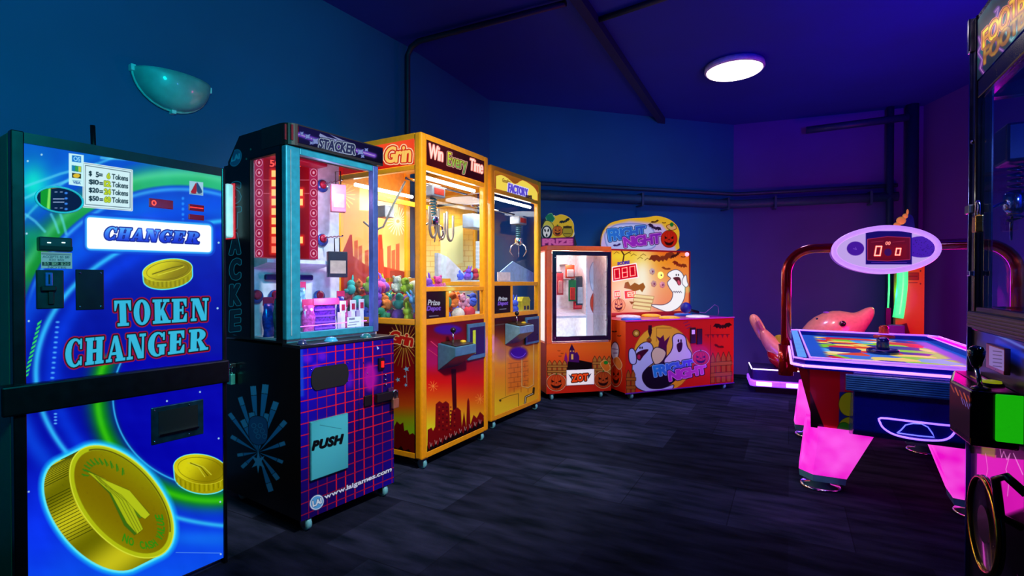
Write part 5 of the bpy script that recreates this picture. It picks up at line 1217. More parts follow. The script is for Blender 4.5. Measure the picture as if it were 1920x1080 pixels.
# topper: a cut-out board with its own thickness
def cutout(F, name, parent, pts, w_, th, edge_mat, draw, base, res=.0022, e=.35, mat=None, px_w=None):
    uz = [F.px(x, y, w_) for x, y in pts]
    b = obj(name, MB(F).prism(uz, w_+.001, w_+th), edge_mat, parent)
    us = [p[0] for p in uz]; zs = [p[1] for p in uz]
    s = front(F, min(us), max(us), min(zs), max(zs), w_-.0005, res=res, base=base, e=e); draw(s)
    E = [edges(pts)]
    def keep(s):
        _, c = s._dist(E[0], s.X, s.Y); return c
    s.build(name+'_sheet', b, mat or LIT, keep=keep); return b
def d5(s):
    s.fill(ell(1051, 429, 26, 27), '#f0c828', outline=[(2, '#f0f0e8')])
    bat(s, 1059, 415, 11, -20, '#182028'); s.fill([(1022, 404), (1034, 400), (1040, 410), (1036, 416), (1026, 414)], '#1c7858', outline=[(1, '#80c8a0')])
    s.fill(smooth([(1018, 424), (1024, 414), (1034, 418), (1038, 428), (1030, 436), (1018, 436)]), '#d0c848', outline=[(.8, '#303018')])
    s.fill(ell(1025, 436, 10, 13), '#101018', outline=[(.8, '#c0c0c8')]); s.fill(ell(1025, 435, 7, 10), '#f0f0f4')
    for dx in (-3, 3): s.fill(ell(1025+dx, 432, 1.4, 3, dx*5), '#101018')
    s.fill(ell(1025, 441, 1.5, 3), '#101018')
    pumpkin(s, 1045.5, 433, 9, 9.5, '#d87818'); s.fill(ell(1064, 434, 9, 10), '#b0a028', outline=[(.8, '#30280c')]); s.fill(rect(1056, 424, 1072, 428), '#3c3010'); s.line([(1058, 438), (1070, 438)], 1, '#30280c')
    s.fill([(1016, 447), (1076, 444), (1077, 462), (1016, 462)], '#5a1058'); s.text('PRIZE', [(1018, 459), (1073, 458), (1073, 449), (1018, 449)], '#f070c0', grow=1.2, outline=[(1.3, '#a02080')])
cutout(F5, 'topper', t, smooth([(1012, 440), (1016, 424), (1024, 405), (1034, 399), (1041, 405), (1052, 402), (1066, 407), (1075, 418), (1076, 432), (1078, 446), (1076, 464), (1012, 464)], 3), PD-.03, .012, M('dark_board_edge', '#403830', .5), d5, '#2a3038', e=.45)
# ------------------------------------------------------------------ Fright Night game
F6 = Frame(1.085, 4.88, 1.27, .55, -.35, .937); FWD, FD = 1.385, .60
t = frt = thing('mallet_game', 'wide red and orange Fright Night mallet game with ghosts on its front', 'arcade machine', F6.pt(FWD/2, .3, 0))
RED = M('red_enamel', '#c01810', .35, coat=.3, var=.08)
obj('cabinet', MB(F6).box(0, FWD, .004, FD, .065, .755), RED, t, bevel=.004)
tp = Sheet(F6.pt(0, 0, .7565), F6.U*FWD, F6.W*FD, res=.004, base='#b02878', e=.1); tp.paint(lambda X, Y: mixc('#e05060', '#9018a0', (X-1150)/150)); tp.build('table_top', t, PRINT)
ff = front(F6, 0, FWD, .067, .753, .002, res=.0024, base='#c82010')
ff.paint(lambda X, Y: mixc(mixc('#e03818', '#c01808', (X-1170)/120).reshape(-1, 3).mean(0), '#e02010', (X-1172)/200)*1.0)
ff.fill(ell(1243, 672, 56, 62), '#f0b020', outline=[(1, '#b05010')]); ff.fill(ell(1240, 665, 42, 46), '#f4c038', a=.6, soft=20)
ff.fill([(1228, 690), (1236, 640), (1230, 630), (1238, 634), (1244, 628), (1246, 640), (1256, 630), (1250, 648), (1250, 680), (1260, 700)], '#501040')
ff.fill(smooth([(1190, 700), (1230, 684), (1262, 676), (1275, 700), (1250, 725), (1205, 728)], 4), '#100c20')
def ghost(c, pts, shade='#b0a8d8', col='#ddd8f8'):
    c.fill(smooth(pts, 5), col, outline=[(1.5, '#181430')])
ghost(ff, [(1262, 632), (1272, 626), (1284, 632), (1288, 650), (1296, 664), (1290, 680), (1270, 678), (1252, 684), (1246, 676), (1258, 660), (1262, 648)])
for x in (1272, 1277): ff.fill(ell(x, 639, 1.4, 3), '#181430')
ff.fill(smooth([(1269, 646), (1279, 642), (1278, 656), (1272, 660)], 4), '#301028')
ghost(ff, [(1190, 720), (1186, 690), (1190, 664), (1202, 646), (1216, 642), (1224, 652), (1222, 668), (1226, 678), (1212, 690), (1204, 702), (1206, 716), (1218, 728), (1240, 729), (1262, 722), (1256, 732), (1232, 736), (1206, 732)], col='#b8c8f4')
ghost(ff, [(1180, 674), (1180, 658), (1186, 654), (1192, 664), (1192, 680), (1184, 682)], col='#b8c8f4')
for x in (1200, 1204): ff.fill(ell(x, 652, 1.3, 2.2), '#181430')
ff.fill(smooth([(1194, 662), (1206, 656), (1216, 656), (1206, 668), (1200, 676), (1194, 672)], 4), '#380c20'); ff.fill(ell(1198, 669, 3, 4.5), '#b02050')
ghost(ff, [(1222, 664), (1230, 652), (1244, 656), (1248, 664), (1240, 678), (1228, 682)], col='#e0d0a8')
ff.text('FRIGHT', [(1228, 706), (1300, 691), (1299, 675), (1225, 687)], lambda X, Y: mixc('#1890e0', '#6848f0', (X-1225)/75), grow=1.5, outline=[(2.4, '#0c1450'), (1.0, '#a0d8ff')], space=.02)
ff.text('NIGHT', [(1256, 714), (1324, 699), (1322, 685), (1254, 697)], lambda X, Y: mixc('#b030d0', '#e050c0', (X-1255)/70), grow=1.5, outline=[(2.4, '#200838'), (1.0, '#f0a0f0')], space=.02)
pumpkin(ff, 1314, 671, 15, 13, '#d82c08', ring='#f8e0d0')
fence_art(ff, 1174, 1192, 694, 44, '#a05818'); fence_art(ff, 1332, 1372, 662, 56, '#b05a20', dy=-3)
bat(ff, 1355, 612, 18, -4, '#180404'); bat(ff, 1348, 650, 10, 15, '#600c04'); bat(ff, 1220, 616, 5, 70, '#180404')
ff.fill(ell(1193, 625, 6, 6), '#b08018', outline=[(1.4, '#501808')]); ff.fill(ell(1193, 625, 3, 3), '#e8c860')
ff.fill([(1216, 610), (1222, 610), (1222, 624), (1219, 634), (1215, 622)], '#280c10'); pumpkin(ff, 1217, 638, 4, 4, '#c07010')
ff.line([(1231, 615), (1259, 615)], .8, '#8a5010'); ff.line([(1231, 615), (1231, 640)], .7, '#8a5010')
for k in range(5): ff.fill([(1325+k*9, 627), (1330+k*9, 627), (1328+k*9, 634)], '#80102c')
ff.line([(1322, 628), (1368, 627)], .8, '#601008'); ff.line([(1332, 610), (1332, 720)], .8, '#700c08')
for k in range(3): ff.line([(1282+k*3, 606+k*5), (1290+k*3, 603+k*5)], 1.4, '#702060')
ff.build('front_sheet', t, PRINT)
fs_ = side(F6, .0, FD, .067, .753, u=-.002, res=.004, base='#e04818')
fs_.paint(lambda X, Y: mixc('#f05a18', '#d02010', (Y-600)/130))
fs_.fill(ell(1153, 658, 7, 16), '#e8e0f8', outline=[(1.5, '#301030')]); fs_.line([(1148, 654), (1158, 655)], 1.2, '#602878'); fs_.line([(1150, 662), (1157, 662)], 1.2, '#602878')
pumpkin(fs_, 1155, 704, 10, 20, '#e83810', ring='#f8d8b0'); fs_.fill(smooth([(1150, 676), (1158, 670), (1166, 684), (1160, 692)], 4), '#f08838', outline=[(1, '#f8e0c0')])
bat(fs_, 1152, 622, 5, 0); bat(fs_, 1161, 630, 4, 0); fs_.build('side_sheet', t, PRINT)
# fittings on the front
for x, y, r, nm in ((1300, 628, .035, 'coin_slot'), (1312, 630, .034, 'coin_slot')):
    u, z = F6.px(x, y, -.01); obj(nm, MB(F6).box(u-.036, u+.036, -.012, .0, z-.085, z+.075), BLACK, t, bevel=.01)
u, z = F6.px(1300, 624, -.014); obj('coin_return_light', MB(F6).box(u-.02, u+.02, -.016, -.012, z-.015, z+.03), M('pale_violet_lens', '#c0a0e0', .3, emit='#c090f0', es=.5), t, bevel=.004)
casters(F6, t, [(.08, .03), (FWD-.12, .03), (.1, FD-.1), (FWD-.12, FD-.1)], .035)
obj('edge_trim', MB(F6).box(-.004, FWD+.004, -.006, .006, .752, .764), M('magenta_trim', '#c030b0', .3, emit='#b020c0', es=.25), t)
obj('edge_trim', MB(F6).box(-.004, FWD+.004, -.006, .006, .058, .068), M('violet_trim', '#6020a0', .3), t)
# backboard
BBw = FD-.03
ub = F6.px(1295, 530, BBw)[0]; ua = max(.02, ub-1.34); zt_ = 1.49
obj('backboard', MB(F6).box(ua, ub, BBw, BBw+.06, .757, zt_), RED, t, bevel=.008)
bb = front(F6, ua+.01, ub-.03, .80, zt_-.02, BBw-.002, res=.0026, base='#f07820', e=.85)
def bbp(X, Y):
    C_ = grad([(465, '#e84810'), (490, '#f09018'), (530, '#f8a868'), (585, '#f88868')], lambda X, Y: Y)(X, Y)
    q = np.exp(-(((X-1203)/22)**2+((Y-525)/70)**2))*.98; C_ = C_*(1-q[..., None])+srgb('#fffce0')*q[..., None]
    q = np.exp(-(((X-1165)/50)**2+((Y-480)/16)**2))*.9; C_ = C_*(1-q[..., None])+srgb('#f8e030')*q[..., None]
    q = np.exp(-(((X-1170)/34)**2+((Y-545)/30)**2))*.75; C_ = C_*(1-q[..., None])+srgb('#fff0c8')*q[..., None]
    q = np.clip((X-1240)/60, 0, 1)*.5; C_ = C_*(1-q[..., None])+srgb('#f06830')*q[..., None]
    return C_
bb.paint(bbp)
bb.line([(1168, 490), (1170, 478), (1165, 470)], 2.4, '#402008'); bb.line([(1170, 478), (1182, 472)], 1.2, '#402008')
for x, y in ((1178, 475), (1188, 478), (1156, 474), (1200, 484), (1206, 478), (1214, 486)): bb.line([(x-5, y+2), (x, y-2), (x+5, y+1)], .8, '#604010')
bat(bb, 1242, 484, 26, -10, '#7c2c0c'); bat(bb, 1268, 478, 12, -35, '#3c1008'); bat(bb, 1274, 497, 15, 18, '#7c2008'); bat(bb, 1249, 504, 9, 10, '#8a3a10'); bat(bb, 1281, 482, 5, 0, '#702008')
bb.fill([(1149, 502), (1192, 495), (1195.5, 519), (1150, 526.5)], '#c00614', outline=[(2, '#f8f0f0')], e=1.0)
seg7(bb, '080', [(1153, 523), (1191, 516), (1190, 499), (1152, 505.5)], .7, '#fff0e8', '#f02818', gap=.6)
bb.text('SCORE', [(1158, 497), (1180, 494), (1180, 489), (1158, 492)], '#3828b0', grow=.6)
bb.fill([(1152, 546), (1162, 545), (1163, 557), (1152, 558)], '#f04838', outline=[(1.2, '#ffe8e0')]); seg7(bb, '00', [(1154, 555), (1161, 554), (1161, 548), (1154, 549)], .8, '#ffe8d8', '#ff8060')
bb.fill([(1171, 546), (1192, 544), (1192, 558), (1172, 560)], '#f04030', outline=[(1.4, '#ffe8e0')]); seg7(bb, '122', [(1172, 556), (1190, 555), (1190, 547), (1172, 549)], .9, '#ffe8d8', '#ff8060')
bb.fill([(1170, 540), (1172, 530), (1178, 528), (1182, 536), (1190, 530), (1198, 534), (1206, 530), (1210, 538), (1204, 548), (1200, 543), (1190, 546), (1180, 542)], '#9c5c18')
for k in range(4): bb.fill([(1190-k, 552+k*7), (1226-k*2, 556+k*7), (1225-k*2, 561+k*7), (1189-k, 557+k*7)], '#f8e0a0', outline=[(.7, '#a06830')])
bb.fill([(1180, 565), (1190, 566), (1184, 571)], '#904818')
pumpkin(bb, 1160, 572, 12, 12, '#f8a070', '#c04820'); 
bb.fill(smooth([(1256, 510), (1268, 506), (1278, 512), (1282, 522), (1284, 540), (1282, 560), (1272, 576), (1254, 584), (1238, 580), (1222, 572), (1244, 572), (1258, 564), (1262, 550), (1256, 540), (1252, 530), (1258, 522), (1252, 516)], 5), '#fffcff', outline=[(1.2, '#504060')])
bb.fill(smooth([(1280, 524), (1286, 516), (1288, 528), (1290, 534), (1286, 538), (1280, 532)], 4), '#fffcff', outline=[(1, '#504060')])
bb.fill(smooth([(1262, 521), (1274, 520), (1277, 532), (1272, 535), (1268, 528)], 4), '#5a1828'); bb.fill(ell(1273, 530, 2.4, 5, -20), '#d04868')
for x in (1268, 1272): bb.fill(ell(x, 515.5, 1.1, 1.8), '#201028')
for k in range(4): bb.line([(1262+k*4, 548), (1264+k*4, 546), (1266+k*4, 549)], 1, '#504060')
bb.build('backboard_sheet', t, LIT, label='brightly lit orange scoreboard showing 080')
for i, (x, y, cc, es) in enumerate(((1223, 509, '#c0a898', 0), (1239, 516, '#c8f060', 1.2), (1226, 532, '#c09080', 0), (1242, 534, '#d89090', 0))):
    u, z = F6.px(x, y, BBw-.01)
    b_ = obj('target_lens', MB().lathe(F6.pt(u, BBw-.004, z), [(.04, 0), (.038, .008), (.02, .014)], 6 if i != 1 else 14, -F6.N), M('lens_%d' % i, cc, .3, emit=cc, es=.35+es), t)
    obj('lens_mark', MB().lathe(F6.pt(u, BBw-.019, z), [(.014, 0), (.01, .004)], 5, -F6.N), M('lens_mark', '#a05870' if i != 1 else '#60d080', .4), b_)
u, z = F6.px(1288, 477, BBw-.01); obj('corner_lamp', MB().ball(F6.pt(u, BBw-.01, z), .025, n=12), M('pink_bulb', '#ffd0e0', .3, emit='#ffc0d8', es=.9), t)
lamp('backboard_spill', 'AREA', F6.pt(.55, BBw-.05, 1.2), 1.5, (1, .75, .45), .6, F6.pt(.55, -1, .9))
def d6(s):
    s.fill([(1118, 480), (1130, 440), (1140, 424), (1180, 414), (1240, 420), (1258, 440), (1268, 470), (1200, 480)], '#c8b0e8', soft=6)
    s.fill(smooth([(1134, 444), (1144, 428), (1165, 420), (1212, 422), (1228, 440), (1222, 466), (1150, 470)]), '#b8c0f8', soft=5, outline=[(1, '#5860b0')])
    bat(s, 1227, 427, 14, 22, '#281838'); bat(s, 1228, 416, 8, -14, '#503010'); bat(s, 1245, 418, 4, 0, '#503010'); bat(s, 1157, 460, 8, -12, '#301c60')
    s.text('FRIGHT', [(1143, 452), (1210, 440), (1209, 424), (1140, 431)], lambda X, Y: mixc('#2070d0', '#3050b8', (X-1140)/70), grow=1.3, outline=[(2, '#0c1850'), (.9, '#70b8f8')], e=.8, space=.02)
    s.text('NIGHT', [(1172, 463), (1239, 455), (1238, 438), (1169, 446)], lambda X, Y: mixc('#9828b8', '#7820a8', (X-1170)/70), grow=1.3, outline=[(2, '#200838'), (.9, '#e090f0')], e=.8, space=.02)
    s.fill(smooth([(1250, 424), (1262, 420), (1268, 428), (1258, 431)], 4), '#e0a868', outline=[(1, '#701808')]); s.fill(ell(1259.5, 421, 3.4, 4), '#187028'); pumpkin(s, 1254.5, 448, 15, 16, '#c82008', '#500c04')
cutout(F6, 'topper', t, smooth([(1127, 452), (1131, 434), (1142, 420), (1158, 414), (1180, 410), (1210, 408), (1232, 405), (1254, 411), (1268, 422), (1274, 436), (1272, 452), (1268, 470), (1200, 469), (1150, 474), (1130, 472)], 3), BBw+.01, .02, M('yellow_edge', '#c89020', .5), d6, '#f0b828', e=.7)
obj('topper_stay', MB(F6).box(.45, .49, BBw+.035, BBw+.05, 1.40, 1.70), BLACK, t); obj('topper_stay', MB(F6).box(.95, .99, BBw+.035, BBw+.05, 1.40, 1.70), BLACK, t)
# hit pads and a blue mallet
pads = [(1178, 592, .13, '#e8d8e8', 'white round hit pad at the left rear of the mallet game'), (1187, 597, .10, '#1858c8', 'blue round hit pad at the left front edge of the mallet game'), (1218, 590, .105, '#f0b020', 'yellow round hit pad at the middle rear of the mallet game'),
        (1258, 594.5, .105, '#f0b020', 'yellow round hit pad at the front centre right of the mallet game'), (1270, 587.5, .10, '#1858c8', 'blue round hit pad at the right rear behind the mallet head'), (1308, 592, .12, '#f4e8f0', 'white round hit pad rightmost on the mallet game')]
for x, y, r, cc, lab in pads:
    u, w_ = F6.pz(x, y, .775); w_ = min(max(w_, .11), .46)
    obj('hit_pad', MB().lathe(F6.pt(u, w_, .757), [(r*.98, 0), (r, .008), (r*.95, .018), (r*.6, .026), (r*.05, .028)], 28), M('pad_'+cc[1:], cc, .4, coat=.3, emit=cc, es=.25), t, label=lab.replace(' of the mallet game', '').replace(' on the mallet game', ''))
u, w_ = F6.pz(1286, 578, .80); print('mallet', u, w_)
u = F6.px(1286, 578, .22)[0]; zc = F6.px(1286, 577, .22)[1]
ml = thing('mallet', 'dark blue round headed mallet lying on the mallet game with its cord', 'mallet', F6.pt(u, .22, .785))
obj('head', MB().ball(F6.pt(u, .22, max(zc, .835)), .058, n=18), M('blue_foam', '#101c98', .5), ml)
obj('handle', MB(F6).tube([(u+.05, .25, max(zc, .835)-.02), (u+.24, .30, .80)], [.014, .016], 10), BLACK, ml)
obj('cord', MB(F6).tube([(u+.24, .30, .80), (u+.34, .30, .79), (u+.40, .28, .84), (u+.45, .27, .88), (u+.50, .27, .86), (u+.51, .27, .80), (u+.50, .27, .762)], .004, 6), M('violet_cord', '#8050b0', .5), ml)

# ------------------------------------------------------------------ dolphin ride
FD_ = Frame(2.44, 5.22, .93, -.36); DL = 1.12
t = dol = thing('dolphin_ride', 'pink dolphin kiddie ride with a red hull on a violet lit base', 'kiddie ride', FD_.pt(DL/2, .22, 0))
prof = [(.02, .02), (.0, .08), (.0, .40), (.03, .46), (DL, .46), (DL, 0), (.05, 0)]
obj('base', MB(FD_).prism(prof, .13, .245, 'z'), M('violet_base', '#281858', .35, coat=.3), t, bevel=.01)
obj('lit_skirt', MB(FD_).prism([(-.012, .02), (.02, -.014), (DL+.01, -.014), (DL+.01, .47), (.02, .47), (-.012, .43)], .07, .13, 'z'), M('violet_lit_acrylic', '#c080ff', .3, emit='#8838f8', es=1.6), t, bevel=.012)
for k in range(3): obj('light_patch', MB(FD_).box(.05+k*.27, .19+k*.27, -.018, -.013, .08, .12), M('white_violet_led', '#ffffff', emit='#f0d8ff', es=2.2, var=0), t, bevel=.002)
obj('pedestal', MB(FD_).box(.42, .72, .12, .34, .24, .34), BLACK, t, bevel=.01)
obj('foot_plate', MB(FD_).box(.05, DL-.05, .05, .42, .0, .07), BLACK, t)
obj('lit_edge', MB(FD_).tube([(.02, .0, .245), (DL, .0, .245)], .006, 8), M('white_violet_led'), t); obj('lit_edge', MB(FD_).tube([(.01, .02, .245), (.01, .44, .245)], .006, 8), M('white_violet_led'), t)
def dp(x, y, w_=.22): u, z = FD_.px(x, y, w_); return FD_.pt(u, w_, z)
def lofted(secs, n=18):
    """secs: (centre px x, centre px y, half height px, half width m)"""
    R = []; C_ = [dp(a, b) for a, b, *_ in secs]
    for i, (x, y, hp, hw) in enumerate(secs):
        c = C_[i]; tg = (C_[min(i+1, len(C_)-1)]-C_[max(i-1, 0)]).normalized(); sd_ = FD_.W; up = sd_.cross(tg).normalized()
        if up.z < 0: up = -up
        hm = hp*c.y/FOC
        R.append([c+up*hm*math.cos(a_)+sd_*hw*math.sin(a_) for a_ in np.linspace(0, 2*math.pi, n+1)[:-1]])
    return MB().rings(R)
PINK = M('pink_fibreglass', '#f8a088', .3, coat=.6, var=.08)
body = [(1424, 614, 3, .05), (1430, 622, 9, .07), (1440, 638, 13, .09), (1455, 656, 17, .13), (1480, 668, 24, .17), (1515, 664, 38, .20), (1540, 648, 46, .21), (1562, 626, 47, .21), (1584, 612, 38, .18), (1602, 607, 25, .13), (1614, 600, 17, .09), (1624, 591, 13, .07), (1632, 582, 9, .05), (1637, 576, 2, .02)]
obj('body', lofted(body), PINK, t, subd=1)
hull_ = [(1441, 652, 5, .05), (1450, 668, 15, .14), (1470, 678, 20, .19), (1500, 684, 22, .22), (1540, 680, 24, .23), (1580, 664, 22, .21), (1600, 650, 14, .14), (1610, 640, 5, .06)]
obj('hull', lofted(hull_), M('red_fibreglass', '#c01018', .25, coat=.7, var=.06), t, subd=1)
# flukes
for s_, nm in ((-1, 0), (1, 0)):
    pts = [(.0, 0), (-.07, .03), (-.13, .11), (-.15, .20), (-.10, .21), (-.02, .15), (.06, .05)]
    c = dp(1426, 612); tg = (dp(1411, 590)-dp(1440, 640)).normalized(); m_ = MB(); R = []
    up = FD_.W.cross(tg)
    m_.rings([[c + tg*(-q[0]*.8) + FD_.W*(q[1]*s_*.9) + up*h_ for q in pts] for h_ in (-.014, .014)], smooth=False)
    f_ = obj('tail_fluke', m_, PINK, t, subd=0, bevel=.006)
ft = lofted([(1436, 640, 10, .03), (1424, 616, 10, .045), (1416, 602, 10, .05), (1412, 594, 8, .045), (1410, 589, 3, .02)]); obj('tail_tip', ft, PINK, t, subd=1)
m_ = MB(); a = dp(1560, 640, .02); m_.ball(dp(1580, 607, .050), .030, n=14); obj('eye', m_, M('glossy_eye', '#280818', .1, coat=1), t)
obj('eye_glint', MB().ball(dp(1578, 604, .018), .006, n=8), M('white_card'), t)
obj('blow_hole_badge', MB().ball(dp(1549, 586, .2), .03, .03, .012, n=10), M('violet_badge', '#a060e0', .3), t)
obj('handle_bar', MB().tube([dp(1540, 606, .12), dp(1532, 598, .15), dp(1532, 598, .29), dp(1540, 606, .32)], .012, 8, local=False), CHROME, t)
obj('seat_pad', MB().ball(dp(1462, 640, .22), .05, .11, .07, n=12), M('yellow_pad', '#c8b020', .5), t)

# ------------------------------------------------------------------ orange striker game with green tube
FG = Frame(3.73, 5.02, .9, -.43)
t = thing('striker_game', 'tall orange board with a curved green light tube behind the hockey table', 'arcade machine', FG.pt(.17, .1, 0))
(ua, _), (ub, _) = FG.px(1693, 560, .12), FG.px(1733, 560, .12)
obj('board', MB(FG).box(ua-.06, ub, .12, .20, .05, 1.52), M('deep_orange', '#f08412', .4, coat=.2, var=.08), t, bevel=.004)
obs = front(FG, ua-.06, ub, .55, 1.52, .118, res=.004, base='#f08412')
obs.fill(rect(1702, 512, 1722, 524), '#b04810', outline=[(1, '#702808')]); obs.line([(1704, 518), (1720, 518)], 1.4, '#702808'); obs.line([(1704, 530), (1720, 530)], 1, '#702808')
for p in ((1726, 508), (1726, 532)): obs.fill(ell(*p, 1.3, 1.3), '#401808')
obs.fill([(1682, 610), (1700, 606), (1706, 625), (1682, 628)], '#502010'); obs.build('board_sheet', t, PRINT)
path = []
for y in range(500, 604, 8):
    f = (y-500)/100; x = 1692 - 14*max(0, f-.25)**1.5; u, z = FG.px(x, y, .07); path.append((u, .07, z))
u, z = FG.px(1686, 440, .07); path = [(u+.02, .08, z)]+path
obj('green_tube', MB(FG).tube(path, .045, 12), M('green_lit_tube', '#60ffa0', .3, emit='#30f080', es=1.15), t)
path2 = [(FG.px(x, y, .05)) for x, y in ((1667, 512), (1667, 540), (1666, 560), (1665, 578))]
obj('thin_tube', MB(FG).tube([(u, .05, z) for u, z in path2], .008, 8), M('green_lit_tube'), t)
u, z = FG.px(1678, 620, .06); obj('tube_foot', MB(FG).box(u-.07, u+.07, .0, .12, .05, z+.06), M('violet_plastic', '#603090', .4), t, bevel=.01)
obj('base', MB(FG).box(ua-.12, ub+.01, -.06, .21, .0, .12), M('dark_base', '#181028', .5), t)
u, z = FG.px(1665, 600, .05); obj('lever', MB(FG).box(u-.02, u+.02, .03, .07, z-.2, z+.12), BLACK, t)
g1 = FG.px(1640, 560, .1); lamp('green_tube_spill', 'POINT', FG.pt(FG.px(1668, 555, .12)[0], .10, 1.02), 2.0, (.05, 1, .35), .05)
# figurine topper (generic bright bird shape)
u, z = FG.px(1690, 420, .12); print('topper', u, z)
obj('topper_post', MB(FG).box(u-.01, u+.07, .13, .18, 1.5, z), M('blue_plastic', '#0c3c98', .4), t)
tpb = obj('topper_panel', MB(FG).prism([FG.px(*p, .12) for p in smooth([(1688, 428), (1692, 408), (1700, 402), (1710, 404), (1714, 416), (1713, 432)], 4)], .12, .16), M('blue_plastic'), t)
fg = MB(); c = FG.pt(u, .09, z); fg.ball(c+Vector((-.01, 0, .03)), .045, .03, .04, 12); fg.ball(c+Vector((.03, 0, .075)), .026, .02, .026, 10); fg.ball(c+Vector((.052, 0, .115)), .012, .01, .03, 8); fg.ball(c+Vector((-.05, 0, -.01)), .035, .02, .025, 10)
obj('figurine', fg, M('gold_orange', '#f0a050', .4, emit='#f0a050', es=.35), tpb)

# ------------------------------------------------------------------ air hockey table
FH = Frame(1.42, 2.576, .84, -.54, .463, .886); TW, TL = .94, 1.80; RZ = .742
t = hoc = thing('air_hockey_table', 'air hockey table with neon edged rim, red and blue body and glowing pink legs', 'air hockey table', FH.pt(TW/2, TL/2, 0))
NEON = M('violet_neon', '#ffffff', emit='#9850ff', es=1.5, var=0); NEOW = M('white_violet_neon', '#ffffff', emit='#d088ff', es=1.7, var=0)
BLU = M('blue_lacquer', '#0c18a0', .2, coat=.8, var=.06)
def octo(i, k=.10):    # outline inset by i with clipped corners
    return [(i, k+i*.4), (k+i*.4, i), (TW-k-i*.4, i), (TW-i, k+i*.4), (TW-i, TL-k-i*.4), (TW-k-i*.4, TL-i), (k+i*.4, TL-i), (i, TL-k-i*.4)]
def ringmesh(out, inn, z0, z1, F=FH):
    m = MB(F); A = [F.pt(*p, z1) for p in out]; B = [F.pt(*p, z1) for p in inn]; Cc = [F.pt(*p, z0) for p in inn]; Dd = [F.pt(*p, z0) for p in out]; n = len(out)
    m.add(A+B+Cc+Dd, [(a+i, a+(i+1) % n, b+(i+1) % n, b+i) for a, b in ((0, n), (n, 2*n), (2*n, 3*n), (3*n, 0)) for i in range(n)]); return m
outo, inno = octo(0, .05), octo(.075, .05)
obj('rim', ringmesh(outo, inno, RZ-.048, RZ), BLU, t, bevel=.01)
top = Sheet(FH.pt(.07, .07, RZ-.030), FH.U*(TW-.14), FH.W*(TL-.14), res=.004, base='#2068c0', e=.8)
A, B = top.A, top.B
v = np.zeros(A.shape+(3,)); pal = [srgb(c) for c in ('#e04818', '#f0d868', '#f09030', '#3878d8', '#80d020', '#f8e8a8', '#d82830', '#183090', '#50b0e0')]
rr_ = np.random.default_rng(11); S_n = 90; sx, sy, sc_ = rr_.random(S_n), rr_.random(S_n), rr_.integers(0, 9, S_n)
best = np.full(A.shape, 9.0)
wob = .02*np.sin(A*31)+.02*np.sin(B*43+A*9)
for i in range(S_n):
    d = np.hypot((A-sx[i])*.8+wob, (B-sy[i])*1.66); mk = d < best; best[mk] = d[mk]; v[mk] = pal[sc_[i]]
edge_ = np.clip((np.minimum(np.minimum(A, 1-A)*.8, np.minimum(B, 1-B)*1.66)-.09)/.03, 0, 1)[..., None]
top.C = v*edge_+srgb('#1858c8')*(1-edge_)
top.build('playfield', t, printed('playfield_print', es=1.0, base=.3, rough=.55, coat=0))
for i in range(8):   # led line round the rim top inner edge and outer edge
    a_, b_ = outo[i], outo[(i+1) % 8]; obj('rim_led', MB(FH).tube([(*a_, RZ+.002), (*b_, RZ+.002)], .005, 6), NEON, t)
    a_, b_ = inno[i], inno[(i+1) % 8]; obj('inner_led', MB(FH).tube([(*a_, RZ+.004), (*b_, RZ+.004)], .004, 6), NEON, t)
for i in (7, 0, 1, 2): 
    a_, b_ = outo[i], outo[(i+1) % 8]
    nv = 0.012
    ca = (TW/2, TL/2)
    f = lambda p: (p[0]+(p[0]-ca[0])*.02, p[1]+(p[1]-ca[1])*.012)
    obj('skirt_led', MB(FH).tube([(*f(a_), RZ-.030), (*f(b_), RZ-.030)], .0065, 8), NEOW, t)
obj('end_strip', MB(FH).prism([(.02, .12), (.06, .10), (.06, TL-.1), (.02, TL-.12)], RZ, RZ+.004, 'z'), M('pale_blue_strip', '#80c0f0', .2, emit='#60b0f8', es=.6), t)
# body: tapered below the rim
zb = .37
tp_ = octo(.02, .05); bt_ = [(u+(.05 if u < TW/2 else -.05), w_+(.11 if w_ < TL/2 else -.11)) for u, w_ in octo(.05, .06)]
obj('body', MB().rings([[FH.pt(*p, zb) for p in bt_], [FH.pt(*p, RZ-.046) for p in tp_]], smooth=False), M('body_red', '#a00c18', .25, coat=.6, var=.06), t)
# artwork on the sloping end: sheet from bottom edge to top edge
o0 = FH.pt(tp_[1][0]+.012, tp_[1][1]-.004, RZ-.048); o1 = FH.pt(tp_[2][0]-.012, tp_[2][1]-.004, RZ-.048); dwn = FH.pt(bt_[1][0]+.012, bt_[1][1]-.004, zb) - o0; dwn.z = zb-(RZ-.048)
dwn -= FH.U*dwn.dot(FH.U)*1.0
es_ = Sheet(o0+dwn, o1-o0, -dwn, res=.0022, base='#c80c1c', e=.06)  # faint glow put into the print, which is not backlit
es_.fill([(1507, 702), (1490, 760), (1500, 800), (1552, 818)], '#040306'); es_.fill([(1575, 670), (1604, 672), (1604, 702), (1584, 704), (1584, 734), (1575, 736)], '#a01878')
es_.fill([(1574, 735), (1608, 735), (1630, 830), (1572, 824)], '#0c2c98')
es_.fill(ell(1592, 758, 19, 22), '#c0d818', outline=[(.8, '#303c08')]); es_.fill(ell(1594, 802, 22, 20), '#a8c818', outline=[(.8, '#303c08')]); es_.fill(ell(1582, 806, 12, 14), '#28a020', outline=[(.8, '#104010')]); es_.fill(ell(1610, 787, 5, 5), '#3080c0'); es_.fill(ell(1618, 814, 7, 10), '#90b818')
es_.fill([(1604, 672), (1830, 690), (1830, 850), (1628, 828), (1606, 735)], '#0818a0')
for k in range(8): es_.fill(ell(1660+k*22, 834+k*1.8, 9, 4), ('#a03060', '#30a020', '#c02818')[k % 3])
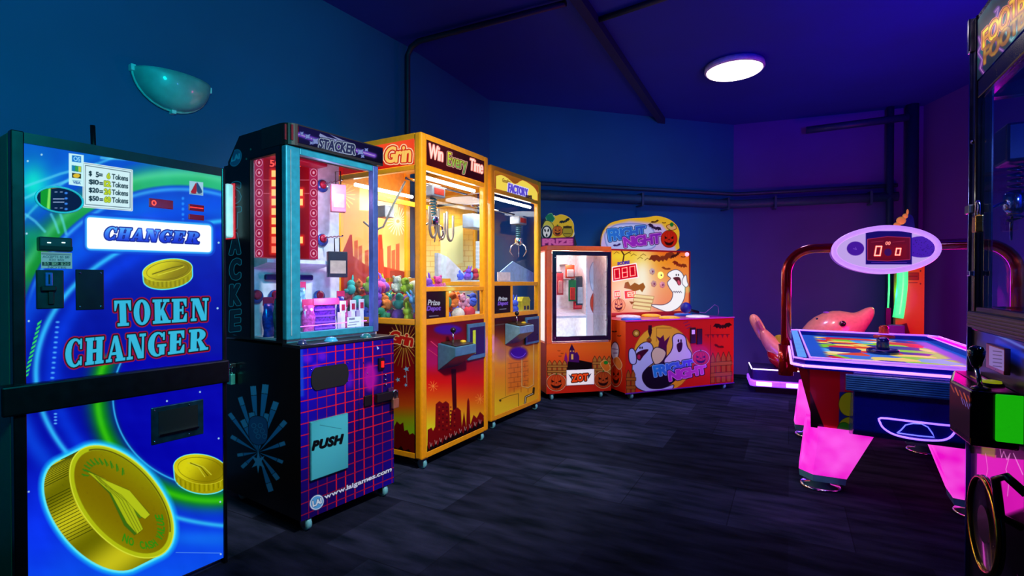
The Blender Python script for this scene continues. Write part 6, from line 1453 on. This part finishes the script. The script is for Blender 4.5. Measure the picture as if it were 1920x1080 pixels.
es_.build('end_sheet', t, PRINT)
# blue puck return box standing proud of the end
u0 = FH.px(1600, 740, -.03)[0]; u1 = .885
wt, wb = -.03, .03
bx = obj('return_box', MB(FH).prism([(.02, RZ-.035), (wt, RZ-.045), (wt, .43), (wt+.03, .40), (.14, .365), (.15, .45)], u0, u1, 'u'), M('blue_panel', '#0a1488', .28, coat=.5, var=.05), t, bevel=.006)
sa = FH.px(1586, 720, -.06)
obj('ribbed_band', MB(FH).box(sa[0], u1+.005, -.062, -.03, sa[1]-.03, sa[1]+.045), M('ribbed_blue', '#2c68a0', .35, coat=.3), bx, bevel=.004)
for k in range(7): obj('rib', MB(FH).box(sa[0]+.002, u1+.003, -.065, -.06, sa[1]-.022+k*.010, sa[1]-.018+k*.010), M('rib_blue', '#4c98c8', .3), bx)
def on_box(x, y, w_=-.028): u, z = FH.px(x, y, w_); return (u, w_, z)
dpts = smooth([(1652, 784), (1700, 789), (1760, 796), (1786, 799), (1791, 808), (1780, 821), (1760, 826), (1720, 824), (1680, 816), (1658, 804), (1650, 792)], 3)
obj('goal_recess', MB(FH).prism([on_box(*p)[::2] for p in dpts], -.026, -.016), M('recess_black', '#04030c', .6), bx)
obj('goal_neon', MB(FH).tube([on_box(*p, -.032) for p in dpts], .0045, 8, closed=True), M('goal_violet_neon', '#ffffff', emit='#9060ff', es=1.9, var=0), bx)
arch = [(1682, 812), (1690, 806), (1698, 797), (1712, 794), (1728, 795), (1740, 801), (1748, 812), (1752, 820)]
obj('puck_slot_frame', MB(FH).tube([on_box(*p, -.034) for p in arch]+[on_box(1720, 817, -.034), on_box(1684, 812, -.034)], .003, 6), M('blue_violet_neon', '#ffffff', emit='#6068f8', es=1.2, var=0), bx)
# legs, glowing pink
MAG = M('pink_lit_acrylic', '#ff50e0', .3, emit='#f020c8', es=.95, var=.25)
_n = MAG.node_tree; _z = _n.nodes.new('ShaderNodeTexNoise'); _z.inputs['Scale'].default_value = 9; _z.inputs['Detail'].default_value = 1; _c = _n.nodes.new('ShaderNodeTexCoord')
_r = _n.nodes.new('ShaderNodeValToRGB'); _r.color_ramp.elements[0].position = .3; _r.color_ramp.elements[0].color = (*lin('#f010cc'), 1); _r.color_ramp.elements[1].position = .8; _r.color_ramp.elements[1].color = (*lin('#ff60ec'), 1)
_n.links.new(_c.outputs['Object'], _z.inputs['Vector']); _n.links.new(_z.outputs['Fac'], _r.inputs['Fac']); _n.links.new(_r.outputs['Color'], _n.nodes['Principled BSDF'].inputs['Emission Color'])
def leg(mu, mw):
    """a tapering lit leg leaning inwards from the body's corner to its chrome foot"""
    fu = (lambda u: TW-u) if mu else (lambda u: u); fw = (lambda w_: TL-w_) if mw else (lambda w_: w_)
    tpq = [(.07, .24), (.12, .14), (.36, .15), (.36, .38), (.07, .42)]
    btq = [(.035, .34), (.10, .275), (.255, .29), (.25, .44), (.04, .46)]
    l = obj('leg', MB().rings([[FH.pt(fu(u), fw(w_), .085) for u, w_ in btq], [FH.pt(fu(u), fw(w_), zb+.01) for u, w_ in tpq]], smooth=False), MAG, t)
    obj('leg_foot_band', MB().rings([[FH.pt(fu(u*.96+.005), fw(w_*.98+.008), .05) for u, w_ in btq], [FH.pt(fu(u), fw(w_), .087) for u, w_ in btq]], smooth=False), M('pale_teal_band', '#5ca8b0', .4), l)
    obj('foot_disc', MB().lathe(FH.pt(fu(.14), fw(.37), 0), [(.10, 0), (.105, .006), (.09, .014), (.05, .02), (.045, .052)], 28), CHROME, l)
for mu in (0, 1):
    for mw in (0, 1): leg(mu, mw)
# red arch and scoreboard
REDM = M('red_chrome', '#c80c18', .18, .55, coat=.8, var=.03)
wmid = .86; zc = FH.px(1520, 466, wmid)[1]
ul = FH.px(1474, 600, wmid)[0]; ur = FH.px(1908, 600, wmid)[0]; print('arch', ul, ur, zc)
rb = .16
pts = [(ul, wmid, .66), (ul, wmid, zc-rb)]+[(ul+rb*(1-math.cos(a_)), wmid, zc-rb+rb*math.sin(a_)) for a_ in np.linspace(.15, math.pi/2, 8)]+[(ur-rb*(math.cos(a_)), wmid, zc-rb+rb*math.sin(a_)) for a_ in np.linspace(math.pi/2, .15, 8)][::1]
pts = pts[:10]+[(ur-rb*(1-math.cos(a_)), wmid, zc-rb+rb*math.sin(a_)) for a_ in np.linspace(math.pi/2, .15, 8)]+[(ur, wmid, zc-rb), (ur, wmid, .66)]
obj('arch', MB(FH).tube(pts, .030, 16), REDM, t)
for u in (ul, ur): obj('arch_socket', MB(FH).tube([(u, wmid, .52), (u, wmid, .72)], .045, 16), REDM, t); obj('socket_arm', MB(FH).box(min(u, .02) if u < .4 else TW-.03, max(u, .04) if u < .4 else u, wmid-.04, wmid+.04, .55, .62), REDM, t)
wd = wmid-.05
(ul_, _), (ur_, _) = FH.px(1558, 468, wd), FH.px(1766, 466, wd); uc_ = (ul_+ur_)/2; zc_ = FH.px(1664, 468, wd)[1]; A_ = (ur_-ul_)/2; B_ = (FH.px(1664, 422, wd)[1]-FH.px(1664, 514, wd)[1])/2
el_ = lambda a_, k=1.0: (uc_+A_*k*math.copysign(abs(math.cos(a_))**1.12, math.cos(a_)), zc_+B_*(1-(1-k)*A_/B_)*math.copysign(abs(math.sin(a_))**.95, math.sin(a_)))
NN = 56
sb = obj('scoreboard', MB(FH).prism([el_(2*math.pi*k/NN) for k in range(NN)], wd, wd+.12), M('lavender_acrylic', '#c090f0', .3, emit='#8840e0', es=.35), t, bevel=.006)
R = []
for k in range(NN):
    a_ = 2*math.pi*k/NN; R.append((*el_(a_, .94), wd-.004))
obj('scoreboard_bezel', MB(FH).tube([(p[0], p[2], p[1]) for p in R], .016, 10, closed=True), M('lit_lavender', '#f0d8ff', .3, emit='#c888f4', es=.95), sb)
us = [el_(2*math.pi*k/NN, .93)[0] for k in range(NN)]; zs = [el_(2*math.pi*k/NN, .93)[1] for k in range(NN)]
ds = front(FH, min(us), max(us), min(zs), max(zs), wd-.006, res=.0016, base='#c8a8f0', e=.9)
ds.fill(ell(1604, 466, 16, 13), '#4818a0', soft=2)
ds.fill(ell(1604, 466, 16, 13), '#4818a0'); ds.line([(1600, 466), (1606, 468), (1604, 464)], .8, '#9060e0')
ds.fill(ell(1727, 463, 34, 20), '#4818b0'); r9 = np.random.default_rng(2)
for k in range(50): ds.fill(ell(1712+r9.random()*40, 449+r9.random()*30, .7, .7), '#280c70')
ds.fill(rect(1624, 434, 1709, 495), '#180868', outline=[(.8, '#3010a0')]); ds.fill([(1627, 449), (1664, 444), (1706, 446), (1706, 486), (1664, 489), (1627, 487)], '#6c0828', outline=[(1.0, '#c03060')], e=.8)
ds.fill([(1640, 462), (1700, 458), (1700, 484), (1640, 484)], '#8c0c20', a=.5, soft=6)
seg7(ds, '0', [(1640, 479), (1650, 479), (1653, 462), (1643, 462)], 1.6, '#ffd0c0', '#ff5040'); seg7(ds, '0', [(1679, 478), (1687, 478), (1689, 466), (1681, 466)], 1.5, '#ffd0c0', '#ff5040')
ds.text('00', [(1660, 459), (1669, 459), (1670, 453), (1661, 453)], '#ff9080', grow=.5, e=1.2)
ds.line([(1634, 454), (1656, 452)], 1, '#a02848'); ds.line([(1674, 454), (1696, 452)], 1, '#a02848'); ds.fill(ell(1665, 473, 7, 7), '#401060'); ds.line([(1634, 492), (1700, 492)], 1, '#6030c0')
ds.build('score_sheet', sb, LIT, keep=lambda s: (np.abs(s.A*2-1)**1.9+np.abs(s.B*2-1)**2.1) < .98)
# pushers on the playfield
def pusher(x, y, cc, nm, lab):
    k_ = .80; u, w_ = FH.pz(x, y, RZ-.03); q = thing('hockey_pusher', lab, 'hockey pusher', FH.pt(u, w_, RZ-.029))
    m_ = M('pusher_'+nm, cc, .3, coat=.6)
    obj('base', MB().lathe(FH.pt(u, w_, RZ-.029), [(r_*k_, h_*k_) for r_, h_ in ((.095, 0), (.10, .008), (.10, .028), (.088, .034), (.082, .024), (.03, .022))], 28), m_, q)
    obj('grip', MB().lathe(FH.pt(u, w_, RZ-.013), [(r_*k_*1.25, h_*k_*1.25) for r_, h_ in ((.03, 0), (.034, .012), (.03, .05), (.032, .062), (.022, .076), (.003, .08))], 20), m_, q)
pusher(1657, 634, '#f03808', 'red', 'orange red air hockey pusher resting at the far side of the table')
pusher(1655, 663, '#080c60', 'blue', 'dark blue air hockey pusher resting at the near side of the table')
lamp('hockey_neon_light', 'AREA', FH.pt(TW/2, .9, 1.15), 1.5, (.6, .2, 1), .4, FH.pt(TW/2, .9, 0)); 
lamp('hockey_leg_light', 'POINT', FH.pt(.02, -.15, .2), .3, (1, .1, .8), .05)

# ------------------------------------------------------------------ near right crane
FR = Frame(1.475, 1.65, -.483, -.875); RW, RD = .86, .70
t = rc = thing('claw_machine', 'black crane game at the right edge with yellow lettered header and chrome claw', 'claw machine', FR.pt(RW/2, RD/2, 0))
BK = M('black_gloss_metal', '#08080e', .25, coat=.4)
for u0, u1, w0, w1 in ((0, .045, 0, .045), (RW-.045, RW, 0, .045), (0, .045, RD-.045, RD), (RW-.045, RW, RD-.045, RD)): obj('corner_post', MB(FR).box(u0, u1, w0, w1, 1.0, 1.965), BK, t, bevel=.006)
obj('chrome_edge', MB(FR).box(-.006, .006, -.006, .006, .06, 1.90), M('blue_chrome', '#8890e8', .15, 1.0, var=.03), t, bevel=.002)
obj('corner_cap', MB(FR).box(-.009, .012, -.010, .02, 1.86, 1.97), CHROME, t, bevel=.003)
for z0, z1 in ((1.70, 1.755), (1.945, 1.965), (1.0, 1.05)): obj('front_rail', MB(FR).box(.045, RW-.045, .004, .04, z0, z1), BK, t, bevel=.004)
for z0, z1 in ((1.70, 1.965), (1.0, 1.05)): obj('side_rail', MB(FR).box(.004, .04, .045, RD-.045, z0, z1), BK, t)
obj('roof', MB(FR).box(.004, RW-.004, .004, RD-.004, 1.94, 1.96), BK, t)
obj('deck', MB(FR).box(.0, RW, .0, RD, .98, 1.0), BK, t)
obj('lower_cabinet', MB(FR).box(.004, RW, .01, RD, .05, .98), BK, t, bevel=.004)
obj('front_glass', MB(FR).box(.045, RW-.045, .012, .018, 1.05, 1.70), glass('blue_glass', (.75, .82, 1.0)), t)
obj('far_side_glass', MB(FR).box(.012, .018, .045, RD-.045, 1.05, 1.70), glass('blue_glass'), t)
obj('rear_panel', MB(FR).box(.045, RW-.045, RD-.03, RD, 1.0, 1.94), M('deep_blue_board', '#1840c0', .4), t)
obj('inner_pillar', MB(FR).box(.20, .23, .45, .48, 1.0, 1.70), M('pale_blue_pillar', '#7090e0', .4), t)
hr = front(FR, .045, RW-.045, 1.757, 1.945, .003, res=.0013, base='#14606c', e=.6)
hr.paint(lambda X, Y: np.clip(mixc('#147880', '#082c40', .5+.5*np.sin(X/9+Y/13))*(.8+.3*noise2(X, Y, 22, 4)[..., None]), 0, 1))
def zig(c, pts, col, wd=1.4, gl=2):
    c.line(pts, wd+2, col, a=.7, glow=gl); c.line(pts, wd*.6, '#ffe8ff')
zig(hr, [(1835, 70), (1840, 85), (1833, 98), (1842, 112), (1838, 128), (1846, 140)], '#c030e0'); zig(hr, [(1866, 22), (1872, 14), (1864, 60), (1872, 90), (1880, 95)], '#c050f0'); zig(hr, [(1886, 60), (1896, 76), (1900, 70), (1912, 44), (1920, 36)], '#80f0f0')
hr.text('FOOTBALL', [(1843, 92), (1962, -22), (1962, -72), (1843, 60)], lambda X, Y: mixc('#ffe020', '#d88810', .5+.5*np.sin((X*.7+Y)/4)), grow=.9, outline=[(2.6, '#ff9070'), (1.2, '#702808')], space=.03, e=.95)
hr.text('FOOTBALL', [(1845, 121), (1962, 6), (1962, -24), (1845, 92)], lambda X, Y: mixc('#e0b820', '#b07010', .5+.5*np.sin((X*.7+Y)/3)), grow=.8, outline=[(1.4, '#a05030')], space=.05, a=.85)
hr.build('header_sheet', t, LIT, label='teal header with yellow lettering and lightning')
# ledge under the glass
obj('ribbed_ledge', MB(FR).box(.03, RW, -.012, .01, .985, 1.035), M('brushed_blue_black', '#0a0e28', .4, .2), t, bevel=.003)
for k in range(5): obj('ledge_rib', MB(FR).box(.04, RW, -.015, -.011, .990+k*.009, .994+k*.009), M('rib_blue_black', '#28346c', .3, .4), t)
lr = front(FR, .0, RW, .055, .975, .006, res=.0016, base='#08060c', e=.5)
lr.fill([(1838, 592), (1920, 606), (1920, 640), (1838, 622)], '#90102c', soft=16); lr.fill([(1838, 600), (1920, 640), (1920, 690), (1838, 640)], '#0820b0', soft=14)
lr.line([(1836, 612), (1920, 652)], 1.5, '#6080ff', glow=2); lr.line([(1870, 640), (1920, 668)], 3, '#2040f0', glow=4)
lr.fill([(1830, 850), (1920, 858), (1920, 960), (1870, 985), (1838, 900), (1826, 930)], '#e818c0', e=.8); lr.fill([(1820, 850), (1832, 850), (1830, 1000), (1818, 1000)], '#30084c')  # pink leg's reflection painted in as a glowing magenta patch
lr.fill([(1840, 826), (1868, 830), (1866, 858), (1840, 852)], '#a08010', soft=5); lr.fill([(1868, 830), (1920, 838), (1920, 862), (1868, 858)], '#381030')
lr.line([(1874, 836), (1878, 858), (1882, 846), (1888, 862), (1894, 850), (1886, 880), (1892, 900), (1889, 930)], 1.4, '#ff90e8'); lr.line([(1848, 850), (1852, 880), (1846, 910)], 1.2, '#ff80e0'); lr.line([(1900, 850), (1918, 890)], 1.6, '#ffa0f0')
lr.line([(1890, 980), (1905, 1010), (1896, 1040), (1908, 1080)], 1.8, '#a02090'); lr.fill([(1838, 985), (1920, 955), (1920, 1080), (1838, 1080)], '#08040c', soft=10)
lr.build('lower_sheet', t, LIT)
obj('card_frame', MB(FR).box(*[FR.px(1852, 660, -.01)[0], FR.px(1886, 660, -.01)[0]], -.014, .0, FR.px(1868, 696, -.01)[1], FR.px(1868, 648, -.01)[1]), M('copper_trim', '#c06868', .3, .6), t, bevel=.002)
sgn = front(FR, FR.px(1855, 660, -.015)[0], FR.px(1883, 660, -.015)[0], FR.px(1868, 690, -.015)[1], FR.px(1868, 652, -.015)[1], -.0155, res=.0012, base='#a890d8', e=.35)
for k in range(5): sgn.line([(1862, 658+k*7), (1878, 660+k*7)], 1.4, '#402858')
sgn.build('notice_card', t, PRINT)
# control shelf
PZT = .845
pod = [(.02, .004), (.05, -.05), (.26, -.10), (.42, -.092), (.42, .004)]
dk = obj('control_shelf', MB(FR).prism(pod, .70, PZT, 'z'), BK, t, bevel=.006)
tpk = Sheet(FR.pt(.055, -.048, PZT+.0012), FR.U*.36, FR.W*.046, res=.0015, base='#200828', e=.4)
tpk.paint(lambda X, Y: mixc('#9a2088', '#200428', .5+.5*np.sin(X/11+Y/7)))
for k in range(6): tpk.line([(1800+k*20, 702+k*3), (1812+k*20, 708+k*3), (1822+k*20, 720)], 2.2, ('#e040d0', '#e8c040', '#f0f0ff')[k % 3], a=.8)
tpk.build('shelf_sheet', dk, LIT)
fa = FR.pt(.26, -.1015, .72); fb = FR.pt(.42, -.0935, .72)
fsd = Sheet(fb, fa-fb, Vector((0, 0, .12)), res=.0015, base='#10040c', e=.5)
fc = FR.pt(.055, -.0525, .72); fs2 = Sheet(fa, fc-fa, Vector((0, 0, .12)), res=.0015, base='#10040c', e=.5)
for c_ in (fsd, fs2):
    c_.paint(lambda X, Y: mixc('#401028', '#0c0410', (Y-715)/60))
    for k in range(5): c_.line([(1783+k*8, 722+k*5), (1789+k*8, 735+k*6)], 2.2, '#e87030' if k % 2 else '#c04828')
    for k in range(4): c_.line([(1802+k*5, 745+k*4), (1806+k*5, 758+k*4)], 1.5, '#8070e0')
fsd.build('front_sheet', dk, LIT); fs2.build('front_sheet', dk, LIT)
# green lit near end of the shelf
ge = obj('green_panel', MB(FR).box(.421, .432, -.045, .012, .722, .842), M('green_lit_acrylic', '#20c010', .25, emit='#18b80c', es=.8, coat=.4), dk, bevel=.003)
u, w_ = FR.pz(1844, 733, PZT); u = min(u, .39); print('joy', u, w_)
c = FR.pt(u, w_, PZT)
js = obj('joystick', MB().tube([c, c+Vector((-.008, .004, .062))], .0055, 12, local=False), CHROME, dk)
obj('joystick_boot', MB().lathe(c, [(.022, 0), (.02, .005), (.008, .009)], 18), BK, js)
kb = c+Vector((-.008, .004, .055)); obj('joystick_knob', MB().lathe(kb, [(.006, 0), (.011, .008), (.018, .032), (.019, .046), (.013, .056), (.002, .060)], 20), M('green_black_gloss', '#0c1c10', .15, coat=.8), js)
u, w_ = FR.pz(1876, 727, PZT); u = min(u, .385); w_ = min(w_, -.03); print('btn', u, w_)
c = FR.pt(u, w_, PZT); bt = obj('push_button', MB().lathe(c, [(.026, 0), (.026, .009), (.023, .012)], 24), M('dark_bezel', '#101410', .3), dk)
obj('button_cap', MB().lathe(c+Vector((0, 0, .011)), [(.021, 0), (.020, .006), (.002, .009)], 24), M('yellow_green_cap', '#b8b820', .3, emit='#a0a818', es=.5), bt)
# round badge and coin handle low on the front
bu, bz = FR.px(1855, 985, -.02)
bc = FR.pt(bu, -.02, bz); bdg = obj('round_badge', MB().lathe(bc, [(.13, 0), (.133, .006), (.12, .012), (.115, .008), (.002, .008)], 40, -FR.N), M('dark_badge', '#0c0a0c', .25, coat=.6), t)
obj('badge_ring', MB(FR).tube([(bu+.126*math.cos(a_), -.034, bz+.126*math.sin(a_)) for a_ in np.linspace(0, 6.283, 41)[:-1]], .006, 8, closed=True), M('gold_ring', '#d8a830', .2, 1.0), bdg)
bs = front(FR, bu-.05, bu+.05, bz-.05, bz+.05, -.0335, res=.0012, base='#0c0a0c', e=.5); bs.text('R', [(1858, 1000), (1872, 1002), (1872, 978), (1858, 974)], '#5060b0', grow=1.0, outline=[(1, '#a0b0f0')]); bs.build('badge_letter', bdg, LIT, keep=lambda s: ((s.A-.5)**2+(s.B-.5)**2) < .25)
hu, hz = FR.px(1902, 930, -.03); hd = obj('lock_handle', MB(FR).tube([(hu-.02, -.01, hz-.08), (hu-.02, -.05, hz-.06), (hu-.015, -.06, hz+.03), (hu+.02, -.05, hz+.05), (hu+.04, -.02, hz+.02)], .01, 10), BK, t)
# hasp and padlocks on the far post
u, z = FR.px(1829, 388, -.012); hs_ = obj('hasp', MB(FR).box(-.012, .035, -.012, .0, z-.010, z+.016), M('pale_steel', '#8aa0a0', .3, .8), t, bevel=.002)
padlock(FR, 1833, 404, -.02, 'brass padlock hanging from the hasp of the right edge crane', BRASS)
u, z = FR.px(1836, 250, -.012); obj('screw', MB().lathe(FR.pt(.022, -.001, z), [(.007, 0), (.005, .005)], 10, -FR.N), CHROME, t)
u, z = FR.px(1834, 512, -.012); obj('door_latch', MB(FR).box(.018, .05, -.012, 0, z-.008, z+.008), CHROME, t, bevel=.002)
# claw inside
uc, zc = FR.px(1905, 262, .22)
obj('carriage', MB(FR).box(uc-.05, uc+.09, .17, .30, 1.56, 1.70), M('carriage_black', '#08080c', .4), t, bevel=.01)
pts = [(uc+.02*math.cos(k*.9), .22+.02*math.sin(k*.9), 1.56-k*.0030) for k in range(70)]
obj('coil_cable', MB(FR).tube(pts, .005, 6), M('navy_coil', '#101a50', .35, coat=.4), t)
hub = obj('claw_hub', MB().lathe(FR.pt(uc, .22, 1.40), [(.028, .06), (.034, .05), (.034, 0), (.02, -.02)], 16), CHROME, t)
for a_ in (2.9, 5.0, .8):
    c_, s_ = math.cos(a_), math.sin(a_); obj('claw_finger', MB(FR).tube([(uc+c_*.02, .22+s_*.02, 1.43), (uc+c_*.10, .22+s_*.08, 1.40), (uc+c_*.13, .22+s_*.1, 1.35), (uc+c_*.12, .22+s_*.09, 1.29)], [.007, .006, .006, .004], 8), CHROME, hub)
lamp('right_claw_light', 'POINT', FR.pt(.35, .35, 1.58), 14, (.2, .38, 1), .05)
for i, (u, w_, k, c, s_) in enumerate(((.12, .2, 'bear', '#60a8e0', 1.6), (.26, .25, 'rabbit', '#e8e0c8', 1.8), (.38, .2, 'bear', '#f0a0b8', 1.7), (.2, .42, 'duck', '#4060d0', 1.7), (.34, .45, 'bear', '#c83040', 1.7))):
    toy(FR, u, w_, 1.003, k, c, f'{cname[c]} {kn[k]} inside the black crane at the right edge', None, s_, .2)
obj('white_sign_post', MB(FR).box(.385, .40, .10, .105, 1.0, 1.23), M('white_card'), t)
